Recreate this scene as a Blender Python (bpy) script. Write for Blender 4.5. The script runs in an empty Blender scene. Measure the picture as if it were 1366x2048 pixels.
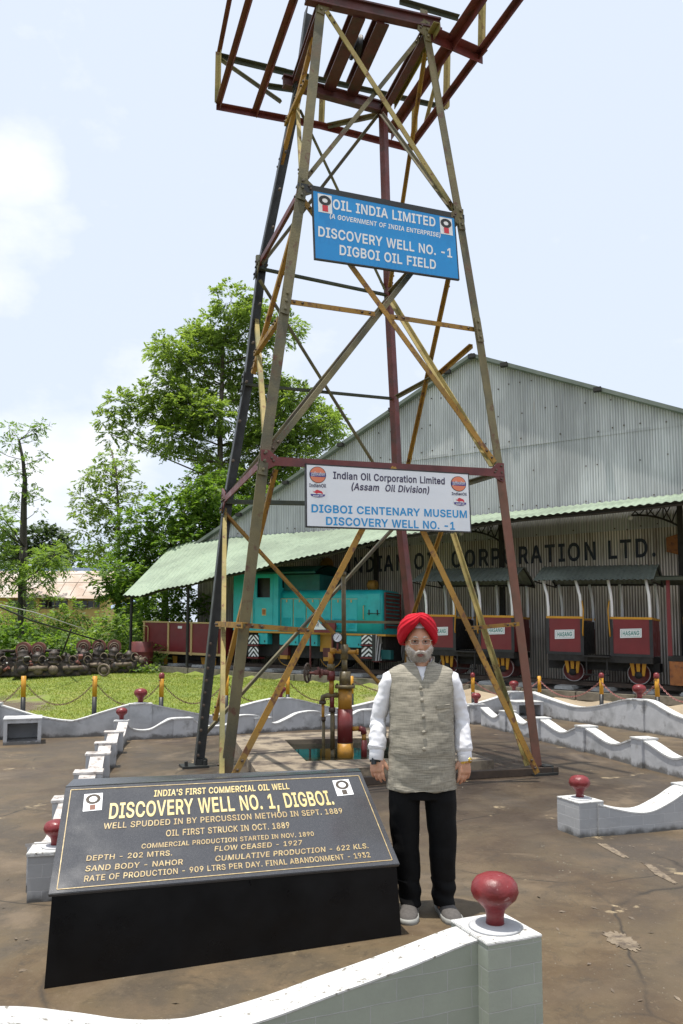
import bpy, bmesh, math, random
import numpy as np
from mathutils import Vector, Matrix
R = math.radians
random.seed(7); rng = np.random.default_rng(11)
scn = bpy.context.scene; col = scn.collection

# ------------------------------------------------------------------ camera, world, sun, exposure
F, PITCH, CAMH, PX, PY = 1520.0, 0.0803, 1.55, 683.0, 1172.5
cd = bpy.data.cameras.new('camera'); cam = bpy.data.objects.new('camera', cd); col.objects.link(cam)
cd.sensor_fit = 'VERTICAL'; cd.sensor_height = 36.0; cd.lens = 36.0*F/2048
cd.shift_y = (PY-1024)/2048; cd.clip_start = .05; cd.clip_end = 3000
cam.location = (0, 0, CAMH); cam.rotation_euler = (math.pi/2+PITCH, 0, 0); scn.camera = cam
SUN_DIR = Vector((.14, .07, -1)).normalized()           # direction the light travels
SUN_EL = math.asin(-SUN_DIR.z); SUN_AZ = math.atan2(-SUN_DIR.x, -SUN_DIR.y)
sd = bpy.data.lights.new('sun', 'SUN'); sd.energy = 4.4; sd.angle = R(.6); sd.color = (1, .955, .88)
so = bpy.data.objects.new('sun', sd); col.objects.link(so); so.rotation_euler = SUN_DIR.to_track_quat('-Z', 'Y').to_euler()
scn.view_settings.view_transform = 'Standard'; scn.view_settings.look = 'None'; scn.view_settings.exposure = 0.32
w = bpy.data.worlds.new('World'); scn.world = w; w.use_nodes = True
nt = w.node_tree; nt.nodes.clear()
def N(nt, t, **kw):
    n = nt.nodes.new(t)
    for k, v in kw.items():
        if k.startswith('i_'):
            n.inputs[int(k[2:]) if k[2:].isdigit() else k[2:].replace('_', ' ')].default_value = v
        else: setattr(n, k, v)
    return n
out = N(nt, 'ShaderNodeOutputWorld'); bg = N(nt, 'ShaderNodeBackground'); bg.inputs[1].default_value = .104
sky = N(nt, 'ShaderNodeTexSky', sky_type='NISHITA', sun_disc=False, sun_elevation=SUN_EL, sun_rotation=SUN_AZ, air_density=1.0, dust_density=2.0, ozone_density=1.0)
tc = N(nt, 'ShaderNodeTexCoord')
hz = N(nt, 'ShaderNodeMixRGB', i_0=.84, i_2=(6.9, 7.6, 8.75, 1)); nt.links.new(sky.outputs[0], hz.inputs[1])   # thin bright veil of humid air
mp = N(nt, 'ShaderNodeMapping'); mp.inputs['Scale'].default_value = (1, 1, 1.7); mp.inputs['Location'].default_value = (.35, .2, .0)
nz = N(nt, 'ShaderNodeTexNoise', i_Scale=2.6, i_Detail=9.0, i_Roughness=.56)
nt.links.new(tc.outputs['Generated'], mp.inputs[0]); nt.links.new(mp.outputs[0], nz.inputs['Vector'])
cr = N(nt, 'ShaderNodeValToRGB'); cr.color_ramp.elements[0].position = .5; cr.color_ramp.elements[1].position = .66
nt.links.new(nz.outputs[0], cr.inputs[0])
# a few soft cumulus heads to the west; each is a direction, a half width and a weight
def vm(a, b, op): n = N(nt, 'ShaderNodeMath', operation=op); [nt.links.new(x, n.inputs[i]) if isinstance(x, bpy.types.NodeSocket) else setattr(n.inputs[i], 'default_value', x) for i, x in enumerate((a, b))]; return n.outputs[0]
tot = None
for az, el, wd, wt in ((-24, 31, 3.8, .62), (-23, 27.5, 4.0, .5), (-26, 25, 5, .45), (-15, 18, 6, .52), (-20, 13, 8, .55), (-7, 18, 6, .35), (2, 16, 5, .25), (30, 9, 14, .3), (70, 35, 25, .7), (-80, 30, 30, .8), (150, 40, 30, .7)):
    a_, e_ = R(az), R(el); dt = N(nt, 'ShaderNodeVectorMath', operation='DOT_PRODUCT'); dt.inputs[1].default_value = (math.sin(a_)*math.cos(e_), math.cos(a_)*math.cos(e_), math.sin(e_)); nt.links.new(tc.outputs['Generated'], dt.inputs[0])
    mr = N(nt, 'ShaderNodeMapRange', interpolation_type='SMOOTHSTEP'); mr.inputs[1].default_value = math.cos(R(wd)); mr.inputs[2].default_value = math.cos(R(wd*.15)); mr.inputs[4].default_value = wt; nt.links.new(dt.outputs['Value'], mr.inputs[0])
    tot = mr.outputs[0] if tot is None else vm(tot, mr.outputs[0], 'MAXIMUM')
nz.inputs['Scale'].default_value = 7.0
sm = vm(vm(nz.outputs[0], 1.7, 'MULTIPLY'), tot, 'ADD'); cr.color_ramp.elements[0].position = .52; cr.color_ramp.elements[1].position = .86
sm = vm(vm(sm, .5, 'MULTIPLY'), 0.0, 'ADD'); nt.links.new(sm, cr.inputs[0]); mu = N(nt, 'ShaderNodeMath', operation='MULTIPLY'); nt.links.new(cr.outputs[0], mu.inputs[0]); mu.inputs[1].default_value = .9
cl = N(nt, 'ShaderNodeMixRGB', i_2=(8.9, 9.0, 9.2, 1)); nt.links.new(mu.outputs[0], cl.inputs[0]); nt.links.new(hz.outputs[0], cl.inputs[1])
nt.links.new(cl.outputs[0], bg.inputs[0]); nt.links.new(bg.outputs[0], out.inputs[0])

# ------------------------------------------------------------------ measuring helpers
_c, _s = math.cos(PITCH), math.sin(PITCH)
def ray(px, py):
    a = (px-PX)/F; b = -(py-PY)/F
    return Vector((a, _c-b*_s, _s+b*_c))
def AY(px, py, Y): r = ray(px, py); return r*(Y/r.y)+Vector((0, 0, CAMH))
def G(px, py, z=0.0): r = ray(px, py); return r*((z-CAMH)/r.z)+Vector((0, 0, CAMH))
def PJ(P):
    x, y, z = P[0], P[1], P[2]-CAMH; d = y*_c+z*_s; u = -y*_s+z*_c
    return PX+F*x/d, PY-F*u/d
def onplane(px, py, p0, n): r = ray(px, py); o = Vector((0, 0, CAMH)); return o+r*((p0-o).dot(n)/r.dot(n))
def bil(q, u, v): return (q[0]*(1-u)+q[1]*u)*(1-v)+(q[3]*(1-u)+q[2]*u)*v      # q = TL TR BR BL
def uvof(q, px, py):
    u = v = .5
    for _ in range(12):
        a = PJ(bil(q, u, v)); e = 1e-4; b = PJ(bil(q, u+e, v)); c = PJ(bil(q, u, v+e))
        J = np.array([[b[0]-a[0], c[0]-a[0]], [b[1]-a[1], c[1]-a[1]]])/e
        d = np.linalg.solve(J, np.array([px-a[0], py-a[1]])); u += d[0]; v += d[1]
    return u, v

# ------------------------------------------------------------------ object helpers
def tag(o, label=None, cat=None, group=None, kind=None):
    if label: o['label'] = label
    if cat: o['category'] = cat
    if group: o['group'] = group
    if kind: o['kind'] = kind
    return o
def thing(name, label, cat, loc=(0, 0, 0), group=None, rz=0):
    o = bpy.data.objects.new(name, None); o.location = loc; o.rotation_euler = (0, 0, rz); o.empty_display_size = .2
    col.objects.link(o); return tag(o, label, cat, group)
def origin(o):
    t = Vector((0, 0, 0))
    while o: t += o.location; o = o.parent
    return t
def copy_tree(o, parent=None):
    c = o.copy(); col.objects.link(c)
    if parent: c.parent = parent
    for ch in o.children: copy_tree(ch, c)
    return c
class MB:
    def __init__(s): s.v = []; s.f = []; s.sm = []; s.mi = []; s.uv = {}
    def add(s, vs, fs, smooth=False, m=0):
        b = len(s.v); s.v += [tuple(p) for p in vs]
        for q in fs: s.f.append([b+i for i in q]); s.sm.append(smooth); s.mi.append(m)
        return b
    def hexa(s, p, m=0): s.add(p, [(3, 2, 1, 0), (4, 5, 6, 7), (0, 1, 5, 4), (1, 2, 6, 5), (2, 3, 7, 6), (3, 0, 4, 7)], m=m); return s
    def box(s, c, d, A=None, m=0):
        c = Vector(c); A = A or (Vector((1, 0, 0)), Vector((0, 1, 0)), Vector((0, 0, 1)))
        x, y, z = A[0]*d[0]/2, A[1]*d[1]/2, A[2]*d[2]/2
        return s.hexa([c-x-y-z, c+x-y-z, c+x+y-z, c-x+y-z, c-x-y+z, c+x-y+z, c+x+y+z, c-x+y+z], m)
    def bar(s, p, q, wd, nrm, m=0, ex=0):   # rectangular bar; wd = (in plane, along nrm)
        p, q = Vector(p), Vector(q); d = (q-p).normalized(); p = p-d*ex; q = q+d*ex; nrm = Vector(nrm); a = d.cross(nrm).normalized(); n = a.cross(d)
        return s.hexa([p-a*wd[0]/2-n*wd[1]/2, p+a*wd[0]/2-n*wd[1]/2, p+a*wd[0]/2+n*wd[1]/2, p-a*wd[0]/2+n*wd[1]/2] + [q-a*wd[0]/2-n*wd[1]/2, q+a*wd[0]/2-n*wd[1]/2, q+a*wd[0]/2+n*wd[1]/2, q-a*wd[0]/2+n*wd[1]/2], m)
    def angle(s, p, q, nrm, wd, t=.012, flip=1):   # rolled steel angle: flange in the face, flange going in
        p, q = Vector(p), Vector(q); d = (q-p).normalized(); a = d.cross(Vector(nrm)).normalized()*flip; n = d.cross(a).normalized()
        if n.dot(Vector(nrm)) < 0: n = -n
        prof = [a*wd/2, a*wd/2-n*t, -a*wd/2+a*t-n*t, -a*wd/2+a*t-n*wd, -a*wd/2-n*wd, -a*wd/2]
        vs = [p+x for x in prof]+[q+x for x in prof]; k = 6
        s.add(vs, [(0, 1, 7, 6), (1, 2, 8, 7), (2, 3, 9, 8), (3, 4, 10, 9), (4, 5, 11, 10), (5, 0, 6, 11), (0, 5, 2, 1), (5, 4, 3, 2), (6, 7, 8, 11), (11, 8, 9, 10)])
        return s
    def tube(s, pts, r, n=8, smooth=True, m=0, cap=True):
        pts = [Vector(p) for p in pts]; rr = r if isinstance(r, (list, tuple)) else [r]*len(pts)
        d0 = (pts[1]-pts[0]).normalized(); up = Vector((0, 0, 1)) if abs(d0.z) < .9 else Vector((1, 0, 0)); a = d0.cross(up).normalized(); vs = []
        for i, p in enumerate(pts):
            d = ((pts[min(i+1, len(pts)-1)]-pts[max(i-1, 0)])).normalized(); a = (a-d*a.dot(d)).normalized(); b = d.cross(a)
            vs += [p+(a*math.cos(k*2*math.pi/n)+b*math.sin(k*2*math.pi/n))*rr[i] for k in range(n)]
        fs = [(i*n+k, i*n+(k+1) % n, (i+1)*n+(k+1) % n, (i+1)*n+k) for i in range(len(pts)-1) for k in range(n)]
        s.add(vs, fs, smooth, m)
        if cap: L = (len(pts)-1)*n; s.add([vs[k] for k in range(n)]+[vs[L+k] for k in range(n)], [tuple(range(n-1, -1, -1)), tuple(range(n, 2*n))], False, m)
        return s
    def lathe(s, prof, c=(0, 0, 0), n=20, smooth=True, m=0, ax=None):
        c = Vector(c); ax = ax or (Vector((1, 0, 0)), Vector((0, 1, 0)), Vector((0, 0, 1)))
        vs = [c+(ax[0]*math.cos(k*2*math.pi/n)+ax[1]*math.sin(k*2*math.pi/n))*r+ax[2]*z for r, z in prof for k in range(n)]
        fs = [(i*n+k, i*n+(k+1) % n, (i+1)*n+(k+1) % n, (i+1)*n+k) for i in range(len(prof)-1) for k in range(n)]
        s.add(vs, fs, smooth, m); L = (len(prof)-1)*n
        flat = lambda u, v: abs(u[1]-v[1]) < 1e-6 and v[0] < u[0]
        if prof[0] == prof[-1]: return s
        if prof[0][0] > 1e-4 and not flat(prof[0], prof[1]): s.add(vs[:n], [tuple(range(n-1, -1, -1))], False, m)
        if prof[-1][0] > 1e-4 and not flat(prof[-1], prof[-2]): s.add(vs[L:], [tuple(range(n))], False, m)
        return s
    def prism(s, pts, ext, m=0, m_side=None):
        pts = [Vector(p) for p in pts]; n = len(pts); ext = Vector(ext)
        s.add(pts, [tuple(range(n))], m=m); s.add([p+ext for p in pts], [tuple(range(n-1, -1, -1))], m=m)
        s.add(pts+[p+ext for p in pts], [(i, i+n, (i+1) % n+n, (i+1) % n) for i in range(n)], m=m if m_side is None else m_side); return s
    def loft(s, rings, smooth=True, m=0, cap=True):
        n = len(rings[0]); vs = [p for r in rings for p in r]
        s.add(vs, [(i*n+k, i*n+(k+1) % n, (i+1)*n+(k+1) % n, (i+1)*n+k) for i in range(len(rings)-1) for k in range(n)], smooth, m)
        if cap: s.add(list(rings[0])+list(rings[-1]), [tuple(range(n-1, -1, -1)), tuple(range(n, 2*n))], False, m)
        return s
    def grid(s, fn, nu, nv, smooth=True, m=0):
        vs = [fn(i/nu, j/nv) for j in range(nv+1) for i in range(nu+1)]
        s.add(vs, [(j*(nu+1)+i, j*(nu+1)+i+1, (j+1)*(nu+1)+i+1, (j+1)*(nu+1)+i) for j in range(nv) for i in range(nu)], smooth, m); return s
    def build(s, name, mat, parent=None, local=False, fix=True, bev=0):
        me = bpy.data.meshes.new(name)
        o = origin(parent) if (parent and not local) else Vector((0, 0, 0))
        me.from_pydata([(p[0]-o.x, p[1]-o.y, p[2]-o.z) for p in s.v], [], s.f)
        for m_ in (mat if isinstance(mat, (list, tuple)) else [mat]): me.materials.append(m_)
        me.polygons.foreach_set('use_smooth', s.sm); me.polygons.foreach_set('material_index', s.mi)
        if s.uv:
            L = me.uv_layers.new(name='UVMap')
            for lp in me.loops: L.data[lp.index].uv = s.uv.get(lp.vertex_index, (0, 0))
        if fix:
            bm = bmesh.new(); bm.from_mesh(me); bmesh.ops.remove_doubles(bm, verts=bm.verts, dist=1e-5); bmesh.ops.recalc_face_normals(bm, faces=bm.faces)
            if bev: bmesh.ops.bevel(bm, geom=[e for e in bm.edges if len(e.link_faces) == 2 and e.calc_face_angle(0) > .6], offset=bev, segments=2, affect='EDGES', clamp_overlap=True)
            bm.to_mesh(me); bm.free()
        ob = bpy.data.objects.new(name, me); col.objects.link(ob)
        if parent: ob.parent = parent
        return ob
def cells(bm_obj): return bm_obj

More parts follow.
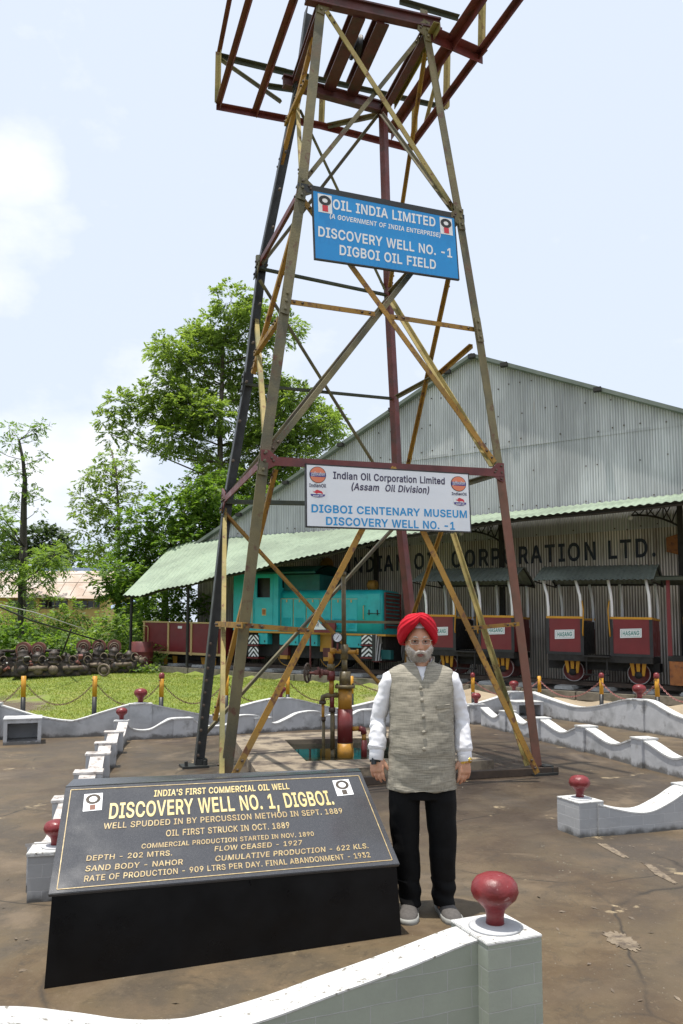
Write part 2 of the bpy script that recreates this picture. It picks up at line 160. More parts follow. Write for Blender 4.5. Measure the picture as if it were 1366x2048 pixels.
# ------------------------------------------------------------------ lettering
_cap = {}
GL = {'B':{"'":(206,['59,298 148,298 156,529 50,529']),'(':(273,['72,154 79,102 92,49 110,-3 132,-55 165,-116 266,-116 196,56 175,148 172,240 189,347 223,459 266,559 164,559 127,485 90,369 74,286 69,207']),')':(273,['7,-116 109,-116 163,-5 181,48 194,101 201,154 203,245 192,327 161,448 131,518 108,559 7,559 63,422 92,310 102,207 93,120 67,25']),',':(188,['51,91 14,-139 100,-139 163,91']),'-':(453,['94,264 94,168 357,168 357,264']),'.':(188,['31,24 48,-6 78,-23 113,-23 142,-6 160,24 160,58 142,88 113,105 78,105 48,88 31,59']),'1':(453,['192,529 66,437 67,322 194,412 192,75 56,75 56,-20 411,-20 411,75 296,75 296,529']),'A':(480,['-12,-20 99,-20 149,122 330,122 381,-20 492,-20 290,529 187,529', '239,429 268,296 296,219 182,219']),'B':(456,['145,77 145,211 266,209 296,200 317,184 331,162 335,136 333,121 327,107 317,95 301,86 278,79', '40,529 40,-20 286,-18 322,-11 353,0 379,15 401,34 418,57 436,108 436,164 420,213 392,249 355,273 335,278 335,254 368,269 394,295 412,329 418,374 410,427 398,452 383,474 362,493 338,509 309,520 276,527', '145,431 267,429 285,423 299,414 308,402 313,389 314,359 306,337 290,321 267,310 237,305 145,305']),'C':(510,['52,106 76,67 105,34 140,8 179,-12 222,-23 295,-26 347,-14 394,7 434,39 466,80 486,129 498,180 395,180 372,125 345,97 309,79 267,73 241,75 217,82 195,93 175,109 158,129 143,153 132,182 126,216 123,254 126,293 132,326 143,355 157,380 174,400 194,415 217,427 240,433 296,433 334,419 364,394 385,357 393,328 500,328 477,405 451,450 415,487 371,514 321,530 267,536 222,532 179,520 140,501 105,474 76,441 52,402 34,357 24,308 20,254 24,200 34,151']),'D':(502,['40,529 40,-20 220,-20 271,-16 318,-5 361,13 397,39 427,71 451,110 468,154 478,202 482,255 478,308 468,356 451,400 428,438 398,470 363,496 321,514 276,525 226,529', '282,87 251,80 145,77 145,431 256,429 284,422 309,411 330,395 347,376 361,352 371,324 377,292 379,255 377,219 371,186 361,157 347,133 329,114 308,98']),'E':(419,['145,77 145,209 375,209 375,306 145,306 145,432 392,432 392,529 40,529 40,-20 395,-20 395,77']),'F':(410,['40,-20 145,-20 145,201 366,201 366,298 145,298 145,432 389,432 389,529 40,529']),'G':(520,['51,107 75,68 104,35 139,8 178,-11 222,-23 269,-27 311,-24 350,-15 386,1 418,23 446,49 468,81 485,117 495,157 499,276 263,276 263,179 391,179 387,153 379,133 367,115 352,101 335,89 316,80 268,73 242,75 217,82 195,93 175,109 158,129 143,153 132,182 126,216 123,254 126,293 132,326 143,355 157,380 174,400 194,415 216,427 239,433 281,435 321,424 353,402 378,370 395,329 501,329 478,403 452,448 416,485 372,513 321,530 265,536 220,532 177,520 138,501 104,474 75,441 51,402 34,357 24,308 20,254 24,200 34,151']),'H':(517,['40,-20 145,-20 145,212 372,212 372,-20 477,-20 477,529 372,529 372,309 145,309 145,529 40,529']),'I':(300,['98,77 11,77 11,-20 289,-20 289,77 203,77 203,432 289,432 289,529 11,529 11,432 98,432']),'L':(393,['40,529 40,-20 381,-20 381,77 145,77 145,529']),'M':(628,['122,421 152,284 273,-20 356,-20 504,422 484,-20 588,-20 588,529 462,529 315,102 296,194 165,529 40,529 40,-20 142,-20']),'N':(523,['126,408 185,280 376,-20 483,-20 483,529 379,529 397,99 360,193 147,529 40,529 40,-20 145,-20']),'O':(533,['34,151 52,106 76,67 105,34 140,8 179,-12 221,-23 267,-27 313,-23 355,-12 394,8 429,34 458,67 482,106 499,151 510,200 513,254 510,308 499,357 482,402 458,441 429,474 394,501 355,520 313,532 267,536 221,532 179,520 140,501 105,474 76,441 52,402 34,357 24,308 20,254 24,200', '143,153 132,182 126,216 123,254 126,293 132,327 143,356 158,380 175,400 195,416 217,427 241,433 267,436 293,433 317,427 339,416 359,400 376,381 390,356 401,327 408,293 410,254 408,216 401,182 390,153 376,128 359,108 339,93 317,82 293,75 267,73 241,75 217,82 195,93 175,109 158,128']),'P':(445,['40,-20 145,-20 145,166 274,168 311,176 342,190 369,208 391,230 407,256 419,285 427,316 427,379 419,411 407,439 391,465 369,487 342,505 311,518 274,526 40,529', '254,431 287,421 308,403 320,379 324,348 320,316 308,291 287,274 254,264 145,263 145,432']),'R':(449,['40,-20 145,-20 145,178 235,178 341,-20 461,-20 342,199 342,199 369,216 391,237 408,262 420,290 427,320 427,384 420,415 408,443 391,468 369,489 342,506 311,519 275,526 40,529', '255,431 288,421 309,405 321,383 325,352 321,322 309,300 289,285 256,276 145,275 145,432']),'S':(447,['47,49 67,25 91,6 119,-9 152,-20 223,-29 263,-27 299,-20 332,-8 360,9 384,29 403,52 417,79 426,109 427,164 412,207 386,241 337,274 165,333 146,347 137,365 137,387 145,406 163,423 190,434 225,438 251,436 272,430 291,421 304,409 313,394 322,358 424,358 417,408 408,435 393,460 374,482 351,501 325,516 294,527 227,536 160,527 129,516 102,501 78,482 59,459 44,433 35,404 32,372 36,336 50,303 72,275 102,252 137,234 287,186 316,166 324,150 324,127 313,104 292,86 262,74 224,69 189,73 160,84 139,101 127,125 121,157 15,157 23,104 32,75']),'T':(449,['12,529 12,432 173,432 173,-20 277,-20 277,432 437,432 437,529']),'U':(517,['40,172 43,136 52,102 67,70 88,41 114,17 145,-2 179,-17 218,-25 259,-28 300,-25 338,-17 373,-2 403,17 429,41 450,70 465,102 474,136 477,172 477,529 373,529 371,158 359,123 336,96 303,78 259,72 215,78 181,96 158,123 146,158 144,529 40,529']),'V':(480,['98,529 -12,529 190,-20 292,-20 492,529 380,529 241,81 226,171']),'W':(686,['-10,529 140,-20 246,-20 342,415 348,318 440,-20 545,-20 696,529 588,529 493,84 481,201 395,529 291,529 193,81 183,201 98,529']),'Y':(472,['102,529 -20,529 183,203 183,-20 288,-20 288,203 491,529 370,529 238,303 220,336']),'a':(389,['64,-1 109,-22 160,-29 204,-24 254,-1 282,32 257,32 257,-20 357,-20 355,281 340,330 313,365 262,394 194,405 127,395 84,375 48,344 11,279 108,251 140,293 168,307 210,310 231,304 244,293 252,279 254,253 254,253 102,225 52,200 26,171 12,132 12,82 19,56 31,33', '118,84 113,97 113,114 119,125 142,140 255,165 254,126 246,103 229,84 205,71 158,66 129,75']),'d':(424,['24,110 36,76 54,46 75,20 100,-1 129,-16 162,-25 220,-27 262,-14 302,17 317,39 293,39 293,-20 392,-20 392,529 291,529 291,339 316,339 292,370 262,391 220,403 162,402 130,392 101,377 75,357 54,331 37,301 24,267 17,229 14,189 17,148', '121,144 116,189 121,234 135,270 158,296 170,303 185,308 224,308 237,304 263,285 281,255 290,214 290,165 281,123 263,92 238,74 204,67 186,69 172,73 145,94 136,106']),'e':(404,['17,147 24,110 38,76 56,46 79,20 106,-1 138,-16 174,-25 240,-27 290,-14 332,10 365,43 394,104 296,128 271,87 246,72 212,66 176,72 149,88 129,115 117,154 118,149 392,149 390,229 376,289 350,336 315,371 273,393 228,403 169,402 135,392 104,376 77,355 55,329 37,298 24,264 17,227 14,187', '121,245 135,275 157,296 187,308 223,308 251,297 271,275 285,243 285,241 120,241']),'i':(167,['23,467 40,440 67,424 100,424 128,440 145,467 145,500 128,527 100,542 67,542 39,527 23,500', '33,399 33,-20 134,-20 134,399']),'l':(189,['138,74 136,78 134,100 134,529 33,529 33,83 35,55 44,28 59,6 81,-10 109,-20 205,-16 186,76 147,72']),'m':(610,['33,-20 134,-20 135,254 144,279 158,296 177,307 200,310 215,309 228,304 239,296 247,286 252,276 254,-20 355,-20 356,260 363,281 376,296 394,306 418,310 449,304 460,297 468,288 474,274 476,253 476,-20 577,-20 575,285 569,314 544,359 507,390 461,405 414,405 373,393 337,371 310,340 318,345 320,353 301,375 278,393 249,403 201,405 164,394 131,373 105,342 116,328 132,399 33,399']),'n':(410,['33,-20 134,-20 135,244 144,273 160,293 182,305 210,309 230,307 246,301 258,291 268,277 274,258 276,234 276,-20 377,-20 375,273 369,303 358,331 326,372 281,397 228,405 196,402 167,393 140,378 117,357 118,333 132,399 33,399']),'o':(415,['25,110 38,76 56,46 79,20 106,-1 137,-16 171,-25 207,-28 244,-25 278,-16 309,-1 336,20 359,46 377,76 391,110 398,147 401,187 398,228 391,266 377,300 359,330 336,356 309,377 278,392 244,401 207,404 171,401 137,392 106,377 79,356 56,330 38,300 25,266 17,228 14,187 17,147', '121,144 116,187 121,231 135,268 158,295 171,303 187,308 228,308 244,303 257,295 280,268 294,231 299,187 294,144 280,108 257,81 244,73 228,69 187,69 171,73 158,81 135,108']),'p':(424,['132,339 132,399 33,399 33,-163 134,-163 134,39 108,39 133,7 164,-14 205,-27 263,-25 295,-16 324,-1 350,20 371,46 388,76 401,110 408,148 410,189 408,229 400,267 388,301 371,331 349,357 324,377 295,392 263,402 204,403 162,391 123,360 108,339', '133,189 138,236 152,272 174,296 185,303 221,310 239,308 253,304 279,284 297,254 307,213 307,166 297,124 279,93 253,73 239,69 201,69 188,73 162,92 144,123 138,142']),'r':(259,['132,341 132,399 33,399 33,-20 134,-20 135,250 143,273 159,290 179,301 263,303 263,404 187,403 141,384 108,351 103,341']),'s':(365,['63,8 105,-15 155,-27 213,-27 268,-12 312,16 341,56 349,81 351,107 348,136 338,163 321,185 297,204 268,218 146,253 133,264 129,278 130,285 134,292 155,307 188,312 206,311 218,307 238,291 258,254 352,276 327,335 300,368 262,391 214,403 158,403 107,389 65,362 36,322 27,275 30,244 40,217 58,194 81,175 111,161 221,131 240,121 246,110 246,94 242,87 233,79 220,72 181,66 147,71 135,77 126,85 119,96 107,130 9,109 33,44']),'t':(227,['155,73 149,79 146,99 146,307 224,307 224,399 146,399 146,491 45,491 45,399 -14,399 -14,307 45,307 45,92 48,60 59,31 78,7 104,-11 135,-21 238,-17 217,76 171,70']),'v':(389,['98,399 -12,399 149,-20 240,-20 401,399 291,399 196,84 200,116']),},
'R':{'-':(453,['105,253 105,179 346,179 346,253']),'.':(188,['42,27 56,2 81,-12 110,-12 134,2 149,27 149,55 134,80 110,94 81,94 56,80 42,56']),'0':(453,['48,153 60,110 77,73 98,42 124,17 155,-1 189,-12 227,-16 264,-12 299,-1 329,17 355,42 376,73 393,110 405,153 412,201 414,254 412,307 405,355 393,398 376,435 354,467 329,492 298,510 264,521 227,525 189,521 155,510 125,492 99,467 78,435 61,398 48,355 41,307 39,254 41,201', '124,178 118,254 124,331 142,390 154,411 169,428 186,441 205,448 227,450 248,448 267,441 284,428 299,411 311,390 329,331 335,254 329,178 311,119 299,98 284,80 267,68 248,61 227,59 205,61 186,68 169,80 154,98 142,119']),'1':(453,['195,518 77,431 78,342 204,432 203,64 67,64 67,-9 400,-9 400,64 285,64 285,518']),'2':(453,['55,51 55,-9 398,-9 398,66 162,66 162,57 343,253 379,314 389,353 388,400 381,426 369,450 353,471 333,490 310,505 284,516 255,522 195,522 165,516 139,504 115,489 95,470 78,447 66,421 59,393 56,353 135,353 141,395 155,421 177,439 206,449 240,449 269,441 291,424 306,401 311,371 307,344 286,303 228,235']),'3':(453,['104,15 157,-8 218,-16 252,-14 284,-7 313,4 338,20 360,39 378,61 391,87 399,115 402,145 399,174 392,202 379,227 361,250 339,269 312,284 282,294 248,299 235,296 381,457 381,518 61,518 61,443 279,443 279,452 148,302 148,239 228,237 271,225 299,205 315,177 320,145 314,111 297,86 271,69 238,60 201,60 169,68 143,83 126,104 116,141 33,141 39,102 49,76 63,52 82,32']),'6':(453,['77,70 93,45 114,24 138,7 165,-6 194,-13 226,-16 258,-13 287,-6 315,7 338,23 359,44 376,68 388,95 395,125 398,157 396,189 389,218 378,244 362,267 343,287 320,303 294,314 266,321 206,320 183,302 338,517 248,518 105,307 71,242 56,188 57,129 64,98', '139,122 134,158 139,194 155,223 178,244 209,255 244,255 274,244 297,223 313,193 318,157 313,121 297,92 274,70 244,59 209,59 179,70 155,92']),'7':(453,['82,-9 170,-9 400,446 400,518 53,518 53,443 309,443']),'8':(453,['67,57 84,36 106,18 132,3 161,-8 226,-16 291,-8 321,3 346,18 368,35 386,57 399,81 407,107 408,158 396,199 372,234 340,260 315,267 327,268 349,283 367,303 380,327 388,352 391,380 388,407 381,432 369,455 333,492 284,516 226,525 168,516 119,492 99,475 83,455 71,432 64,407 61,380 64,352 72,326 85,303 104,282 136,266 113,260 80,234 57,199 44,158 45,107 53,81', '130,109 125,139 130,170 147,196 173,215 207,225 245,225 279,215 305,196 322,170 327,139 322,109 306,86 281,69 247,59 206,59 171,69 146,86', '142,376 147,404 160,426 181,441 210,450 243,450 271,441 292,426 305,404 310,376 305,347 291,325 270,308 242,300 210,300 182,308 160,325 147,347']),'9':(453,['75,265 91,241 110,222 133,206 159,195 187,188 247,189 270,206 114,-9 205,-9 348,202 381,266 396,321 396,380 388,410 376,439 359,464 339,485 315,502 288,514 258,522 226,525 194,522 165,515 138,502 114,485 94,465 77,441 64,414 57,384 54,352 57,320 64,291', '140,315 134,352 140,387 155,417 179,438 209,450 244,450 274,438 297,417 313,387 318,350 313,315 298,286 274,265 243,254 209,254 179,265 155,286']),'A':(480,['4,-9 91,-9 141,133 338,133 389,-9 476,-9 282,518 195,518', '239,444 279,300 311,208 167,208']),'B':(456,['134,66 134,222 268,220 301,210 326,191 341,166 346,136 344,118 336,101 324,87 305,75 279,69', '51,518 51,-9 285,-7 319,-1 348,10 373,24 393,41 408,62 425,110 425,163 410,207 384,241 351,262 324,269 324,261 361,278 385,301 402,333 407,374 399,423 389,446 374,467 356,484 333,499 306,509 275,516', '134,443 268,440 290,433 306,422 318,408 324,392 325,357 315,331 297,312 270,299 237,294 134,294']),'C':(510,['62,111 84,74 112,42 145,17 183,-1 224,-12 294,-15 343,-4 388,17 426,47 456,86 476,133 484,169 402,169 382,119 352,88 313,69 267,62 239,64 213,72 189,84 167,101 149,122 133,148 122,179 115,214 112,254 115,294 122,329 133,360 148,386 167,408 188,425 213,437 238,444 298,444 340,429 373,401 395,362 401,339 485,339 467,400 442,444 408,478 366,504 319,519 267,525 223,521 183,510 145,491 112,466 84,435 62,397 45,354 35,307 31,254 35,202 45,154']),'D':(502,['51,518 51,-9 219,-9 269,-6 315,5 355,23 390,47 419,78 441,115 458,157 467,204 471,255 467,307 458,353 442,395 419,432 391,462 357,486 318,504 274,514 226,518', '285,76 253,69 134,66 134,443 257,440 288,433 315,420 338,403 356,382 371,357 382,327 388,293 390,255 388,217 381,183 371,153 356,127 337,106 313,89']),'E':(419,['134,66 134,220 364,220 364,295 134,295 134,443 381,443 381,518 51,518 51,-9 384,-9 384,66']),'F':(410,['51,-9 134,-9 134,212 355,212 355,287 134,287 134,443 378,443 378,518 51,518']),'H':(517,['51,-9 134,-9 134,223 383,223 383,-9 466,-9 466,518 383,518 383,298 134,298 134,518 51,518']),'I':(300,['109,66 22,66 22,-9 278,-9 278,66 192,66 192,443 278,443 278,518 22,518 22,443 109,443']),'K':(467,['51,518 51,-9 134,-9 134,163 197,231 367,-9 465,-8 255,288 463,515 360,518 129,255 134,518']),'L':(393,['51,518 51,-9 370,-9 370,66 134,66 134,518']),'M':(628,['121,429 162,288 280,-9 348,-9 505,430 495,-9 577,-9 577,518 470,518 315,86 286,190 158,518 51,518 51,-9 131,-9']),'N':(523,['123,420 194,286 382,-9 472,-9 472,518 390,518 400,87 351,187 141,518 51,518 51,-9 134,-9']),'O':(533,['45,154 62,111 85,74 113,42 146,17 183,-1 223,-12 267,-16 311,-12 351,-1 388,17 421,42 449,74 472,111 489,154 499,202 502,254 499,306 489,354 472,397 449,435 421,466 388,491 351,510 311,521 267,525 223,521 183,510 146,491 113,466 85,435 62,397 45,354 35,307 31,254 35,202', '133,148 122,179 115,214 112,254 115,294 122,330 133,360 149,387 167,408 189,425 213,437 239,444 267,447 295,444 321,437 345,425 366,408 385,387 400,361 412,330 419,294 421,254 419,214 412,179 400,148 385,122 366,100 345,84 321,72 295,64 267,62 239,64 213,72 189,84 167,101 149,122']),'P':(445,['51,-9 134,-9 134,177 273,179 307,187 337,199 362,216 382,237 398,261 409,288 416,317 416,378 409,407 398,434 382,458 362,478 337,495 307,508 273,515 51,518', '256,442 293,430 317,410 331,382 335,348 331,313 317,284 293,264 256,253 134,252 134,443']),'R':(449,['51,-9 134,-9 134,189 241,189 348,-9 443,-9 326,205 337,209 362,225 382,244 398,267 410,293 416,322 416,382 410,411 398,437 383,461 362,481 337,497 308,508 274,515 51,518', '257,442 293,431 318,413 331,386 336,352 331,319 318,293 294,275 257,265 134,264 134,443']),'S':(447,['56,55 75,33 97,15 124,1 154,-10 223,-18 262,-16 296,-9 327,2 354,18 376,36 394,59 407,83 415,110 416,162 403,202 379,233 332,264 159,323 138,340 126,362 126,389 136,413 157,432 187,445 225,449 252,447 276,441 297,430 313,416 323,398 330,369 411,369 406,405 398,431 384,454 367,474 345,492 320,506 291,516 227,525 163,516 134,506 108,492 86,474 68,453 54,429 46,402 43,372 47,338 59,308 80,283 107,262 141,244 292,196 325,173 335,152 335,124 322,97 298,76 265,63 224,58 187,62 154,74 131,94 116,121 112,146 28,146 34,107 43,79']),'T':(449,['23,518 23,443 184,443 184,-9 266,-9 266,443 426,443 426,518']),'U':(517,['51,173 54,138 63,105 77,75 97,49 121,26 150,7 183,-6 219,-15 259,-17 298,-15 335,-6 368,7 396,26 421,49 440,75 455,105 463,138 466,173 466,518 384,518 382,156 369,118 343,87 307,68 259,61 211,68 174,87 149,118 135,156 133,518 51,518']),'V':(480,['91,518 3,518 198,-9 284,-9 476,518 388,518 241,66 215,167']),'W':(686,['5,518 148,-9 237,-9 343,426 359,321 449,-9 537,-9 681,518 596,518 493,72 470,198 387,518 299,518 193,70 172,198 89,518']),'Y':(472,['96,518 0,518 194,206 194,-9 277,-9 277,206 471,518 376,518 237,281 211,331']),},
}
def textmesh(body, bold=.0, spacing=1.0):     # own outline alphabet in two weights (thousandths of an em)
    gl = GL['B' if bold >= .015 else 'R']; plain = all(c == ' ' or c in gl for c in body)
    if not plain and all(c == ' ' or c in GL['B'] for c in body): gl = GL['B']; plain = True
    cu = bpy.data.curves.new('t', 'CURVE' if plain else 'FONT')
    if plain:
        cu.dimensions = '2D'; cu.fill_mode = 'BOTH'; x = 0
        for ch in body:
            if ch == ' ': x += .25*spacing; continue
            for q in gl[ch][1]:
                P = [tuple(map(float, k.split(','))) for k in q.split()]; s = cu.splines.new('POLY'); s.points.add(len(P)-1); s.use_cyclic_u = True
                for k, (a, b) in enumerate(P): s.points[k].co = (x+a/1000, b/1000, 0, 1)
            x += (gl[ch][0]/1000+.03)*spacing
    else: cu.body = body; cu.size = 1; cu.resolution_u = 3
    ob = bpy.data.objects.new('t', cu); col.objects.link(ob); dg = bpy.context.evaluated_depsgraph_get()
    me = bpy.data.meshes.new_from_object(ob.evaluated_get(dg)); vs = [v.co.copy() for v in me.vertices]; fs = [tuple(p.vertices) for p in me.polygons]
    bpy.data.objects.remove(ob); bpy.data.curves.remove(cu); bpy.data.meshes.remove(me); return vs, fs
def capheight(): 
    if not _cap: _cap['h'] = max(v.y for v in textmesh('H')[0])
    return _cap['h']
def letter(mb, q, body, L, Rr, T, bold=.02, off=.003, spacing=1.0):   # L, Rr: baseline ends, T: top of the first letter, as seen in the photograph
    vs, fs = textmesh(body, bold, spacing); x0 = min(v.x for v in vs); x1 = max(v.x for v in vs); ch = capheight()
    a = Vector(uvof(q, *L)); b = Vector(uvof(q, *Rr)); t = Vector(uvof(q, *T)); n = (q[1]-q[0]).cross(q[3]-q[0]).normalized()
    if n.dot(q[0]-Vector((0, 0, CAMH))) > 0: n = -n
    P = []
    for v in vs:
        w_ = a+(b-a)*((v.x-x0)/(x1-x0))+(t-a)*(v.y/ch); P.append(bil(q, w_.x, w_.y)+n*off)
    if isinstance(mb, tuple): m_ = MB(); m_.add(P, fs); return m_.build('lettering', mb[0], mb[1], fix=False)
    mb.add(P, fs)
def qpoly(mb, q, uvs, off, m=0):
    n = (q[1]-q[0]).cross(q[3]-q[0]).normalized()
    if n.dot(q[0]-Vector((0, 0, CAMH))) > 0: n = -n
    mb.add([bil(q, u, v)+n*off for u, v in uvs], [tuple(range(len(uvs)))], m=m)
def ell(cu, cv, ru, rv, n=24, a0=0, a1=2*math.pi): return [(cu+ru*math.cos(a0+(a1-a0)*k/n), cv+rv*math.sin(a0+(a1-a0)*k/n)) for k in range(n)]

# ------------------------------------------------------------------ materials
def base_mat(name):
    m = bpy.data.materials.new(name); m.use_nodes = True; t = m.node_tree; b = t.nodes['Principled BSDF']; return m, t, b
def pos(t, scale=(1, 1, 1), uv=False):
    mp = N(t, 'ShaderNodeMapping'); mp.inputs['Scale'].default_value = scale
    if uv: g = N(t, 'ShaderNodeUVMap'); t.links.new(g.outputs[0], mp.inputs[0])
    else: g = N(t, 'ShaderNodeNewGeometry'); t.links.new(g.outputs['Position'], mp.inputs[0])
    return mp.outputs[0]
def noise(t, vec, scale, detail=5, rough=.55, dist=0):
    n = N(t, 'ShaderNodeTexNoise', i_Scale=scale, i_Detail=detail, i_Roughness=rough, i_Distortion=dist); t.links.new(vec, n.inputs['Vector']); return n.outputs[0]
def ramp(t, fac, stops):
    r = N(t, 'ShaderNodeValToRGB'); e = r.color_ramp.elements
    while len(e) < len(stops): e.new(.5)
    for k, (p, c) in enumerate(stops): e[k].position = p; e[k].color = (*c, 1) if len(c) == 3 else c
    t.links.new(fac, r.inputs[0]); return r.outputs[0]
def mix(t, fac, a, b, mode='MIX'):
    m = N(t, 'ShaderNodeMixRGB', blend_type=mode)
    for i, x in enumerate((fac, a, b)):
        if isinstance(x, bpy.types.NodeSocket): t.links.new(x, m.inputs[i])
        else: m.inputs[i].default_value = x if i == 0 else (*x, 1)
    return m.outputs[0]
def bumpn(t, b, h, strength, dist=.02):
    n = N(t, 'ShaderNodeBump', i_Strength=strength, i_Distance=dist); t.links.new(h, n.inputs['Height']); t.links.new(n.outputs[0], b.inputs['Normal'])
def M(name, cols, scale=3, rough=.6, metal=0, bump=.15, bscale=25, stretch=(1, 1, 1), dirt=None, rv=.12, bdist=.01, detail=6):
    m, t, b = base_mat(name); v = pos(t, stretch)
    if len(cols) == 1: cols = [cols[0], tuple(x*.82 for x in cols[0])]
    k = len(cols); n = noise(t, v, scale, detail); c = ramp(t, n, [(.33+.34*i/(k-1), cols[i]) for i in range(k)])
    if dirt:
        dc, ds, lo, hi = dirt; f = ramp(t, noise(t, v, ds, 8, .65), [(lo, (0, 0, 0)), (hi, (1, 1, 1))]); c = mix(t, f, c, dc)
    t.links.new(c, b.inputs['Base Color']); b.inputs['Metallic'].default_value = metal
    rr = ramp(t, noise(t, v, scale*2.3, 4), [(.3, (rough-rv,)*3), (.7, (min(1, rough+rv),)*3)]); t.links.new(rr, b.inputs['Roughness'])
    if bump: bumpn(t, b, noise(t, v, bscale, 5), bump, bdist)
    return m
MT = {}
MT['olive'] = M('olive weathered steel', [(.115, .095, .05), (.16, .135, .065), (.085, .08, .05), (.13, .09, .05)], 1.3, .7, 0, .35, 60, (1, 1, .8), ((.10, .045, .028), 9, .56, .66), detail=9)
MT['mustard'] = M('mustard weathered paint', [(.22, .11, .014), (.31, .165, .02), (.25, .15, .035)], 1.7, .65, 0, .35, 60, (1, 1, .8), ((.13, .055, .022), 11, .54, .62), detail=9)
MT['moss'] = M('pale mossy paint', [(.23, .18, .055), (.32, .25, .085), (.14, .13, .045)], 1.8, .75, 0, .35, 60, (1, 1, .8), ((.15, .07, .03), 11, .56, .64), detail=9)
MT['darkgreen'] = M('dark green grimy steel', [(.035, .045, .03), (.06, .065, .04)], 3, .7, 0, .3, 40)
MT['black'] = M('black tarred steel', [(.014, .015, .015), (.03, .032, .028)], 3, .5, 0, .25, 30)
MT['redoxide'] = M('dark red oxide paint', [(.10, .018, .018), (.15, .03, .026), (.075, .018, .017)], 2.2, .5, 0, .2, 30, dirt=((.05, .025, .02), 6, .55, .75))
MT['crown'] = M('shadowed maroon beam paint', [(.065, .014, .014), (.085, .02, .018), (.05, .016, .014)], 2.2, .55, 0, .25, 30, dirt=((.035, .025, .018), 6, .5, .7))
MT['legred'] = M('brown red leg paint', [(.15, .062, .04), (.20, .085, .055), (.12, .07, .045)], 2.2, .65, 0, .2, 30)
MT['knob'] = M('glossy maroon paint', [(.15, .014, .017), (.19, .02, .022), (.11, .013, .014)], 7, .38, 0, .8, 26, dirt=((.38, .23, .22), 24, .62, .72), bdist=.006)
MT['white'] = M('white limewash', [(.60, .60, .59), (.50, .50, .485), (.66, .66, .65)], 5, .85, 0, .6, 40, dirt=((.20, .185, .16), 30, .575, .64), detail=9)
MT['whiteworn'] = M('worn limewash', [(.40, .36, .33), (.55, .53, .51), (.30, .26, .235)], 5, .85, 0, .6, 40, dirt=((.16, .13, .11), 14, .55, .66), detail=9)
MT['whitepaint'] = M('white paint', [(.78, .79, .80), (.72, .73, .74)], 3, .5, 0, .1)
MT['yellow'] = M('yellow paint', [(.55, .27, .015), (.48, .23, .012)], 5, .5, 0, .1)
MT['blackpaint'] = M('black paint', [(.012, .012, .013), (.02, .02, .02)], 5, .45, 0, .1)
MT['maroon'] = M('maroon vehicle paint', [(.14, .012, .014), (.18, .016, .018)], 2, .45, 0, .08)
MT['teal'] = M('teal vehicle paint', [(.014, .36, .40), (.018, .42, .46), (.014, .32, .36)], 1.5, .42, 0, .08, dirt=((.05, .15, .13), 5, .62, .8))
MT['tealdark'] = M('dark teal grille', [(.006, .11, .11), (.006, .08, .08)], 3, .6)
MT['cream'] = M('cream lining paint', [(.55, .40, .17), (.48, .34, .14)], 4, .5, 0, .05)
MT['gold'] = M('lining yellow', [(.50, .26, .03), (.44, .22, .025)], 4, .5, 0, .05)
MT['rubber'] = M('dark underframe grime', [(.012, .011, .010), (.022, .02, .017)], 4, .75)
MT['rail'] = M('rusty rail steel', [(.06, .045, .035), (.10, .07, .05)], 6, .55, .4)
MT['granite'] = None
MT['sleeper'] = M('pale concrete block', [(.42, .42, .40), (.33, .33, .31), (.48, .48, .46)], 3, .85, 0, .4, 20, dirt=((.16, .15, .13), 4, .55, .75))
MT['slab'] = M('stained pale concrete', [(.19, .15, .105), (.27, .22, .155), (.13, .10, .07)], 1.6, .85, 0, .5, 14, dirt=((.06, .045, .035), 2.6, .47, .60), detail=9)
MT['scrap'] = M('rusted engine iron', [(.018, .016, .015), (.045, .036, .03), (.10, .08, .068)], 7, .6, .3, .6, 20, dirt=((.10, .05, .03), 9, .55, .7))
MT['scrapred'] = M('red oxide engine casing', [(.13, .04, .035), (.19, .07, .055), (.10, .035, .03)], 4, .65, 0, .4, 20, dirt=((.28, .2, .17), 7, .62, .78))
MT['scraptan'] = M('tan dusty iron', [(.17, .13, .095), (.11, .085, .06), (.23, .18, .13)], 5, .7, .2, .4, 20)
MT['bark'] = M('bark', [(.11, .09, .07), (.07, .055, .045), (.16, .135, .11)], 4, .9, 0, .6, 16, (1, 1, .3))
MT['darkbark'] = M('dark bark', [(.045, .037, .03), (.028, .024, .02)], 4, .9, 0, .6, 16, (1, 1, .3))
MT['chain'] = M('rusty chain iron', [(.10, .05, .035), (.16, .09, .065)], 20, .6, .3)
MT['chainpink'] = M('red painted chain iron', [(.28, .10, .09), (.35, .15, .13)], 20, .55)
MT['glassdark'] = M('dark window', [(.008, .009, .010), (.012, .013, .014)], 2, .12, 0, 0)
MT['ochre'] = M('ochre plaster wall', [(.55, .38, .17), (.47, .32, .14)], 1.2, .85, 0, .1, dirt=((.3, .22, .13), 2, .56, .72))
MT['bluetin'] = M('blue tin sheet', [(.22, .30, .46), (.28, .37, .52)], 2, .45)
MT['rustroof'] = M('rust stained roof sheet', [(.50, .42, .36), (.42, .32, .25), (.56, .50, .45)], .5, .7, 0, .1, dirt=((.24, .11, .06), .55, .55, .72))
MT['shield'] = M('rusty orange plate', [(.36, .13, .03), (.27, .09, .02)], 6, .6, dirt=((.08, .03, .02), 9, .5, .7))
MT['signblue'] = M('blue enamel sign', [(.006, .27, .64), (.006, .24, .60)], 2, .38, 0, .02)
MT['signwhite'] = M('white enamel sign', [(.78, .80, .84), (.72, .75, .80)], 1.5, .4, 0, .02)
MT['txtwhite'] = M('white lettering', [(.80, .81, .82), (.76, .77, .78)], 3, .5, 0, 0)
MT['txtnavy'] = M('dark violet lettering', [(.035, .025, .07), (.04, .03, .08)], 3, .5, 0, 0)
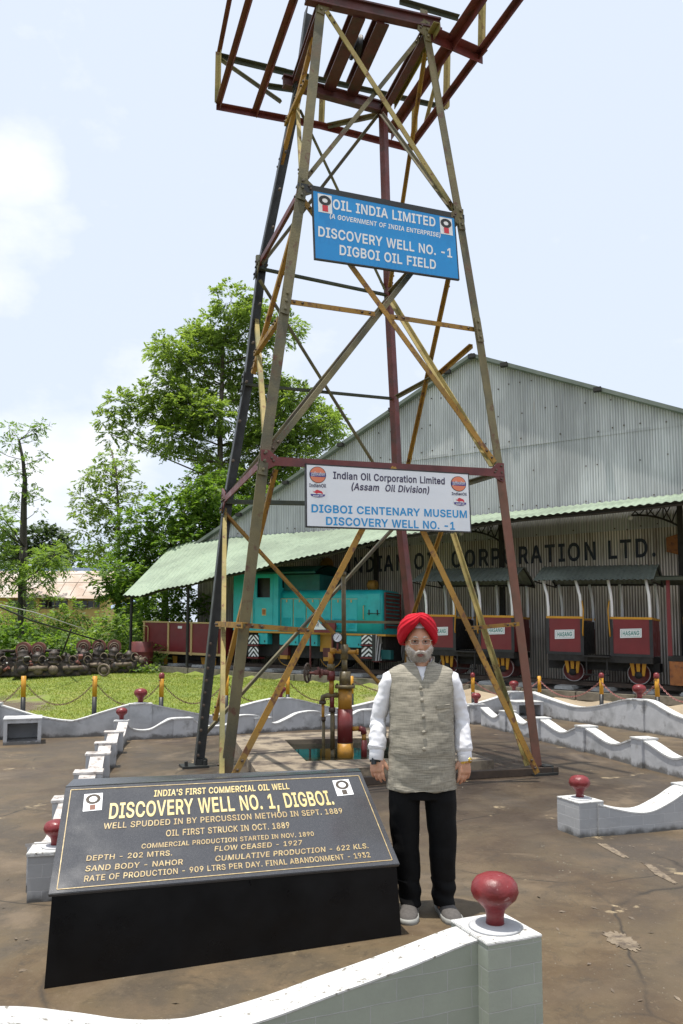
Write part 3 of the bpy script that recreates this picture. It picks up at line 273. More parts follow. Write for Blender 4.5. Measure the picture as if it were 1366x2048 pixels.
MT['txtblue'] = M('sky blue lettering', [(.008, .28, .62), (.008, .26, .58)], 3, .5, 0, 0)
MT['logored'] = M('signal red', [(.60, .03, .05), (.55, .03, .045)], 3, .5, 0, 0)
MT['logoorange'] = M('salmon orange', [(.72, .22, .12), (.66, .20, .11)], 3, .5, 0, 0)
MT['logoblue'] = M('logo deep blue', [(.06, .05, .25), (.05, .045, .22)], 3, .5, 0, 0)
MT['brass'] = M('cut gold lettering', [(.66, .53, .24), (.56, .43, .18), (.72, .62, .34)], 30, .45, .0, 0)
MT['brassfade'] = M('worn gold lettering', [(.52, .40, .19), (.38, .27, .13), (.60, .48, .24)], 30, .5, .0, 0)
MT['txtgreen'] = M('green lettering', [(.02, .20, .17), (.03, .22, .19)], 3, .5, 0, 0)
MT['navypaint'] = M('faded navy wall paint', [(.018, .026, .045), (.03, .038, .055), (.05, .052, .06)], 3, .7, 0, 0)
MT['roofedge'] = M('green grey flashing', [(.10, .12, .10), (.15, .17, .145)], 1.5, .6)
MT['pipeolive'] = M('greasy olive pipe', [(.13, .095, .035), (.085, .065, .03), (.17, .13, .05)], 6, .45, 0, .3, 30)
MT['pipeyellow'] = M('yellow pipe paint', [(.42, .20, .018), (.36, .17, .02)], 5, .45, 0, .2, 30, dirt=((.12, .08, .03), 6, .55, .72))
MT['pipered'] = M('red oxide pipe paint', [(.16, .022, .02), (.13, .02, .018)], 4, .4, 0, .15, 30)
def water_mat():
    m, t, b = base_mat('dark oily water'); b.inputs['Base Color'].default_value = (.012, .014, .010, 1); b.inputs['Roughness'].default_value = .03
    bumpn(t, b, noise(t, pos(t), 9, 3), .06, .01); return m
MT['water'] = water_mat()
def granite_mat():
    m, t, b = base_mat('polished black granite'); v = pos(t)
    c = ramp(t, noise(t, v, 420, 2), [(.45, (.045, .047, .052)), (.68, (.10, .10, .108)), (.78, (.22, .22, .23))])
    t.links.new(c, b.inputs['Base Color'])
    t.links.new(ramp(t, noise(t, v, 4.5, 7, .6), [(.35, (.10,)*3), (.7, (.26,)*3)]), b.inputs['Roughness']); return m
MT['granite'] = granite_mat()
def granite_base():
    m, t, b = base_mat('black painted plinth'); v = pos(t)
    t.links.new(ramp(t, noise(t, v, 5, 6), [(.3, (.005, .005, .006)), (.7, (.010, .010, .011))]), b.inputs['Base Color'])
    b.inputs['Specular IOR Level'].default_value = .22; t.links.new(ramp(t, noise(t, v, 6, 5), [(.3, (.22,)*3), (.7, (.5,)*3)]), b.inputs['Roughness']); bumpn(t, b, noise(t, v, 60, 3), .08, .003); return m
MT['plinth'] = granite_base()
def yard_mat():
    m, t, b = base_mat('stained yard concrete'); v = pos(t)
    n1 = noise(t, v, .55, 7, .62, .5); n2 = noise(t, v, 2.6, 8, .65); n3 = noise(t, v, 46, 3)
    c = ramp(t, n1, [(.30, (0.046, 0.028, 0.015)), (.42, (0.081, 0.051, 0.023)), (.50, (0.105, 0.074, 0.037)), (.58, (0.074, 0.056, 0.035)), (.70, (0.059, 0.044, 0.031))])
    c = mix(t, ramp(t, n2, [(.48, (0, 0, 0)), (.66, (.75,)*3)]), c, (0.140, 0.096, 0.052))
    # oil stained zone round the wellhead, its shape follows spilled oil
    sv = N(t, 'ShaderNodeVectorMath', operation='DISTANCE'); mp_ = N(t, 'ShaderNodeMapping'); mp_.inputs['Scale'].default_value = (1, 1, 0)
    g = N(t, 'ShaderNodeNewGeometry'); t.links.new(g.outputs['Position'], mp_.inputs[0]); t.links.new(mp_.outputs[0], sv.inputs[0]); sv.inputs[1].default_value = (.6, 10.2, 0)
    ad = N(t, 'ShaderNodeMath', operation='MULTIPLY_ADD'); t.links.new(n1, ad.inputs[0]); ad.inputs[1].default_value = 5.5; t.links.new(sv.outputs['Value'], ad.inputs[2])
    oil = ramp(t, N(t, 'ShaderNodeMapRange').outputs[0], [(0, (1, 1, 1)), (1, (0, 0, 0))])
    mr_ = [n for n in t.nodes if n.type == 'MAP_RANGE'][0]; mr_.inputs[1].default_value = 4.6; mr_.inputs[2].default_value = 8.6; t.links.new(ad.outputs[0], mr_.inputs[0])
    f2 = mix(t, 1.0, oil, ramp(t, noise(t, v, 1.7, 6, .6), [(.3, (.35,)*3), (.6, (.95,)*3)]), 'MULTIPLY')
    c = mix(t, f2, c, (0.034, 0.024, 0.019))
    c = mix(t, ramp(t, noise(t, v, 5.5, 9, .75, 1.2), [(.52, (0, 0, 0)), (.66, (.6,)*3)]), c, (0.036, 0.027, 0.017))
    c = mix(t, ramp(t, noise(t, v, 16, 6, .7), [(.58, (0, 0, 0)), (.70, (.45,)*3)]), c, (0.161, 0.122, 0.073))
    c = mix(t, ramp(t, noise(t, v, .32, 5, .6, .8), [(.40, (.55,)*3), (.52, (0, 0, 0))]), c, (0.050, 0.037, 0.026))
    c = mix(t, ramp(t, noise(t, v, .45, 7, .65, 1.5), [(.55, (0, 0, 0)), (.64, (.6,)*3)]), c, (0.170, 0.125, 0.079))
    # fine aggregate and pale chips
    c = mix(t, ramp(t, n3, [(.66, (0, 0, 0)), (.78, (.35,)*3)]), c, (0.237, 0.193, 0.122))
    # cracks
    dv = N(t, 'ShaderNodeMixRGB', i_0=.18); t.links.new(v, dv.inputs[1]); nn = N(t, 'ShaderNodeTexNoise', i_Scale=1.6, i_Detail=6.0); t.links.new(v, nn.inputs['Vector']); t.links.new(nn.outputs['Color'], dv.inputs[2])
    vo = N(t, 'ShaderNodeTexVoronoi', feature='DISTANCE_TO_EDGE', i_Scale=.62); t.links.new(dv.outputs[0], vo.inputs['Vector'])
    ck = ramp(t, vo.outputs['Distance'], [(.0, (1, 1, 1)), (.0075, (0, 0, 0))])
    ckm = mix(t, 1.0, ck, ramp(t, noise(t, v, .8, 3), [(.48, (0, 0, 0)), (.58, (1, 1, 1))]), 'MULTIPLY')
    c = mix(t, ckm, c, (0.025, 0.018, 0.011))
    pk = mix(t, 1.0, ramp(t, vo.outputs['Distance'], [(.0, (1, 1, 1)), (.05, (0, 0, 0))]), ramp(t, noise(t, v, 2.3, 7, .7), [(.60, (0, 0, 0)), (.64, (1, 1, 1))]), 'MULTIPLY')
    c = mix(t, pk, c, (0.308, 0.239, 0.144))
    t.links.new(c, b.inputs['Base Color'])
    t.links.new(mix(t, f2, (.72,)*3, (.30,)*3), b.inputs['Roughness'])
    bumpn(t, b, mix(t, .5, n3, n2), .35, .012); return m
MT['yard'] = yard_mat()
def lawn_mat():
    m, t, b = base_mat('lawn and bare earth'); v = pos(t)
    gr = ramp(t, noise(t, v, 1.2, 7), [(.3, (.13, .18, .022)), (.5, (.195, .24, .035)), (.7, (.26, .25, .055))])
    gr = mix(t, ramp(t, noise(t, v, 30, 3), [(.4, (0, 0, 0)), (.7, (.6,)*3)]), gr, (.06, .10, .012))
    dr = ramp(t, noise(t, v, 1.5, 7), [(.3, (.24, .19, .13)), (.7, (.36, .29, .20))])
    sx = N(t, 'ShaderNodeSeparateXYZ'); t.links.new(v, sx.inputs[0])
    e = N(t, 'ShaderNodeMath', operation='MULTIPLY_ADD', i_1=3.0); t.links.new(noise(t, v, .9, 5), e.inputs[0]); t.links.new(sx.outputs[0], e.inputs[2])
    f = ramp(t, N(t, 'ShaderNodeMapRange').outputs[0], [(0, (0, 0, 0)), (1, (1, 1, 1))])
    q = [n for n in t.nodes if n.type == 'MAP_RANGE'][0]; q.inputs[1].default_value = 2.2; q.inputs[2].default_value = 2.9; t.links.new(e.outputs[0], q.inputs[0])
    c = mix(t, f, gr, dr)
    mud = N(t, 'ShaderNodeVectorMath', operation='DISTANCE'); t.links.new(v, mud.inputs[0]); mud.inputs[1].default_value = (-9.2, 18.0, .3)
    e2 = N(t, 'ShaderNodeMath', operation='MULTIPLY_ADD', i_1=3.0); t.links.new(noise(t, v, 1.3, 5), e2.inputs[0]); t.links.new(mud.outputs['Value'], e2.inputs[2])
    q2 = N(t, 'ShaderNodeMapRange'); q2.inputs[1].default_value = 3.3; q2.inputs[2].default_value = 4.0; q2.inputs[3].default_value = 1; q2.inputs[4].default_value = 0; t.links.new(e2.outputs[0], q2.inputs[0])
    c = mix(t, q2.outputs[0], c, (.14, .10, .065)); t.links.new(c, b.inputs['Base Color'])
    t.links.new(mix(t, q2.outputs[0], (.9,)*3, (.25,)*3), b.inputs['Roughness']); bumpn(t, b, noise(t, v, 14, 6), .6, .05); return m
MT['lawn'] = lawn_mat()
MT['chipped'] = M('pale broken concrete', [(.12, .092, .06), (.21, .165, .115), (.085, .064, .042)], 9, .9, 0, .8, 40, dirt=((.08, .06, .045), 16, .52, .62), detail=9)
MT['ballast'] = M('dark oily track bed', [(.05, .043, .036), (.09, .075, .06), (.035, .03, .026)], 3, .85, 0, .7, 16, bdist=.03)
MT['kerbstone'] = M('mossy kerb stone', [(.12, .105, .08), (.19, .165, .125), (.07, .07, .04)], 2.5, .9, 0, .5, 14)
MT['grass'] = None
def leaf_mat(name, a, b_, c_, tr=.45):
    m, t, b = base_mat(name); g = N(t, 'ShaderNodeNewGeometry'); v = pos(t)
    cc = ramp(t, g.outputs['Random Per Island'], [(0, a), (.5, b_), (1, c_)])
    cc = mix(t, ramp(t, noise(t, v, .8, 3), [(.35, (0, 0, 0)), (.65, (.55,)*3)]), cc, a)
    b.inputs['Roughness'].default_value = .5; t.links.new(cc, b.inputs['Base Color'])
    tl = N(t, 'ShaderNodeBsdfTranslucent'); t.links.new(mix(t, 1, cc, (1.7, 1.7, .7), 'MULTIPLY'), tl.inputs[0])
    ms = N(t, 'ShaderNodeMixShader', i_0=tr); t.links.new(b.outputs[0], ms.inputs[1]); t.links.new(tl.outputs[0], ms.inputs[2])
    t.links.new(ms.outputs[0], t.nodes['Material Output'].inputs[0]); return m
MT['leaf'] = leaf_mat('feathery leaves', (.115, .175, .05), (.17, .245, .07), (.24, .32, .10), .55)
MT['leafdark'] = leaf_mat('dense leaves', (.08, .15, .03), (.13, .22, .045), (.20, .29, .065), .55)
MT['leafpale'] = leaf_mat('pale fresh leaves', (.11, .18, .045), (.17, .26, .07), (.24, .32, .11), .5)
MT['leaffar'] = leaf_mat('far leaves', (.045, .075, .035), (.06, .095, .045), (.075, .115, .055), .3)
MT['grass'] = leaf_mat('grass blades', (.13, .18, .02), (.19, .24, .032), (.26, .265, .055), .35)
def corr_mat(name, cols, streak, sc=1.0, rough=.5, metal=.05, valley=None):
    m, t, b = base_mat(name); v = pos(t)
    vs = pos(t, (2.2, 2.2, .16)); n = noise(t, vs, 3.0*sc, 6, .65); c = ramp(t, n, [(.28+.44*i/(len(cols)-1), x) for i, x in enumerate(cols)])
    f = ramp(t, noise(t, pos(t, (4, 4, .22)), 2.2, 7, .7), [(streak[1], (0, 0, 0)), (streak[2], (.8,)*3)]); c = mix(t, f, c, streak[0])
    pt = ramp(t, noise(t, pos(t, (.35, .35, .22)), 1.6, 3), [(.4, (.78,)*3), (.6, (1.08,)*3)]); c = mix(t, 1, c, pt, 'MULTIPLY')
    if valley:      # every sheet weathered to its own tone
        d0 = N(t, 'ShaderNodeVectorMath', operation='DOT_PRODUCT'); t.links.new(v, d0.inputs[0]); d0.inputs[1].default_value = (.871/.69, -.491/.69, 0); fl = N(t, 'ShaderNodeMath', operation='FLOOR'); t.links.new(d0.outputs['Value'], fl.inputs[0])
        sz = N(t, 'ShaderNodeSeparateXYZ'); t.links.new(v, sz.inputs[0]); z2 = N(t, 'ShaderNodeMath', operation='MULTIPLY_ADD', i_1=.345, i_2=-.72); t.links.new(sz.outputs[2], z2.inputs[0]); f2 = N(t, 'ShaderNodeMath', operation='FLOOR'); t.links.new(z2.outputs[0], f2.inputs[0]); cx = N(t, 'ShaderNodeCombineXYZ'); t.links.new(fl.outputs[0], cx.inputs[0]); t.links.new(f2.outputs[0], cx.inputs[1])
        wn_ = N(t, 'ShaderNodeTexWhiteNoise', noise_dimensions='2D'); t.links.new(cx.outputs[0], wn_.inputs['Vector']); c = mix(t, 1, c, ramp(t, wn_.outputs['Value'], [(0, (.80,)*3), (1, (1.08,)*3)]), 'MULTIPLY')
    if valley:      # shade of the troughs put into the colour, along with dirt settled there
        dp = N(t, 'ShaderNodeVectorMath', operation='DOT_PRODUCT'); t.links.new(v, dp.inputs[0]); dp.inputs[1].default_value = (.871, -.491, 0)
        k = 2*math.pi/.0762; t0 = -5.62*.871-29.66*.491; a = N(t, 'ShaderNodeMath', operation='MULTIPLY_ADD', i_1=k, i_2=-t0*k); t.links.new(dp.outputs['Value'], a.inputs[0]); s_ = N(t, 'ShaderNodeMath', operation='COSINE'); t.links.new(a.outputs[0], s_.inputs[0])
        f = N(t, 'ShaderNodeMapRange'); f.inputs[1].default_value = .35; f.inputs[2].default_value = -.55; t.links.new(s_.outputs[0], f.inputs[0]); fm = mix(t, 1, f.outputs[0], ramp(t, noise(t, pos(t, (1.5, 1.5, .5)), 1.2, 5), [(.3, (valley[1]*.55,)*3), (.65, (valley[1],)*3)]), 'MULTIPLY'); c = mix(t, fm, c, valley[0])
    t.links.new(c, b.inputs['Base Color']); b.inputs['Metallic'].default_value = metal; b.inputs['Roughness'].default_value = rough; return m
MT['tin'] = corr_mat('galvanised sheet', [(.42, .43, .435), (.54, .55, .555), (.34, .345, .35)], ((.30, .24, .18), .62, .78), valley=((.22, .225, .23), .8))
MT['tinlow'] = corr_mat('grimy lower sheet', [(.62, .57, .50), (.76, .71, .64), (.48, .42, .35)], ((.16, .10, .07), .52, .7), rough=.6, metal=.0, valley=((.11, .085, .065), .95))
MT['greentin'] = corr_mat('pale green roof sheet', [(.20, .265, .19), (.255, .315, .225), (.15, .205, .15)], ((.22, .27, .2), .6, .75), rough=.6, metal=0)
MT['greytin'] = corr_mat('grey green coach roof sheet', [(.17, .20, .18), (.23, .26, .23), (.13, .15, .14)], ((.1, .1, .09), .6, .75), rough=.55, metal=.1)
def wall_mat(name, cols, mortar, rough=.75):
    m, t, b = base_mat(name); v = pos(t); u = pos(t, (1, 1, 1), True)
    dn = N(t, 'ShaderNodeMixRGB', i_0=.012); nn = N(t, 'ShaderNodeTexNoise', i_Scale=7.0); t.links.new(u, nn.inputs['Vector']); t.links.new(u, dn.inputs[1]); t.links.new(nn.outputs['Color'], dn.inputs[2])
    br = N(t, 'ShaderNodeTexBrick'); t.links.new(dn.outputs[0], br.inputs['Vector']); br.offset = .5
    for k, x in (('Scale', 1.0), ('Mortar Size', .0022), ('Mortar Smooth', .35), ('Brick Width', .215), ('Row Height', .078), ('Bias', 0)): br.inputs[k].default_value = x
    br.inputs['Color1'].default_value = (*cols[0], 1); br.inputs['Color2'].default_value = (*cols[1], 1); br.inputs['Mortar'].default_value = (*mortar, 1)
    c = mix(t, ramp(t, noise(t, v, 5, 8, .65), [(.45, (0, 0, 0)), (.75, (.45,)*3)]), br.outputs[0], cols[2])
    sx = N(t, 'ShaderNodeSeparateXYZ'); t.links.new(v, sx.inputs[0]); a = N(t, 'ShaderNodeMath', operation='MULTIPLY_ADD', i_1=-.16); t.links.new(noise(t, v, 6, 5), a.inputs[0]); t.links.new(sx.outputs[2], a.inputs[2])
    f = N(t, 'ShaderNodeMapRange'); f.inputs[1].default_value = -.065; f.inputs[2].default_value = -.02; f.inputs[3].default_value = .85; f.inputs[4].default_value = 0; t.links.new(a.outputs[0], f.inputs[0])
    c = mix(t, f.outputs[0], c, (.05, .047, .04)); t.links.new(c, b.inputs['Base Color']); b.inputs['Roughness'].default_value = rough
    h = mix(t, .25, br.outputs['Fac'], noise(t, v, 50, 3)); n = N(t, 'ShaderNodeBump', i_Strength=.5, i_Distance=.006, invert=True); t.links.new(h, n.inputs['Height']); t.links.new(n.outputs[0], b.inputs['Normal']); return m
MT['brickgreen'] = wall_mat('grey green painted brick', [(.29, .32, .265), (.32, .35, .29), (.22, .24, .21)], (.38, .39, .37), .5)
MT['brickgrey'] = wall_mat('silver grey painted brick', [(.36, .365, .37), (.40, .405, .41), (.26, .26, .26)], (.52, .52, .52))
def plaster_mat():
    m = M('silver grey painted plaster', [(.42, .425, .435), (.49, .495, .505), (.33, .335, .34)], 2.2, .75, 0, .3, 20, dirt=((.12, .11, .10), 2.8, .58, .74), detail=9); t = m.node_tree; b = t.nodes['Principled BSDF']; v = pos(t)
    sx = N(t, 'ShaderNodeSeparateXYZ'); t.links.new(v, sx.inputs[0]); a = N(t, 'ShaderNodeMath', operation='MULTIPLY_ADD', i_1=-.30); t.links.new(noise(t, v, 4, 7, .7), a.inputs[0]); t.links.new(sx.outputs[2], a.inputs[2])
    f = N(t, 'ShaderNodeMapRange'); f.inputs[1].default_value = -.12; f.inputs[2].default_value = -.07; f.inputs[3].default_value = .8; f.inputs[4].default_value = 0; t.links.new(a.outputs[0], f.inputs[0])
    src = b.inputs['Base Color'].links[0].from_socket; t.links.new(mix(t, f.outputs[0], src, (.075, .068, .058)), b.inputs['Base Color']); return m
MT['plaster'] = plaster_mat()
# ------------------------------------------------------------------ ground
U = Vector((-.871, .491, 0)); W = Vector((-.491, -.871, 0)); Z = Vector((0, 0, 1)); T0 = Vector((7, 20, 0)); RS = .033
def zb(s): return .645+RS*s
def TK(s, w_, z=0): return T0+U*s+W*w_+Z*(zb(s)+z)          # a point in the railway's own frame
def SP(px, py, w_):                                         # along-track and height of a pixel on a plane beside the track
    p = onplane(px, py, T0+W*w_, W); s = (p-T0).dot(U); return s, p.z-zb(s)
def sstep(x): x = max(0, min(1, x)); return x*x*(3-2*x)
def hgt(x, y):
    p = Vector((x, y, 0))-T0; s = p.dot(U); w_ = p.dot(W); sc = max(-6, min(22, s)); top = zb(sc)-.19
    w0 = 3.1+max(0, min(8.0, (sc-1.5)*1.3)); 
    if w_ <= 1.75: return top+.0
    k = sstep((w0-w_)/(w0-1.75)); return max(0, (top-.17)*k) if y > 11.5 else max(0, (top-.17)*k*sstep((y-8)/3.5))
def onground(px, py):
    r = ray(px, py); o = Vector((0, 0, CAMH)); t = 5.0
    while t < 80:
        p = o+r*t
        if p.z <= hgt(p.x, p.y): return p
        t += .04
    return o+r*60
xs = np.concatenate([[-400, -150, -70], np.arange(-36, 26, .5), [40, 80, 160, 400]]); ys = np.concatenate([[-60, -20, -5], np.arange(0, 44, .5), [50, 60, 80, 130, 250, 900]])
g = MB(); nx = len(xs); g.add([(x, y, hgt(x, y)-.004) for y in ys for x in xs], [(j*nx+i, j*nx+i+1, (j+1)*nx+i+1, (j+1)*nx+i) for j in range(len(ys)-1) for i in range(nx-1)], True)
tag(g.build('ground', MT['lawn'], fix=False), kind='structure')
g = MB(); bed = []
for k in range(40):
    s = -9+k*.9; bed.append((TK(s, 1.72, -.185), TK(s, -1.95, -.185)))
for a, b in zip(bed, bed[1:]): g.add([a[0], b[0], b[1], a[1]], [(0, 1, 2, 3)])
tag(g.build('track_bed', MT['ballast']), kind='structure')
kb = MB()
for k in range(26):
    s = -9+k*1.35; ln = 1.33
    kb.box(TK(s+ln/2, 1.84+.012*math.sin(k*2.1), -.27+.01*math.sin(k*1.7)), (ln, .22, .2), (U+Z*RS, W, Z))
tag(kb.build('track_kerb', MT['kerbstone'], bev=.012), kind='structure')
# outer wall line: (pixel x, pixel y of its top edge, distance)
OUT = [(-130, 1420, 12.5), (-20, 1406, 12.9), (12, 1412, 13.0), (77, 1431, 13.15), (135, 1440, 13.3), (160, 1437, 13.35), (215, 1420, 13.5), (264, 1407, 13.65), (298, 1407, 13.75), (338, 1415, 13.95), (384, 1424, 14.25), (420, 1430, 14.45), (440, 1427, 14.55), (479, 1412, 14.8), (540, 1397, 15.15), (582, 1396, 15.4), (640, 1409, 15.75), (676, 1416, 15.95), (705, 1412, 16.1), (743, 1403, 16.35), (800, 1391, 16.65), (850, 1396, 16.9), (905, 1409, 17.1), (955, 1405, 17.35), (1005, 1390, 17.6), (1028, 1383, 17.72)]
OUT2 = [(1064, 1383, 17.6), (1105, 1398, 16.8), (1152, 1412, 16.0), (1190, 1412, 15.45), (1225, 1405, 14.95), (1258, 1398, 14.5), (1301, 1400, 13.95), (1335, 1418, 13.5), (1366, 1433, 13.1), (1420, 1446, 12.5), (1500, 1440, 11.7)]
INR = [(243, 1441, 12.85), (267, 1457, 12.95), (298, 1458, 13.05), (325, 1444, 13.12), (344, 1436, 13.2), (381, 1436, 13.4), (408, 1450, 13.5), (453, 1448, 13.7), (474, 1431, 13.8), (513, 1430, 14.0), (532, 1440, 14.1), (550, 1445, 14.17), (572, 1436, 14.27), (598, 1424, 14.4), (637, 1422, 14.55), (674, 1438, 14.7), (695, 1432, 14.78), (721, 1419, 14.9), (760, 1419, 15.05), (800, 1432, 15.2), (850, 1432, 15.35), (900, 1420, 15.45), (925, 1413, 15.55), (944, 1408, 15.62)]
def pts3(L): return [AY(*p) for p in L]
yard_pts = [Vector((-9.5, 12.1, 0)), Vector((-9.5, -4, 0)), Vector((9, -4, 0)), Vector((9, 10, 0))] + [Vector((p.x, p.y, 0)) for p in reversed(pts3(OUT2))] + [Vector((p.x, p.y, 0)) for p in reversed(pts3(OUT))]
g = MB(); g.add([p+Z*.006 for p in yard_pts], [tuple(range(len(yard_pts)))]); tag(g.build('yard_floor', MT['yard']), kind='structure')

# broken places where the screed has come away
def chipped(pts, seed, jag=.18):
    rg = random.Random(seed); c = sum((G(*q) for q in pts), Vector())/len(pts); o = []
    for i in range(len(pts)):
        a, b = G(*pts[i]), G(*pts[(i+1) % len(pts)])
        for k in range(11): p = a.lerp(b, k/11); o.append(c+(p-c)*(1+rg.uniform(-jag, jag))+Z*.0095)
    m = MB(); m.add([c+Z*.0095]+o, [(0, 1+i, 1+(i+1) % len(o)) for i in range(len(o))]); tag(m.build('yard_patch', MT['chipped'], fix=False), kind='structure')
chipped([(1206, 1868), (1232, 1866), (1262, 1878), (1282, 1893), (1274, 1906), (1240, 1898), (1216, 1886)], 1); chipped([(1283, 1727), (1300, 1730), (1330, 1750), (1354, 1768), (1346, 1769), (1312, 1752)], 2, .12)
chipped([(1192, 1688), (1212, 1690), (1240, 1706), (1257, 1717), (1246, 1718), (1216, 1702)], 3, .12)
# ------------------------------------------------------------------ low scalloped walls
def resample(P, n=5):
    o = []
    for i in range(len(P)-1):
        p0, p1, p2, p3 = P[max(i-1, 0)], P[i], P[i+1], P[min(i+2, len(P)-1)]
        for k in range(n):
            t = k/n; o.append(.5*((2*p1)+(p2-p0)*t+(2*p0-5*p1+4*p2-p3)*t*t+(3*p1-p0-3*p2+p3)*t**3))
    return o+[P[-1]]
KN = [(.2, 0), (.185, .2), (.21, .36), (.32, .48), (.45, .60), (.5, .73), (.475, .88), (.39, 1.0), (.23, 1.08), (0, 1.105)]
def knob(P, D, parent, collar=True):
    k = MB().lathe([(r*D, z*D) for r, z in KN], P, 22).build('finial', MT['knob'], parent)
    if collar: MB().lathe([(.56*D, 0), (.52*D, .035*D), (.25*D, .07*D), (0, .07*D)], P+Z*.001, 22).build('mortar_collar', MT['plaster'], k)
    return k
def lowwall(label, P, th, mat, pillars=(), group='low scalloped walls of the yard', cope=.022, n=5, cm='white'):
    P = resample(P, n); base = Vector((P[0].x, P[0].y, 0)); root = thing('low_wall', label, 'low wall', base, group)
    b = MB(); c = MB(); d = 0; N_ = len(P); sec = []; csec = []
    for i, p in enumerate(P):
        t = (P[min(i+1, N_-1)]-P[max(i-1, 0)]); t.z = 0; t.normalize(); nn = Vector((t.y, -t.x, 0))
        if i: d += (Vector((p.x, p.y, 0))-Vector((P[i-1].x, P[i-1].y, 0))).length
        zt = p.z-cope; q = Vector((p.x, p.y, 0)); capo = .012 if cope > .015 else .003
        sec.append((q+nn*th/2, q-nn*th/2, zt, d)); e = capo
        csec.append([q+nn*(th/2+e)+Z*zt, q+nn*(th/2+e)+Z*p.z, q-nn*(th/2+e)+Z*p.z, q-nn*(th/2+e)+Z*zt])
    for sgn in (0, 1):
        vs = []
        for s_ in sec: vs += [s_[sgn], s_[sgn]+Z*s_[2]]
        i0 = b.add(vs, [(2*i, 2*i+2, 2*i+3, 2*i+1) for i in range(N_-1)])
        for k, s_ in enumerate(sec): b.uv[i0+2*k] = (s_[3], 0); b.uv[i0+2*k+1] = (s_[3], s_[2])
    for e in (0, -1): b.add([sec[e][0], sec[e][1], sec[e][1]+Z*sec[e][2], sec[e][0]+Z*sec[e][2]], [(0, 1, 2, 3)])
    c.loft(csec, False)
    b.build('wall_body', mat, root, fix=False); c.build('coping', MT[cm], root)
    for (x, y, z, dr, sz, kd) in pillars:
        dr = Vector((dr[0], dr[1], 0)).normalized(); nn = Vector((-dr.y, dr.x, 0)); sx, sy = sz if isinstance(sz, tuple) else (sz, sz); q = Vector((x, y, 0)); m = MB()
        cs = [q-dr*sx/2-nn*sy/2, q+dr*sx/2-nn*sy/2, q+dr*sx/2+nn*sy/2, q-dr*sx/2+nn*sy/2]; u0 = 0
        for i in range(4):
            a, b2 = cs[i], cs[(i+1) % 4]; L = (b2-a).length; i0 = m.add([a, b2, b2+Z*(z-.009), a+Z*(z-.009)], [(0, 1, 2, 3)])
            for k, uvv in enumerate(((u0, 0), (u0+L, 0), (u0+L, z-.009), (u0, z-.009))): m.uv[i0+k] = uvv
            u0 += .215*2
        pil = m.build('pillar', mat, root, fix=False)
        ov, hh_ = (.022, .024) if cope > .015 else (.006, .012); MB().box(q+Z*(z+.002-hh_/2), (sx+ov, sy+ov, hh_), (dr, nn, Z)).build('pillar_cap', MT[cm], pil, bev=.003)
        if kd: knob(q+Z*(z+.002), kd, pil)
    return root
def dirat(P, i): a = P[min(i+1, len(P)-1)]-P[max(i-1, 0)]; return (a.x, a.y)
o1 = pts3(OUT); o2 = pts3(OUT2); inr = pts3(INR)
def mid(a, b): m = (a+b)/2; return m
def pil(P, i, j, sz, kd, dz=.004): m = mid(P[i], P[j]); d = P[j]-P[i]; return (m.x, m.y, m.z+dz, (d.x, d.y), sz, kd)
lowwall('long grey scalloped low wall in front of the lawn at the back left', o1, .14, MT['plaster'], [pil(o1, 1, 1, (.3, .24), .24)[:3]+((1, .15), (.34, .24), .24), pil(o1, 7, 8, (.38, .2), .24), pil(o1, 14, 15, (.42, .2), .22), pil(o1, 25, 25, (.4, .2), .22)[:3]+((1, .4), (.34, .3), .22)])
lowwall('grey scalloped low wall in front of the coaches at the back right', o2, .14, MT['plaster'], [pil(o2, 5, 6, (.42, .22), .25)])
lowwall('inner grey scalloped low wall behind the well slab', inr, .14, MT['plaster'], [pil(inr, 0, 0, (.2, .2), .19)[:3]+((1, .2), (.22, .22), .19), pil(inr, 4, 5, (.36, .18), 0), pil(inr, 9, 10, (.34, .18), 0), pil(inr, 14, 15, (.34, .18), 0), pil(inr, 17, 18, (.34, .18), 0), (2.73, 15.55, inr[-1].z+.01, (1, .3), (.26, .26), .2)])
# left inner wall, seen along its length
LW = [(-3.58, 12.6), (-3.34, 11.3), (-3.06, 10.0), (-2.84, 9.0), (-2.52, 7.7), (-2.22, 6.35), (-1.93, 4.95)]
LP = []
for i, (x, y) in enumerate(LW):
    LP.append(Vector((x, y, .31 if i else .33)))
    if i < len(LW)-1: x2, y2 = LW[i+1]; LP.append(Vector(((x+x2)/2, (y+y2)/2, .17)))
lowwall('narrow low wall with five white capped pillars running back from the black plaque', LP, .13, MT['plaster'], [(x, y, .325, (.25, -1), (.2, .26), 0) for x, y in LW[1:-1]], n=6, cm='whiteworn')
# left front pillar with red finial
lp = thing('gate_pillar', 'grey brick pillar with red finial half behind the black plaque', 'pillar', (-1.83, 4.86, 0))
def solo_pillar(root, x, y, z, dr, sz, kd, mat):
    dr = Vector((*dr, 0)).normalized(); nn = Vector((-dr.y, dr.x, 0)); q = Vector((x, y, 0)); m = MB(); cs = [q-dr*sz[0]/2-nn*sz[1]/2, q+dr*sz[0]/2-nn*sz[1]/2, q+dr*sz[0]/2+nn*sz[1]/2, q-dr*sz[0]/2+nn*sz[1]/2]
    for i in range(4):
        a, b2 = cs[i], cs[(i+1) % 4]; L = (b2-a).length; i0 = m.add([a, b2, b2+Z*(z-.02), a+Z*(z-.02)], [(0, 1, 2, 3)])
        for k, uvv in enumerate(((i*.43+.02, 0), (i*.43+.02+L, 0), (i*.43+.02+L, z-.02), (i*.43+.02, z-.02))): m.uv[i0+k] = uvv
    m.build('pillar_body', mat, root, fix=False); MB().box(q+Z*(z-.01), (sz[0]+.02, sz[1]+.02, .024), (dr, nn, Z)).build('pillar_cap', MT['white'], root, bev=.004)
    if kd: knob(q+Z*(z+.002), kd, root)
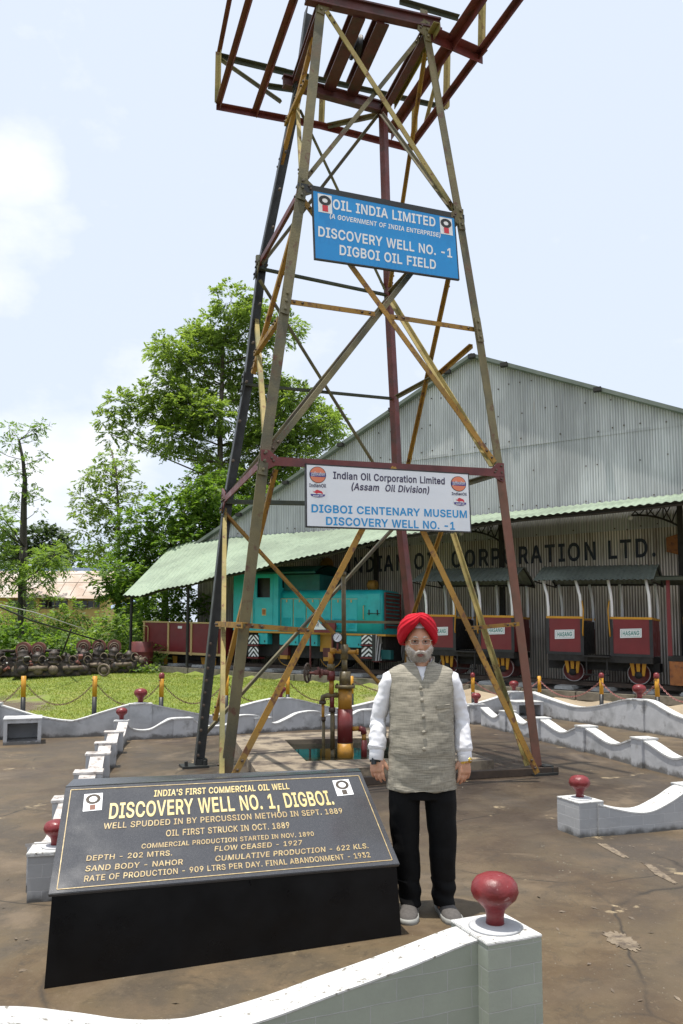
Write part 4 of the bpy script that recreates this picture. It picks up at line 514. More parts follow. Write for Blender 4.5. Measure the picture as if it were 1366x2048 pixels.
solo_pillar(lp, -1.80, 4.90, .30, (.97, .22), (.28, .26), .15, MT['brickgrey'])
# right inner wall: pillars step towards the camera
RW = [(2.83, 15.2), (3.08, 14.2), (3.34, 12.85), (3.66, 11.5), (3.93, 10.0), (4.18, 8.75), (4.45, 7.5)]; RP = []
for i, (x, y) in enumerate(RW):
    RP.append(Vector((x, y, .37)))
    if i < len(RW)-1: x2, y2 = RW[i+1]; RP.append(Vector((x*.45+x2*.55, y*.45+y2*.55, .225)))
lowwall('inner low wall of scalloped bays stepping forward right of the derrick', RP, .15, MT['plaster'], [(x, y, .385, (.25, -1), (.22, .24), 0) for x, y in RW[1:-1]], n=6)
# right front pillar and its brick wall
FR = [Vector((2.08, 6.46, .265)), Vector((2.22, 6.50, .225)), Vector((2.42, 6.56, .18)), Vector((2.58, 6.61, .18)), Vector((2.78, 6.68, .25)), Vector((2.95, 6.74, .33)), Vector((3.1, 6.8, .34)), Vector((3.4, 6.9, .33)), Vector((3.9, 7.1, .22))]
lowwall('grey brick low wall ending in a red finial pillar at the right', FR, .2, MT['brickgrey'], [(2.0, 6.5, .285, (.94, .34), (.24, .3), .175), (3.12, 6.82, .35, (.94, .34), (.3, .26), 0)], cope=.01)
# nearest wall at the bottom of the view
d0 = Vector((-.924, -.382, 0)); p0 = Vector((.482, 3.157, 0)); NW = []
for t, z in ((-.10, .404), (.0, .400), (.14, .375), (.3, .345), (.45, .32), (.6, .297), (.8, .263), (1.03, .24), (1.14, .243), (1.3, .272), (1.47, .325), (1.68, .38), (2.0, .41), (2.4, .37), (2.8, .29)): NW.append(p0+d0*t+Z*z)
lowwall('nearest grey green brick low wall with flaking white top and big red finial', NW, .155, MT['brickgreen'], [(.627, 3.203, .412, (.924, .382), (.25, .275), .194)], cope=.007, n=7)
NB = [Vector((.88, 2.95)), Vector((1.1, 3.055)), Vector((1.43, 3.19)), Vector((1.9, 3.38))]; kl = MB()
kl.loft([[Vector((q.x+.05, q.y-.16, -.01)), Vector((q.x+.05, q.y-.16, .055)), Vector((q.x, q.y, .055)), Vector((q.x, q.y, -.01))] for q in NB], False)
tag(kl.build('kerb', MT['white'], bev=.006), 'low pale kerb at the bottom right corner', 'kerb')
# hollow concrete boxes set into the ring walls
def hollow_box(label, P, A, dx, dy, dz):
    r = thing('planter_box', label, 'concrete box', P); a, b, _z = A; m = MB(); t = .055
    c = P+Z*dz/2
    m.box(c-a*(dx-t)/2, (t, dy, dz), A); m.box(c+a*(dx-t)/2, (t, dy, dz), A); m.box(P+Z*(t/2+.003), (dx-2*t-.004, dy-.004, t), A); m.box(P+Z*(dz-t/2), (dx-2*t-.004, dy-.004, t), A); m.box(c+b*(dy-t)/2, (dx-2*t-.004, t-.006, dz-2*t-.004), A)
    m.build('box_shell', MT['plaster'], r)
    MB().box(P+Z*(dz+.009), (dx+.02, dy+.02, .018), A).build('coping', MT['white'] if dz < .4 else MT['plaster'], r)
bx = Vector((.93, .367, 0)); by = Vector((-.367, .93, 0))
hollow_box('hollow grey concrete box lying open against the back left wall', Vector((-5.2, 12.55, 0)), (bx, by, Z), .56, .62, .40)
hollow_box('hollow grey concrete box in the back right corner behind the derrick leg', Vector((4.02, 16.9, 0)), (Vector((.97, .2, 0)), Vector((-.2, .97, 0)), Z), .62, .6, .36)

# ------------------------------------------------------------------ derrick
dk = thing('oil_derrick', 'tall weathered steel oil derrick with four leaning lattice legs', 'oil derrick', (0, 9.85, 0))
J = {('A', 0): AY(388, 1531, 10.0), ('B', 0): G(447, 1601), ('C', 0): G(1078, 1549), ('D', 0): AY(850, 1490, 12.06)}
for k, v in {('A', 1): (447, 1003, 10.15), ('A', 1.5): (487, 768, 10.2), ('A', 2): (515, 535, 10.2), ('A', 3): (592, 160, 10.1), ('A', 4): (611, 20, 10.05),
    ('B', 1): (528, 922, 8.02), ('B', 1.5): (572, 603, 8.27), ('B', 2): (604, 377, 8.51), ('B', 3): (643, 8, 8.94), ('B', 4): (648, -30, 8.98),
    ('C', 1): (1001, 946, 9.2), ('C', 1.5): (957, 660, 9.22), ('C', 2): (920, 437, 9.27), ('C', 3): (853, 62, 9.42), ('C', 4): (848, 20, 9.44),
    ('D', 1): (797, 1010, 11.68), ('D', 1.5): (788, 797, 11.43), ('D', 2): (777, 590, 11.19), ('D', 3): (766, 222, 10.76)}.items(): J[k] = AY(*v)
for k in 'BD': J[(k, 0)].z = 0
for k in 'AC': J[(k, 0)].z = 0
CEN = Vector((.05, 9.85, 0))
def nrm(f): a, b = J[(f[0], 1)], J[(f[1], 1)]; n = (b-a).cross(Z); n.z = 0; n.normalize(); m = (a+b)/2-CEN; return n if n.dot(m) > 0 else -n
FN = {f: nrm(f) for f in ('BC', 'AB', 'CD', 'AD')}
def leg(c, levels, f, mat, wd, flip):
    m = MB()
    for a, b in zip(levels, levels[1:]):
        p, q = J[(c, a)], J[(c, b)]; m.angle(p, q+(q-p).normalized()*.01, FN[f], wd, .016, flip)
    for a in levels[1:-1]:      # bolted splice plates
        p = J[(c, a)]; d = (J[(c, levels[levels.index(a)+1])]-p).normalized(); m.bar(p-d*.16+FN[f]*.012, p+d*.16+FN[f]*.012, (wd*.8, .014), FN[f])
        for k in (-.1, 0, .1): m.lathe([(.018, 0), (.018, .02), (0, .022)], p+d*k+FN[f]*.018, 6, False, ax=(d, FN[f].cross(d), FN[f]))
    return m.build('leg', mat, dk)
la = leg('A', [0, 1, 1.5, 2, 3, 4], 'AB', MT['black'], .135, 1)
lb = leg('B', [0, 1, 1.5, 2, 3, 4], 'BC', MT['olive'], .118, -1)
lc = leg('C', [1, 1.5, 2, 3, 4], 'BC', MT['olive'], .105, -1)
m = MB().angle(J[('C', 0)], J[('C', 1)], FN['BC'], .118, .016, -1); m.build('leg', MT['legred'], dk)
m = MB().tube([J[('D', 0)], J[('D', 1)], J[('D', 1.5)], J[('D', 2)], J[('D', 3)]], [.085, .08, .073, .07, .068], 4, False); ld = m.build('leg', MT['redoxide'], dk)
m = MB()
for k in range(22):       # bolts running up the black leg
    t = k/22; p = J[('A', 0)].lerp(J[('A', 1)], t) if t < .5 else J[('A', 1)].lerp(J[('A', 3)], (t-.5)*2); m.lathe([(.022, 0), (.022, .025), (0, .03)], p+FN['BC']*.02+Vector((.03, -.02, 0)), 6, False, ax=(Vector((1, 0, 0)), Z, FN['BC']))
m.build('bolts', MT['rail'], la)
fp = MB()
for c in 'AC':
    p = J[(c, 0)]; fp.box(p+Z*.02, (.34, .3, .03), (bx, by, Z)); fp.box(p+bx*.09+Z*.07, (.14, .16, .08), (bx, by, Z))
    for k in (-.1, .1): fp.lathe([(.022, 0), (.022, .06), (0, .065)], p+bx*k*1.2-by*.1+Z*.035, 6, False)
fp.box(J[('B', 0)]+Z*.02, (.34, .3, .03), (bx, by, Z)); fp.box(J[('D', 0)]+Z*.02, (.34, .3, .03), (bx, by, Z))
fp.build('foot_plates', MT['black'], dk)
def mem(name, p, q, f, mat, wd=.085, off=.0, flip=1, t=.011):
    n = FN[f]; wd *= .67; m = MB().angle(p+n*off, q+n*off, n, wd, t, flip); d = (q-p).normalized(); o = m.build(name, MT[mat], dk); bl = MB()
    for e, sg in ((p, 1), (q, -1)):
        for k in (.07, .17): bl.lathe([(.015, 0), (.015, .014), (.008, .02), (0, .02)], e+d*sg*k+n*(off+.001), 6, False, ax=(d, n.cross(d), n))
    bl.build('bolts', MT['rail'], o); return o
def P_(px, py, f):      # pixel -> point on a derrick face
    a, b = J[(f[0], 1)], J[(f[1], 1)]; c_ = J[(f[0], 3)]; return onplane(px, py, a, (b-a).cross(c_-a).normalized())
gi = lambda a, b, l, f, mat, wd, off=.02: mem('girt', J[(a, l)], J[(b, l)], f, mat, wd, off)
# girts
m = MB().angle(J[('B', 1)]+FN['BC']*.02, J[('C', 1)]+FN['BC']*.02+Vector((.04, .01, 0)), FN['BC'], .095, .014); m.build('girt', MT['redoxide'], dk)
m = MB().angle(J[('B', 2)]+FN['BC']*.02-Vector((.05, .02, 0)), J[('C', 2)]+FN['BC']*.02+Vector((.05, .02, 0)), FN['BC'], .10, .014); m.build('girt', MT['black'], dk)
gi('A', 'B', 1, 'AB', 'redoxide', .12); gi('A', 'B', 2, 'AB', 'redoxide', .11); gi('C', 'D', 1, 'CD', 'olive', .09); gi('C', 'D', 2, 'CD', 'olive', .09)
gi('A', 'D', 1, 'AD', 'darkgreen', .10); gi('A', 'D', 1.5, 'AD', 'darkgreen', .07); gi('A', 'D', 2, 'AD', 'darkgreen', .08)
B_ = lambda name, x0, y0, x1, y1, f, mat, wd=.085, off=.0, flip=1: mem(name, P_(x0, y0, f), P_(x1, y1, f), f, mat, wd, off, flip)
B_('girt', 575, 605, 748, 630, 'BC', 'mustard', .085, .03); B_('girt', 780, 635, 957, 662, 'BC', 'mustard', .085, .03)
B_('girt', 490, 1251, 626, 1262, 'BC', 'mustard', .075, .03); B_('girt', 1036, 1248, 932, 1257, 'BC', 'mustard', .07, .03)
B_('girt', 434, 1248, 488, 1251, 'AB', 'mustard', .09, .02); B_('girt', 650, 1243, 812, 1245, 'AD', 'olive', .06, .02)
B_('girt', 943, 692, 876, 750, 'CD', 'mustard', .08, .02); B_('girt', 876, 750, 792, 795, 'CD', 'olive', .08, .02)
B_('girt', 558, 638, 510, 708, 'AB', 'mustard', .085, .02)
# braces, front face
B_('brace', 652, 24, 912, 428, 'BC', 'moss', .105, .02); B_('brace', 611, 358, 845, 68, 'BC', 'olive', .08, -.02)
B_('brace', 600, 394, 988, 925, 'BC', 'mustard', .10, .02); B_('brace', 540, 905, 905, 442, 'BC', 'olive', .095, -.02)
B_('brace', 787, 936, 466, 1552, 'BC', 'mustard', .10, .03); B_('brace', 784, 936, 1072, 1546, 'BC', 'mustard', .105, .03)
# rear face
B_('brace', 519, 560, 795, 1005, 'AD', 'olive', .075, .0); B_('brace', 775, 594, 449, 998, 'AD', 'olive', .075, -.03)
B_('brace', 442, 1018, 868, 1488, 'AD', 'mustard', .085, .0); B_('brace', 805, 1034, 394, 1482, 'AD', 'olive', .085, -.03)
B_('brace', 600, 221, 772, 585, 'AD', 'olive', .065, .0); B_('brace', 757, 228, 522, 530, 'AD', 'olive', .07, -.03)
# left face
B_('brace', 522, 935, 402, 1440, 'AB', 'mustard', .075, -.14); B_('brace', 443, 1015, 434, 1560, 'AB', 'moss', .075, -.02)
B_('brace', 596, 390, 498, 745, 'AB', 'mustard', .085, -.03); B_('brace', 506, 640, 524, 900, 'AB', 'moss', .085, -.02)
B_('brace', 638, 26, 556, 345, 'AB', 'mustard', .09, .02); B_('brace', 588, 190, 596, 352, 'AB', 'moss', .07, -.02); B_('brace', 618, 158, 575, 250, 'AB', 'mustard', .08, .05)
# right face
B_('brace', 900, 545, 815, 938, 'CD', 'mustard', .075, .02); B_('brace', 787, 599, 992, 930, 'CD', 'moss', .10, -.02)
B_('brace', 851, 105, 780, 575, 'CD', 'mustard', .07, .02); B_('brace', 768, 228, 910, 420, 'CD', 'olive', .075, -.02)
B_('brace', 884, 1060, 820, 1250, 'CD', 'mustard', .07, .02); B_('brace', 912, 1066, 1062, 1530, 'CD', 'moss', .085, -.02); B_('brace', 820, 1250, 806, 1420, 'CD', 'mustard', .07, .02)
for (c, l) in (('A', 1), ('B', 1), ('C', 1), ('B', 2), ('C', 2), ('A', 2), ('B', 3), ('C', 3)):      # gusset plates
    f = 'AB' if c == 'A' else 'BC'; n = FN[f]; sg = -1 if c == 'C' else 1; a = (J[(f[1], 1)]-J[(f[0], 1)]).normalized()*(sg if c != 'A' else 1); p = J[(c, l)]+n*.008; m = MB()
    if c == 'A': m.prism([p-Z*.16, p+a*.2-Z*.02, p+a*.2+Z*.08, p+Z*.18, p-a*.04+Z*.18, p-a*.04-Z*.16], n*.012)
    else: m.prism([p-Z*.11, p+a*.14-Z*.04, p+a*.14+Z*.05, p+a*.05+Z*.12, p-a*.04+Z*.12, p-a*.04-Z*.11], n*.012)
    g_ = m.build('gusset_plate', MT['redoxide'] if l == 1 else MT['olive'], dk); bl = MB()
    for u_, z_ in ((0, -.08), (0, 0), (0, .08), (.10, 0), (.08, .03)): bl.lathe([(.014, 0), (.014, .014), (0, .018)], p+a*u_+Z*z_+n*.013, 6, False, ax=(a, Z, n))
    bl.build('bolts', MT['rail'], g_)
# crown
def beam(name, p, q, h, fl, mat, up=Z):
    p, q = Vector(p), Vector(q); d = (q-p).normalized(); sd_ = d.cross(up).normalized(); u2 = sd_.cross(d); m = MB()
    m.bar(p, q, (.03, h), u2); m.bar(p+u2*(h/2), q+u2*(h/2), (fl, .022), u2); m.bar(p-u2*(h/2), q-u2*(h/2), (fl, .022), u2); return m.build(name, MT[mat], dk)
A3, B3, C3, D3 = J[('A', 3)], J[('B', 3)], J[('C', 3)], J[('D', 3)]
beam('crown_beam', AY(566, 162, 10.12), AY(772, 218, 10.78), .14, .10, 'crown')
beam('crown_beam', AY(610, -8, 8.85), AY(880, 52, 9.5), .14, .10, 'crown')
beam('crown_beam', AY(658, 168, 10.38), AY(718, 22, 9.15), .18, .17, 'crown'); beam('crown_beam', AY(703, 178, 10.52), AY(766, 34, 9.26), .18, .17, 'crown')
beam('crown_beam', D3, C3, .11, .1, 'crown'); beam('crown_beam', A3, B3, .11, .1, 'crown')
pm = MB().lathe([(.05, -.05), (.16, -.045), (.16, -.03), (.12, 0), (.16, .03), (.16, .045), (.05, .05)], AY(712, 95, 9.85), 18, ax=(Vector((.35, -.9, 0)).normalized(), Z, Vector((.93, .35, 0)))); pm.build('pulley', MT['black'], dk)
ZP, ZR = A3.z+.12, A3.z+1.05
pl = lambda x0, y0, z0, x1, y1, z1, mat, wd, nm='platform_rail': MB().angle(G(x0, y0, z0), G(x1, y1, z1), Z, wd, .01).build(nm, MT[mat], dk)
def pr(p, q, mat, wd, nm): return MB().angle(p, q, Z if abs((q-p).normalized().z) < .8 else by, wd, .01).build(nm, MT[mat], dk)
pl(433, 207, ZP, 640, 246, ZP, 'redoxide', .075); pl(640, 246, ZP, 818, 292, ZP, 'redoxide', .075)
pl(436, 207, ZP, 502, -20, ZP, 'redoxide', .075); pl(508, 224, ZP, 592, -20, ZP, 'redoxide', .085)
pl(818, 292, ZP, 1042, -14, ZP, 'redoxide', .08); pl(776, 264, ZP, 966, -20, ZP, 'redoxide', .12)
pl(866, 60, ZP, 970, 106, ZP, 'redoxide', .12); pl(784, 206, ZP, 874, 44, ZP, 'moss', .09)
pl(434, 107, ZR, 572, 140, ZR, 'darkgreen', .07); pl(572, 140, ZR, 892, 212, ZR, 'darkgreen', .06); pl(437, 107, ZR, 462, -20, ZR, 'redoxide', .06)
pl(800, -2, ZR, 918, 32, ZR, 'darkgreen', .06); pl(536, 168, ZP+.3, 700, 192, ZP+.3, 'darkgreen', .06)
for (x, y, y2, mat) in ((434, 206, 105, 'moss'), (641, 250, 198, 'moss'), (826, 282, 205, 'moss'), (890, 218, 104, 'moss'), (960, 100, -20, 'moss')):
    a = G(x, y, ZP); pr(a, AY(x+2, y2, a.y), mat, .075, 'guard_post')
pr(G(443, 116, ZP+.9), G(563, 200, ZP), 'olive', .05, 'brace'); pr(G(655, 248, ZP), G(756, 226, ZP+.1), 'olive', .06, 'brace'); pr(G(846, 262, ZP), G(882, 120, ZR), 'moss', .05, 'brace')
# base beam under the front of the derrick
tag(MB().box(Vector((1.25, 9.03, .05)), (2.9, .10, .09), (Vector((.955, .297, 0)), Vector((-.297, .955, 0)), Z)).build('ground_beam', MT['rail'], bev=.006), 'long rusty steel beam lying on the ground before the derrick foot', 'steel beam')

# ------------------------------------------------------------------ signs
def signboard(name, label, q, mat, rim, th=.02):
    r = thing(name, label, 'sign', (q[0]+q[2])/2); n = (q[1]-q[0]).cross(q[3]-q[0]).normalized(); n = -n if n.dot(q[0]-Vector((0, 0, CAMH))) > 0 else n
    MB().hexa([q[3]-n*th, q[2]-n*th, q[1]-n*th, q[0]-n*th, q[3], q[2], q[1], q[0]]).build('sign_panel', mat, r)
    e = MB()
    for a, b in ((0, 1), (1, 2), (2, 3), (3, 0)): e.bar(q[a]-n*.013, q[b]-n*.013, (.014, .03), n, ex=.007)
    e.build('rim', rim, r)
    return r, n
Q1 = [AY(625, 380, 8.36), AY(909, 436, 9.0), AY(918, 559, 9.0), AY(630, 517, 8.36)]; Q1[3] = onplane(630, 517, Q1[0], (Q1[1]-Q1[0]).cross(Q1[2]-Q1[0]).normalized())
sb, n1 = signboard('blue_signboard', 'blue sign with white lettering hung high on the derrick', Q1, MT['signblue'], MT['blackpaint'])
zx = lambda x, y: (620+x/4.4065, 370+y/4.405)
LT_ = (MT['txtwhite'], sb)
letter(LT_, Q1, 'OIL INDIA LIMITED', zx(200, 209), zx(1105, 367), zx(200, 125), .026)
letter(LT_, Q1, '(A GOVERNMENT OF INDIA ENTERPRISE)', zx(172, 292), zx(1148, 462), zx(176, 252), .02)
letter(LT_, Q1, 'DISCOVERY WELL NO. -1', zx(72, 449), zx(1252, 640), zx(72, 364), .026)
letter(LT_, Q1, 'DIGBOI OIL FIELD', zx(260, 613), zx(1110, 742), zx(260, 529), .026)
def oil_logo(q, par, uv, offs=.003):
    u0, v0, u1, v1 = uv; w_, h_ = u1-u0, v1-v0
    a = MB(); qpoly(a, q, [(u0, v0), (u1, v0), (u1, v1), (u0, v1)], offs); lo = a.build('emblem', MT['txtwhite'], par, fix=False)
    b = MB(); o_ = ell(u0+w_*.5, v0+h_*.33, w_*.44, h_*.27); i_ = ell(u0+w_*.5, v0+h_*.33, w_*.20, h_*.12); n = (q[1]-q[0]).cross(q[3]-q[0]).normalized(); n = -n if n.dot(q[0]-Vector((0, 0, CAMH))) > 0 else n
    b.add([bil(q, u, v)+n*(offs+.003) for u, v in o_+i_], [(k, (k+1) % 24, 24+(k+1) % 24, 24+k) for k in range(24)]); b.build('emblem_ring', MT['blackpaint'], lo, fix=False)
    return lo, (u0, v0, w_, h_)
for uv in ((.033, .035, .125, .305), (.885, .03, .977, .30)):
    lo, (u0, v0, w_, h_) = oil_logo(Q1, sb, uv); b = MB(); qpoly(b, Q1, [(u0+w_*.3, v0+h_*.6), (u0+w_*.7, v0+h_*.6), (u0+w_*.7, v0+h_*.93), (u0+w_*.3, v0+h_*.93)], .006); b.build('emblem_bar', MT['logored'], lo, fix=False)
Q2 = [AY(612, 928, 7.93), AY(937, 948, 8.72), AY(942, 1064, 8.72), AY(613, 1053, 7.93)]; Q2[3] = onplane(613, 1053, Q2[0], (Q2[1]-Q2[0]).cross(Q2[2]-Q2[0]).normalized())
sw, n2 = signboard('white_signboard', 'white sign with blue lettering hung low on the derrick', Q2, MT['signwhite'], MT['blackpaint'])
zw = lambda x, y: (420+x/2.1683, 800+y/2.169)
LT_ = (MT['txtnavy'], sw); letter(LT_, Q2, 'Indian Oil Corporation Limited', zw(534, 341), zw(1018, 366), zw(534, 311), .018); letter(LT_, Q2, '(Assam  Oil Division)', zw(612, 389), zw(949, 405), zw(616, 360), .018)
LT_ = (MT['txtblue'], sw); letter(LT_, Q2, 'DIGBOI CENTENARY MUSEUM', zw(440, 486), zw(1114, 511), zw(440, 453), .026); letter(LT_, Q2, 'DISCOVERY WELL NO. -1', zw(503, 541), zw(1062, 562), zw(503, 507), .026)
def io_logo(cx, cy, rp, bx0, by0, bx1, by1, tx0, tx1, ty, tt):
    u, v = uvof(Q2, *zw(cx, cy)); u2, _ = uvof(Q2, *zw(cx+rp, cy)); _, v2 = uvof(Q2, *zw(cx, cy+rp)); ru, rv = u2-u, v2-v
    a = MB(); qpoly(a, Q2, ell(u, v, ru, rv, 28), .003); r0 = a.build('emblem', MT['rail'], sw, fix=False)
    a = MB(); qpoly(a, Q2, ell(u, v, ru*.93, rv*.93, 28), .005); a.build('emblem_disc', MT['logoorange'], r0, fix=False)
    a = MB(); qpoly(a, Q2, [(u-ru*.93, v-rv*.24), (u+ru*.93, v-rv*.24), (u+ru*.93, v+rv*.24), (u-ru*.93, v+rv*.24)], .007); a.build('emblem_band', MT['logoblue'], r0, fix=False)
    a = MB(); letter(a, Q2, 'इंडियनऑयल', zw(cx-rp*.82, cy+rp*.16), zw(cx+rp*.82, cy+rp*.18), zw(cx-rp*.82, cy-rp*.16), .02, .009); a.build('emblem_script', MT['txtwhite'], r0, fix=False)
    a = MB(); letter(a, Q2, 'IndianOil', zw(tx0, ty), zw(tx1, ty+3), zw(tx0, tt), .004); a.build('lettering', MT['txtnavy'], sw)
    ua, va = uvof(Q2, *zw(bx0, by0)); ub, vb = uvof(Q2, *zw(bx1, by1)); W_, H_ = ub-ua, vb-va; f = lambda L: [(ua+W_*x, va+H_*y) for x, y in L]
    a = MB(); qpoly(a, Q2, f([(.0, .12), (.25, .02), (.5, 0), (.75, .02), (1, .12), (1, .8), (.75, .95), (.5, 1), (.25, .95), (0, .8)]), .003); bd = a.build('badge', MT['txtwhite'], sw, fix=False)
    a = MB(); qpoly(a, Q2, f([(.02, .62), (.98, .62), (.96, .8), (.75, .94), (.5, .985), (.25, .94), (.04, .8)]), .005); a.build('badge_band', MT['logoblue'], bd, fix=False)
    a = MB(); qpoly(a, Q2, f([(.16, .24), (.22, .35), (.33, .30), (.36, .18), (.48, .13), (.6, .2), (.76, .28), (.82, .42), (.84, .6), (.78, .58), (.70, .5), (.58, .5), (.48, .52), (.42, .6), (.38, .54), (.30, .46), (.22, .44)]), .005); a.build('badge_animal', MT['logored'], bd, fix=False)
    a = MB(); letter(a, Q2, 'Assam Oil', zw(bx0+(bx1-bx0)*.18, by0+(by1-by0)*.86), zw(bx0+(bx1-bx0)*.82, by0+(by1-by0)*.86), zw(bx0+(bx1-bx0)*.18, by0+(by1-by0)*.68), .01, .007); a.build('badge_lettering', MT['txtwhite'], bd)
io_logo(467, 325, 36, 434, 383, 500, 425, 430, 503, 377, 362); io_logo(1077, 364, 33, 1055, 418, 1112, 461, 1048, 1113, 412, 400)

# ------------------------------------------------------------------ granite plaque
pq = thing('granite_plaque', 'sloping black granite plaque with gold lettering on a black plinth', 'plaque', (-.6, 4.2, 0))
fl, frp = G(88, 1981), G(803, 1872)
QP = [None, AY(722, 1543, 4.72), AY(800, 1728, 4.215), AY(97, 1789, 3.575)]; QP[0] = onplane(131, 1574, QP[1], (QP[2]-QP[1]).cross(QP[3]-QP[1]).normalized())
bl_, br_ = Vector((-1.60, 4.36, 0)), Vector((.03, 5.03, 0)); th = .022; npq = (QP[1]-QP[0]).cross(QP[3]-QP[0]).normalized(); npq = -npq if npq.z < 0 else npq
TLb, TRb = AY(147, 1559, QP[0].y+.13), AY(716, 1537, 4.85); print('plaque', QP); dn = -npq*th
ins = .012
m = MB(); V = [fl, frp, br_, bl_, QP[3]+dn+Vector((ins, ins, 0)), QP[2]+dn+Vector((-ins, ins, 0)), QP[1]+dn+Vector((-ins, 0, 0)), QP[0]+dn+Vector((ins, 0, 0)), TRb+Vector((-ins, -.01, -th)), TLb+Vector((ins, -.01, -th))]
m.add(V, [(0, 1, 5, 4), (4, 5, 6, 7), (7, 6, 8, 9), (9, 8, 2, 3), (1, 2, 8, 6, 5), (0, 4, 7, 9, 3), (3, 2, 1, 0)]); m.build('plinth', MT['plinth'], pq)
m = MB(); m.hexa([QP[3]+dn, QP[2]+dn, QP[1]+dn, QP[0]+dn, QP[3], QP[2], QP[1], QP[0]]); m.build('inscribed_slab', MT['granite'], pq, bev=.003)
m = MB(); e = Vector((0, .002, .0)); m.hexa([QP[0]+e-Z*th, QP[1]+e-Z*th, TRb-Z*th, TLb-Z*th, QP[0]+e+Z*.002, QP[1]+e+Z*.002, TRb+Z*.002, TLb+Z*.002]); m.build('top_slab', MT['granite'], pq)
zp = lambda x, y: (40+x/1.7075, 1520+y/1.7083)
LT_ = (MT['brass'], pq)
letter(LT_, QP, "INDIA'S FIRST COMMERCIAL OIL WELL", zp(457, 126), zp(920, 100), zp(459, 105), .026)
letter(LT_, QP, 'DISCOVERY WELL NO. 1, DIGBOI.', zp(303, 201), zp(1074, 152), zp(308, 150), .05)
LT_ = (MT['brassfade'], pq)
letter(LT_, QP, 'WELL SPUDDED IN BY PERCUSSION METHOD IN SEPT. 1889', zp(284, 237), zp(1102, 183), zp(287, 217), .012)
letter(LT_, QP, 'OIL FIRST STRUCK IN OCT. 1889', zp(498, 262), zp(921, 233), zp(499, 241), .014)
letter(LT_, QP, 'COMMERCIAL PRODUCTION STARTED IN NOV. 1890', zp(414, 304), zp(1004, 260), zp(416, 288), .008)
letter(LT_, QP, 'DEPTH - 202 MTRS.', zp(226, 346), zp(519, 327), zp(229, 328), .006); letter(LT_, QP, 'FLOW CEASED - 1927', zp(664, 313), zp(963, 291), zp(666, 296), .008)
letter(LT_, QP, 'SAND BODY - NAHOR', zp(222, 382), zp(556, 358), zp(226, 363), .006); letter(LT_, QP, 'CUMULATIVE PRODUCTION - 622 KLS.', zp(666, 347), zp(1190, 302), zp(668, 329), .008)
letter(LT_, QP, 'RATE OF PRODUCTION - 909 LTRS PER DAY. FINAL ABANDONMENT - 1932', zp(218, 417), zp(1197, 333), zp(221, 397), .008)
t = MB(); UVB = [uvof(QP, *zp(*p)) for p in ((174, 103), (1156, 54), (1271, 342), (126, 443))]
for a, b in ((0, 1), (1, 2), (2, 3), (3, 0)):
    A_, B2 = bil(QP, *UVB[a])+npq*.002, bil(QP, *UVB[b])+npq*.002; t.bar(A_, B2, (.0042, .001), npq)
t.build('gold_border', MT['brassfade'], pq)
for cs in (((220, 118), (283, 113), (279, 171), (214, 177)), ((1066, 71), (1121, 66), (1140, 118), (1084, 124))):
    L_ = [uvof(QP, *zp(*p)) for p in cs]; n_ = npq; a = MB(); qq = [bil(QP, u, v)+n_*.002 for u, v in L_]; a.add(qq, [(0, 1, 2, 3)]); lo = a.build('emblem', MT['txtwhite'], pq, fix=False)
    a = MB(); o_ = [bil(qq, x, y)+n_*.001 for x, y in ell(.5, .33, .40, .29)]; i_ = [bil(qq, x, y)+n_*.001 for x, y in ell(.5, .33, .22, .17)]; a.add(o_+i_, [(k, (k+1) % 24, 24+(k+1) % 24, 24+k) for k in range(24)]); a.build('emblem_ring', MT['ballast'], lo, fix=False); a = MB(); a.add([bil(qq, x, y)+n_*.001 for x, y in ((.35, .66), (.65, .66), (.65, .95), (.35, .95))], [(0, 1, 2, 3)]); a.build('emblem_bar', MT['legred'] if cs[0][0] < 500 else MT['ballast'], lo, fix=False)

# ------------------------------------------------------------------ well slab, pool, wellhead
sl = thing('well_slab', 'pale stained concrete slab with a water filled pit around the wellhead', 'concrete slab', (0, 10.8, 0))
sA = [Vector((-.95, 8.75, 0)), Vector((1.93, 9.78, 0)), Vector((1.15, 13.5, 0)), Vector((-1.78, 12.5, 0))]
pA = [G(612, 1523, .12), Vector((.95, 10.02, .12)), Vector((.75, 12.2, .12)), G(569, 1480, .12)]
for p in pA: p.z = 0
m = MB(); m.hexa([sA[0], sA[1], pA[1], pA[0]]+[p+Z*.125 for p in (sA[0], sA[1], pA[1], pA[0])])
for a, b, c, d in ((1, 2, 2, 1), (2, 3, 3, 2), (3, 0, 0, 3)):
    m.hexa([sA[a], sA[b], pA[c], pA[d]]+[p+Z*.125 for p in (sA[a], sA[b], pA[c], pA[d])])
m.build('slab_body', MT['slab'], sl)
wp = MB(); wp.add([p+Z*.05 for p in pA], [(0, 1, 2, 3)]); tag(wp.build('water', MT['water']), kind='structure')
wh = thing('wellhead', 'red and yellow oil wellhead pipe with valve wheel and pressure gauge', 'wellhead', (.05, 10.6, .0))
YW = 10.6; wpnt = lambda x, y, dy=0: AY(x, y, YW+dy); pxm = YW/1520
def seg(x, y0, y1, rp, mat, name, n=18, dy=0, par=None, x1=None):
    return MB().tube([wpnt(x, y0, dy), wpnt(x if x1 is None else x1, y1, dy)], rp*pxm, n).build(name, MT[mat], par or wh)
seg(690, 1525, 1486, 15.8, 'pipeyellow', 'casing_band'); seg(690, 1487, 1484, 15, 'blackpaint', 'casing_joint')
seg(690, 1484, 1418, 15.5, 'pipered', 'casing'); seg(690, 1419, 1377, 14, 'pipeyellow', 'casing')
fg = seg(690, 1376.5, 1370, 20, 'pipeolive', 'flange', 24); m = MB()
for k in range(8): a = k*math.pi/4+.3; p = wpnt(690, 1370)+Vector((math.cos(a), math.sin(a), 0))*.118; m.lathe([(.012, -.03), (.012, .02), (0, .022)], p, 6, False)
m.build('flange_bolts', MT['rail'], fg)
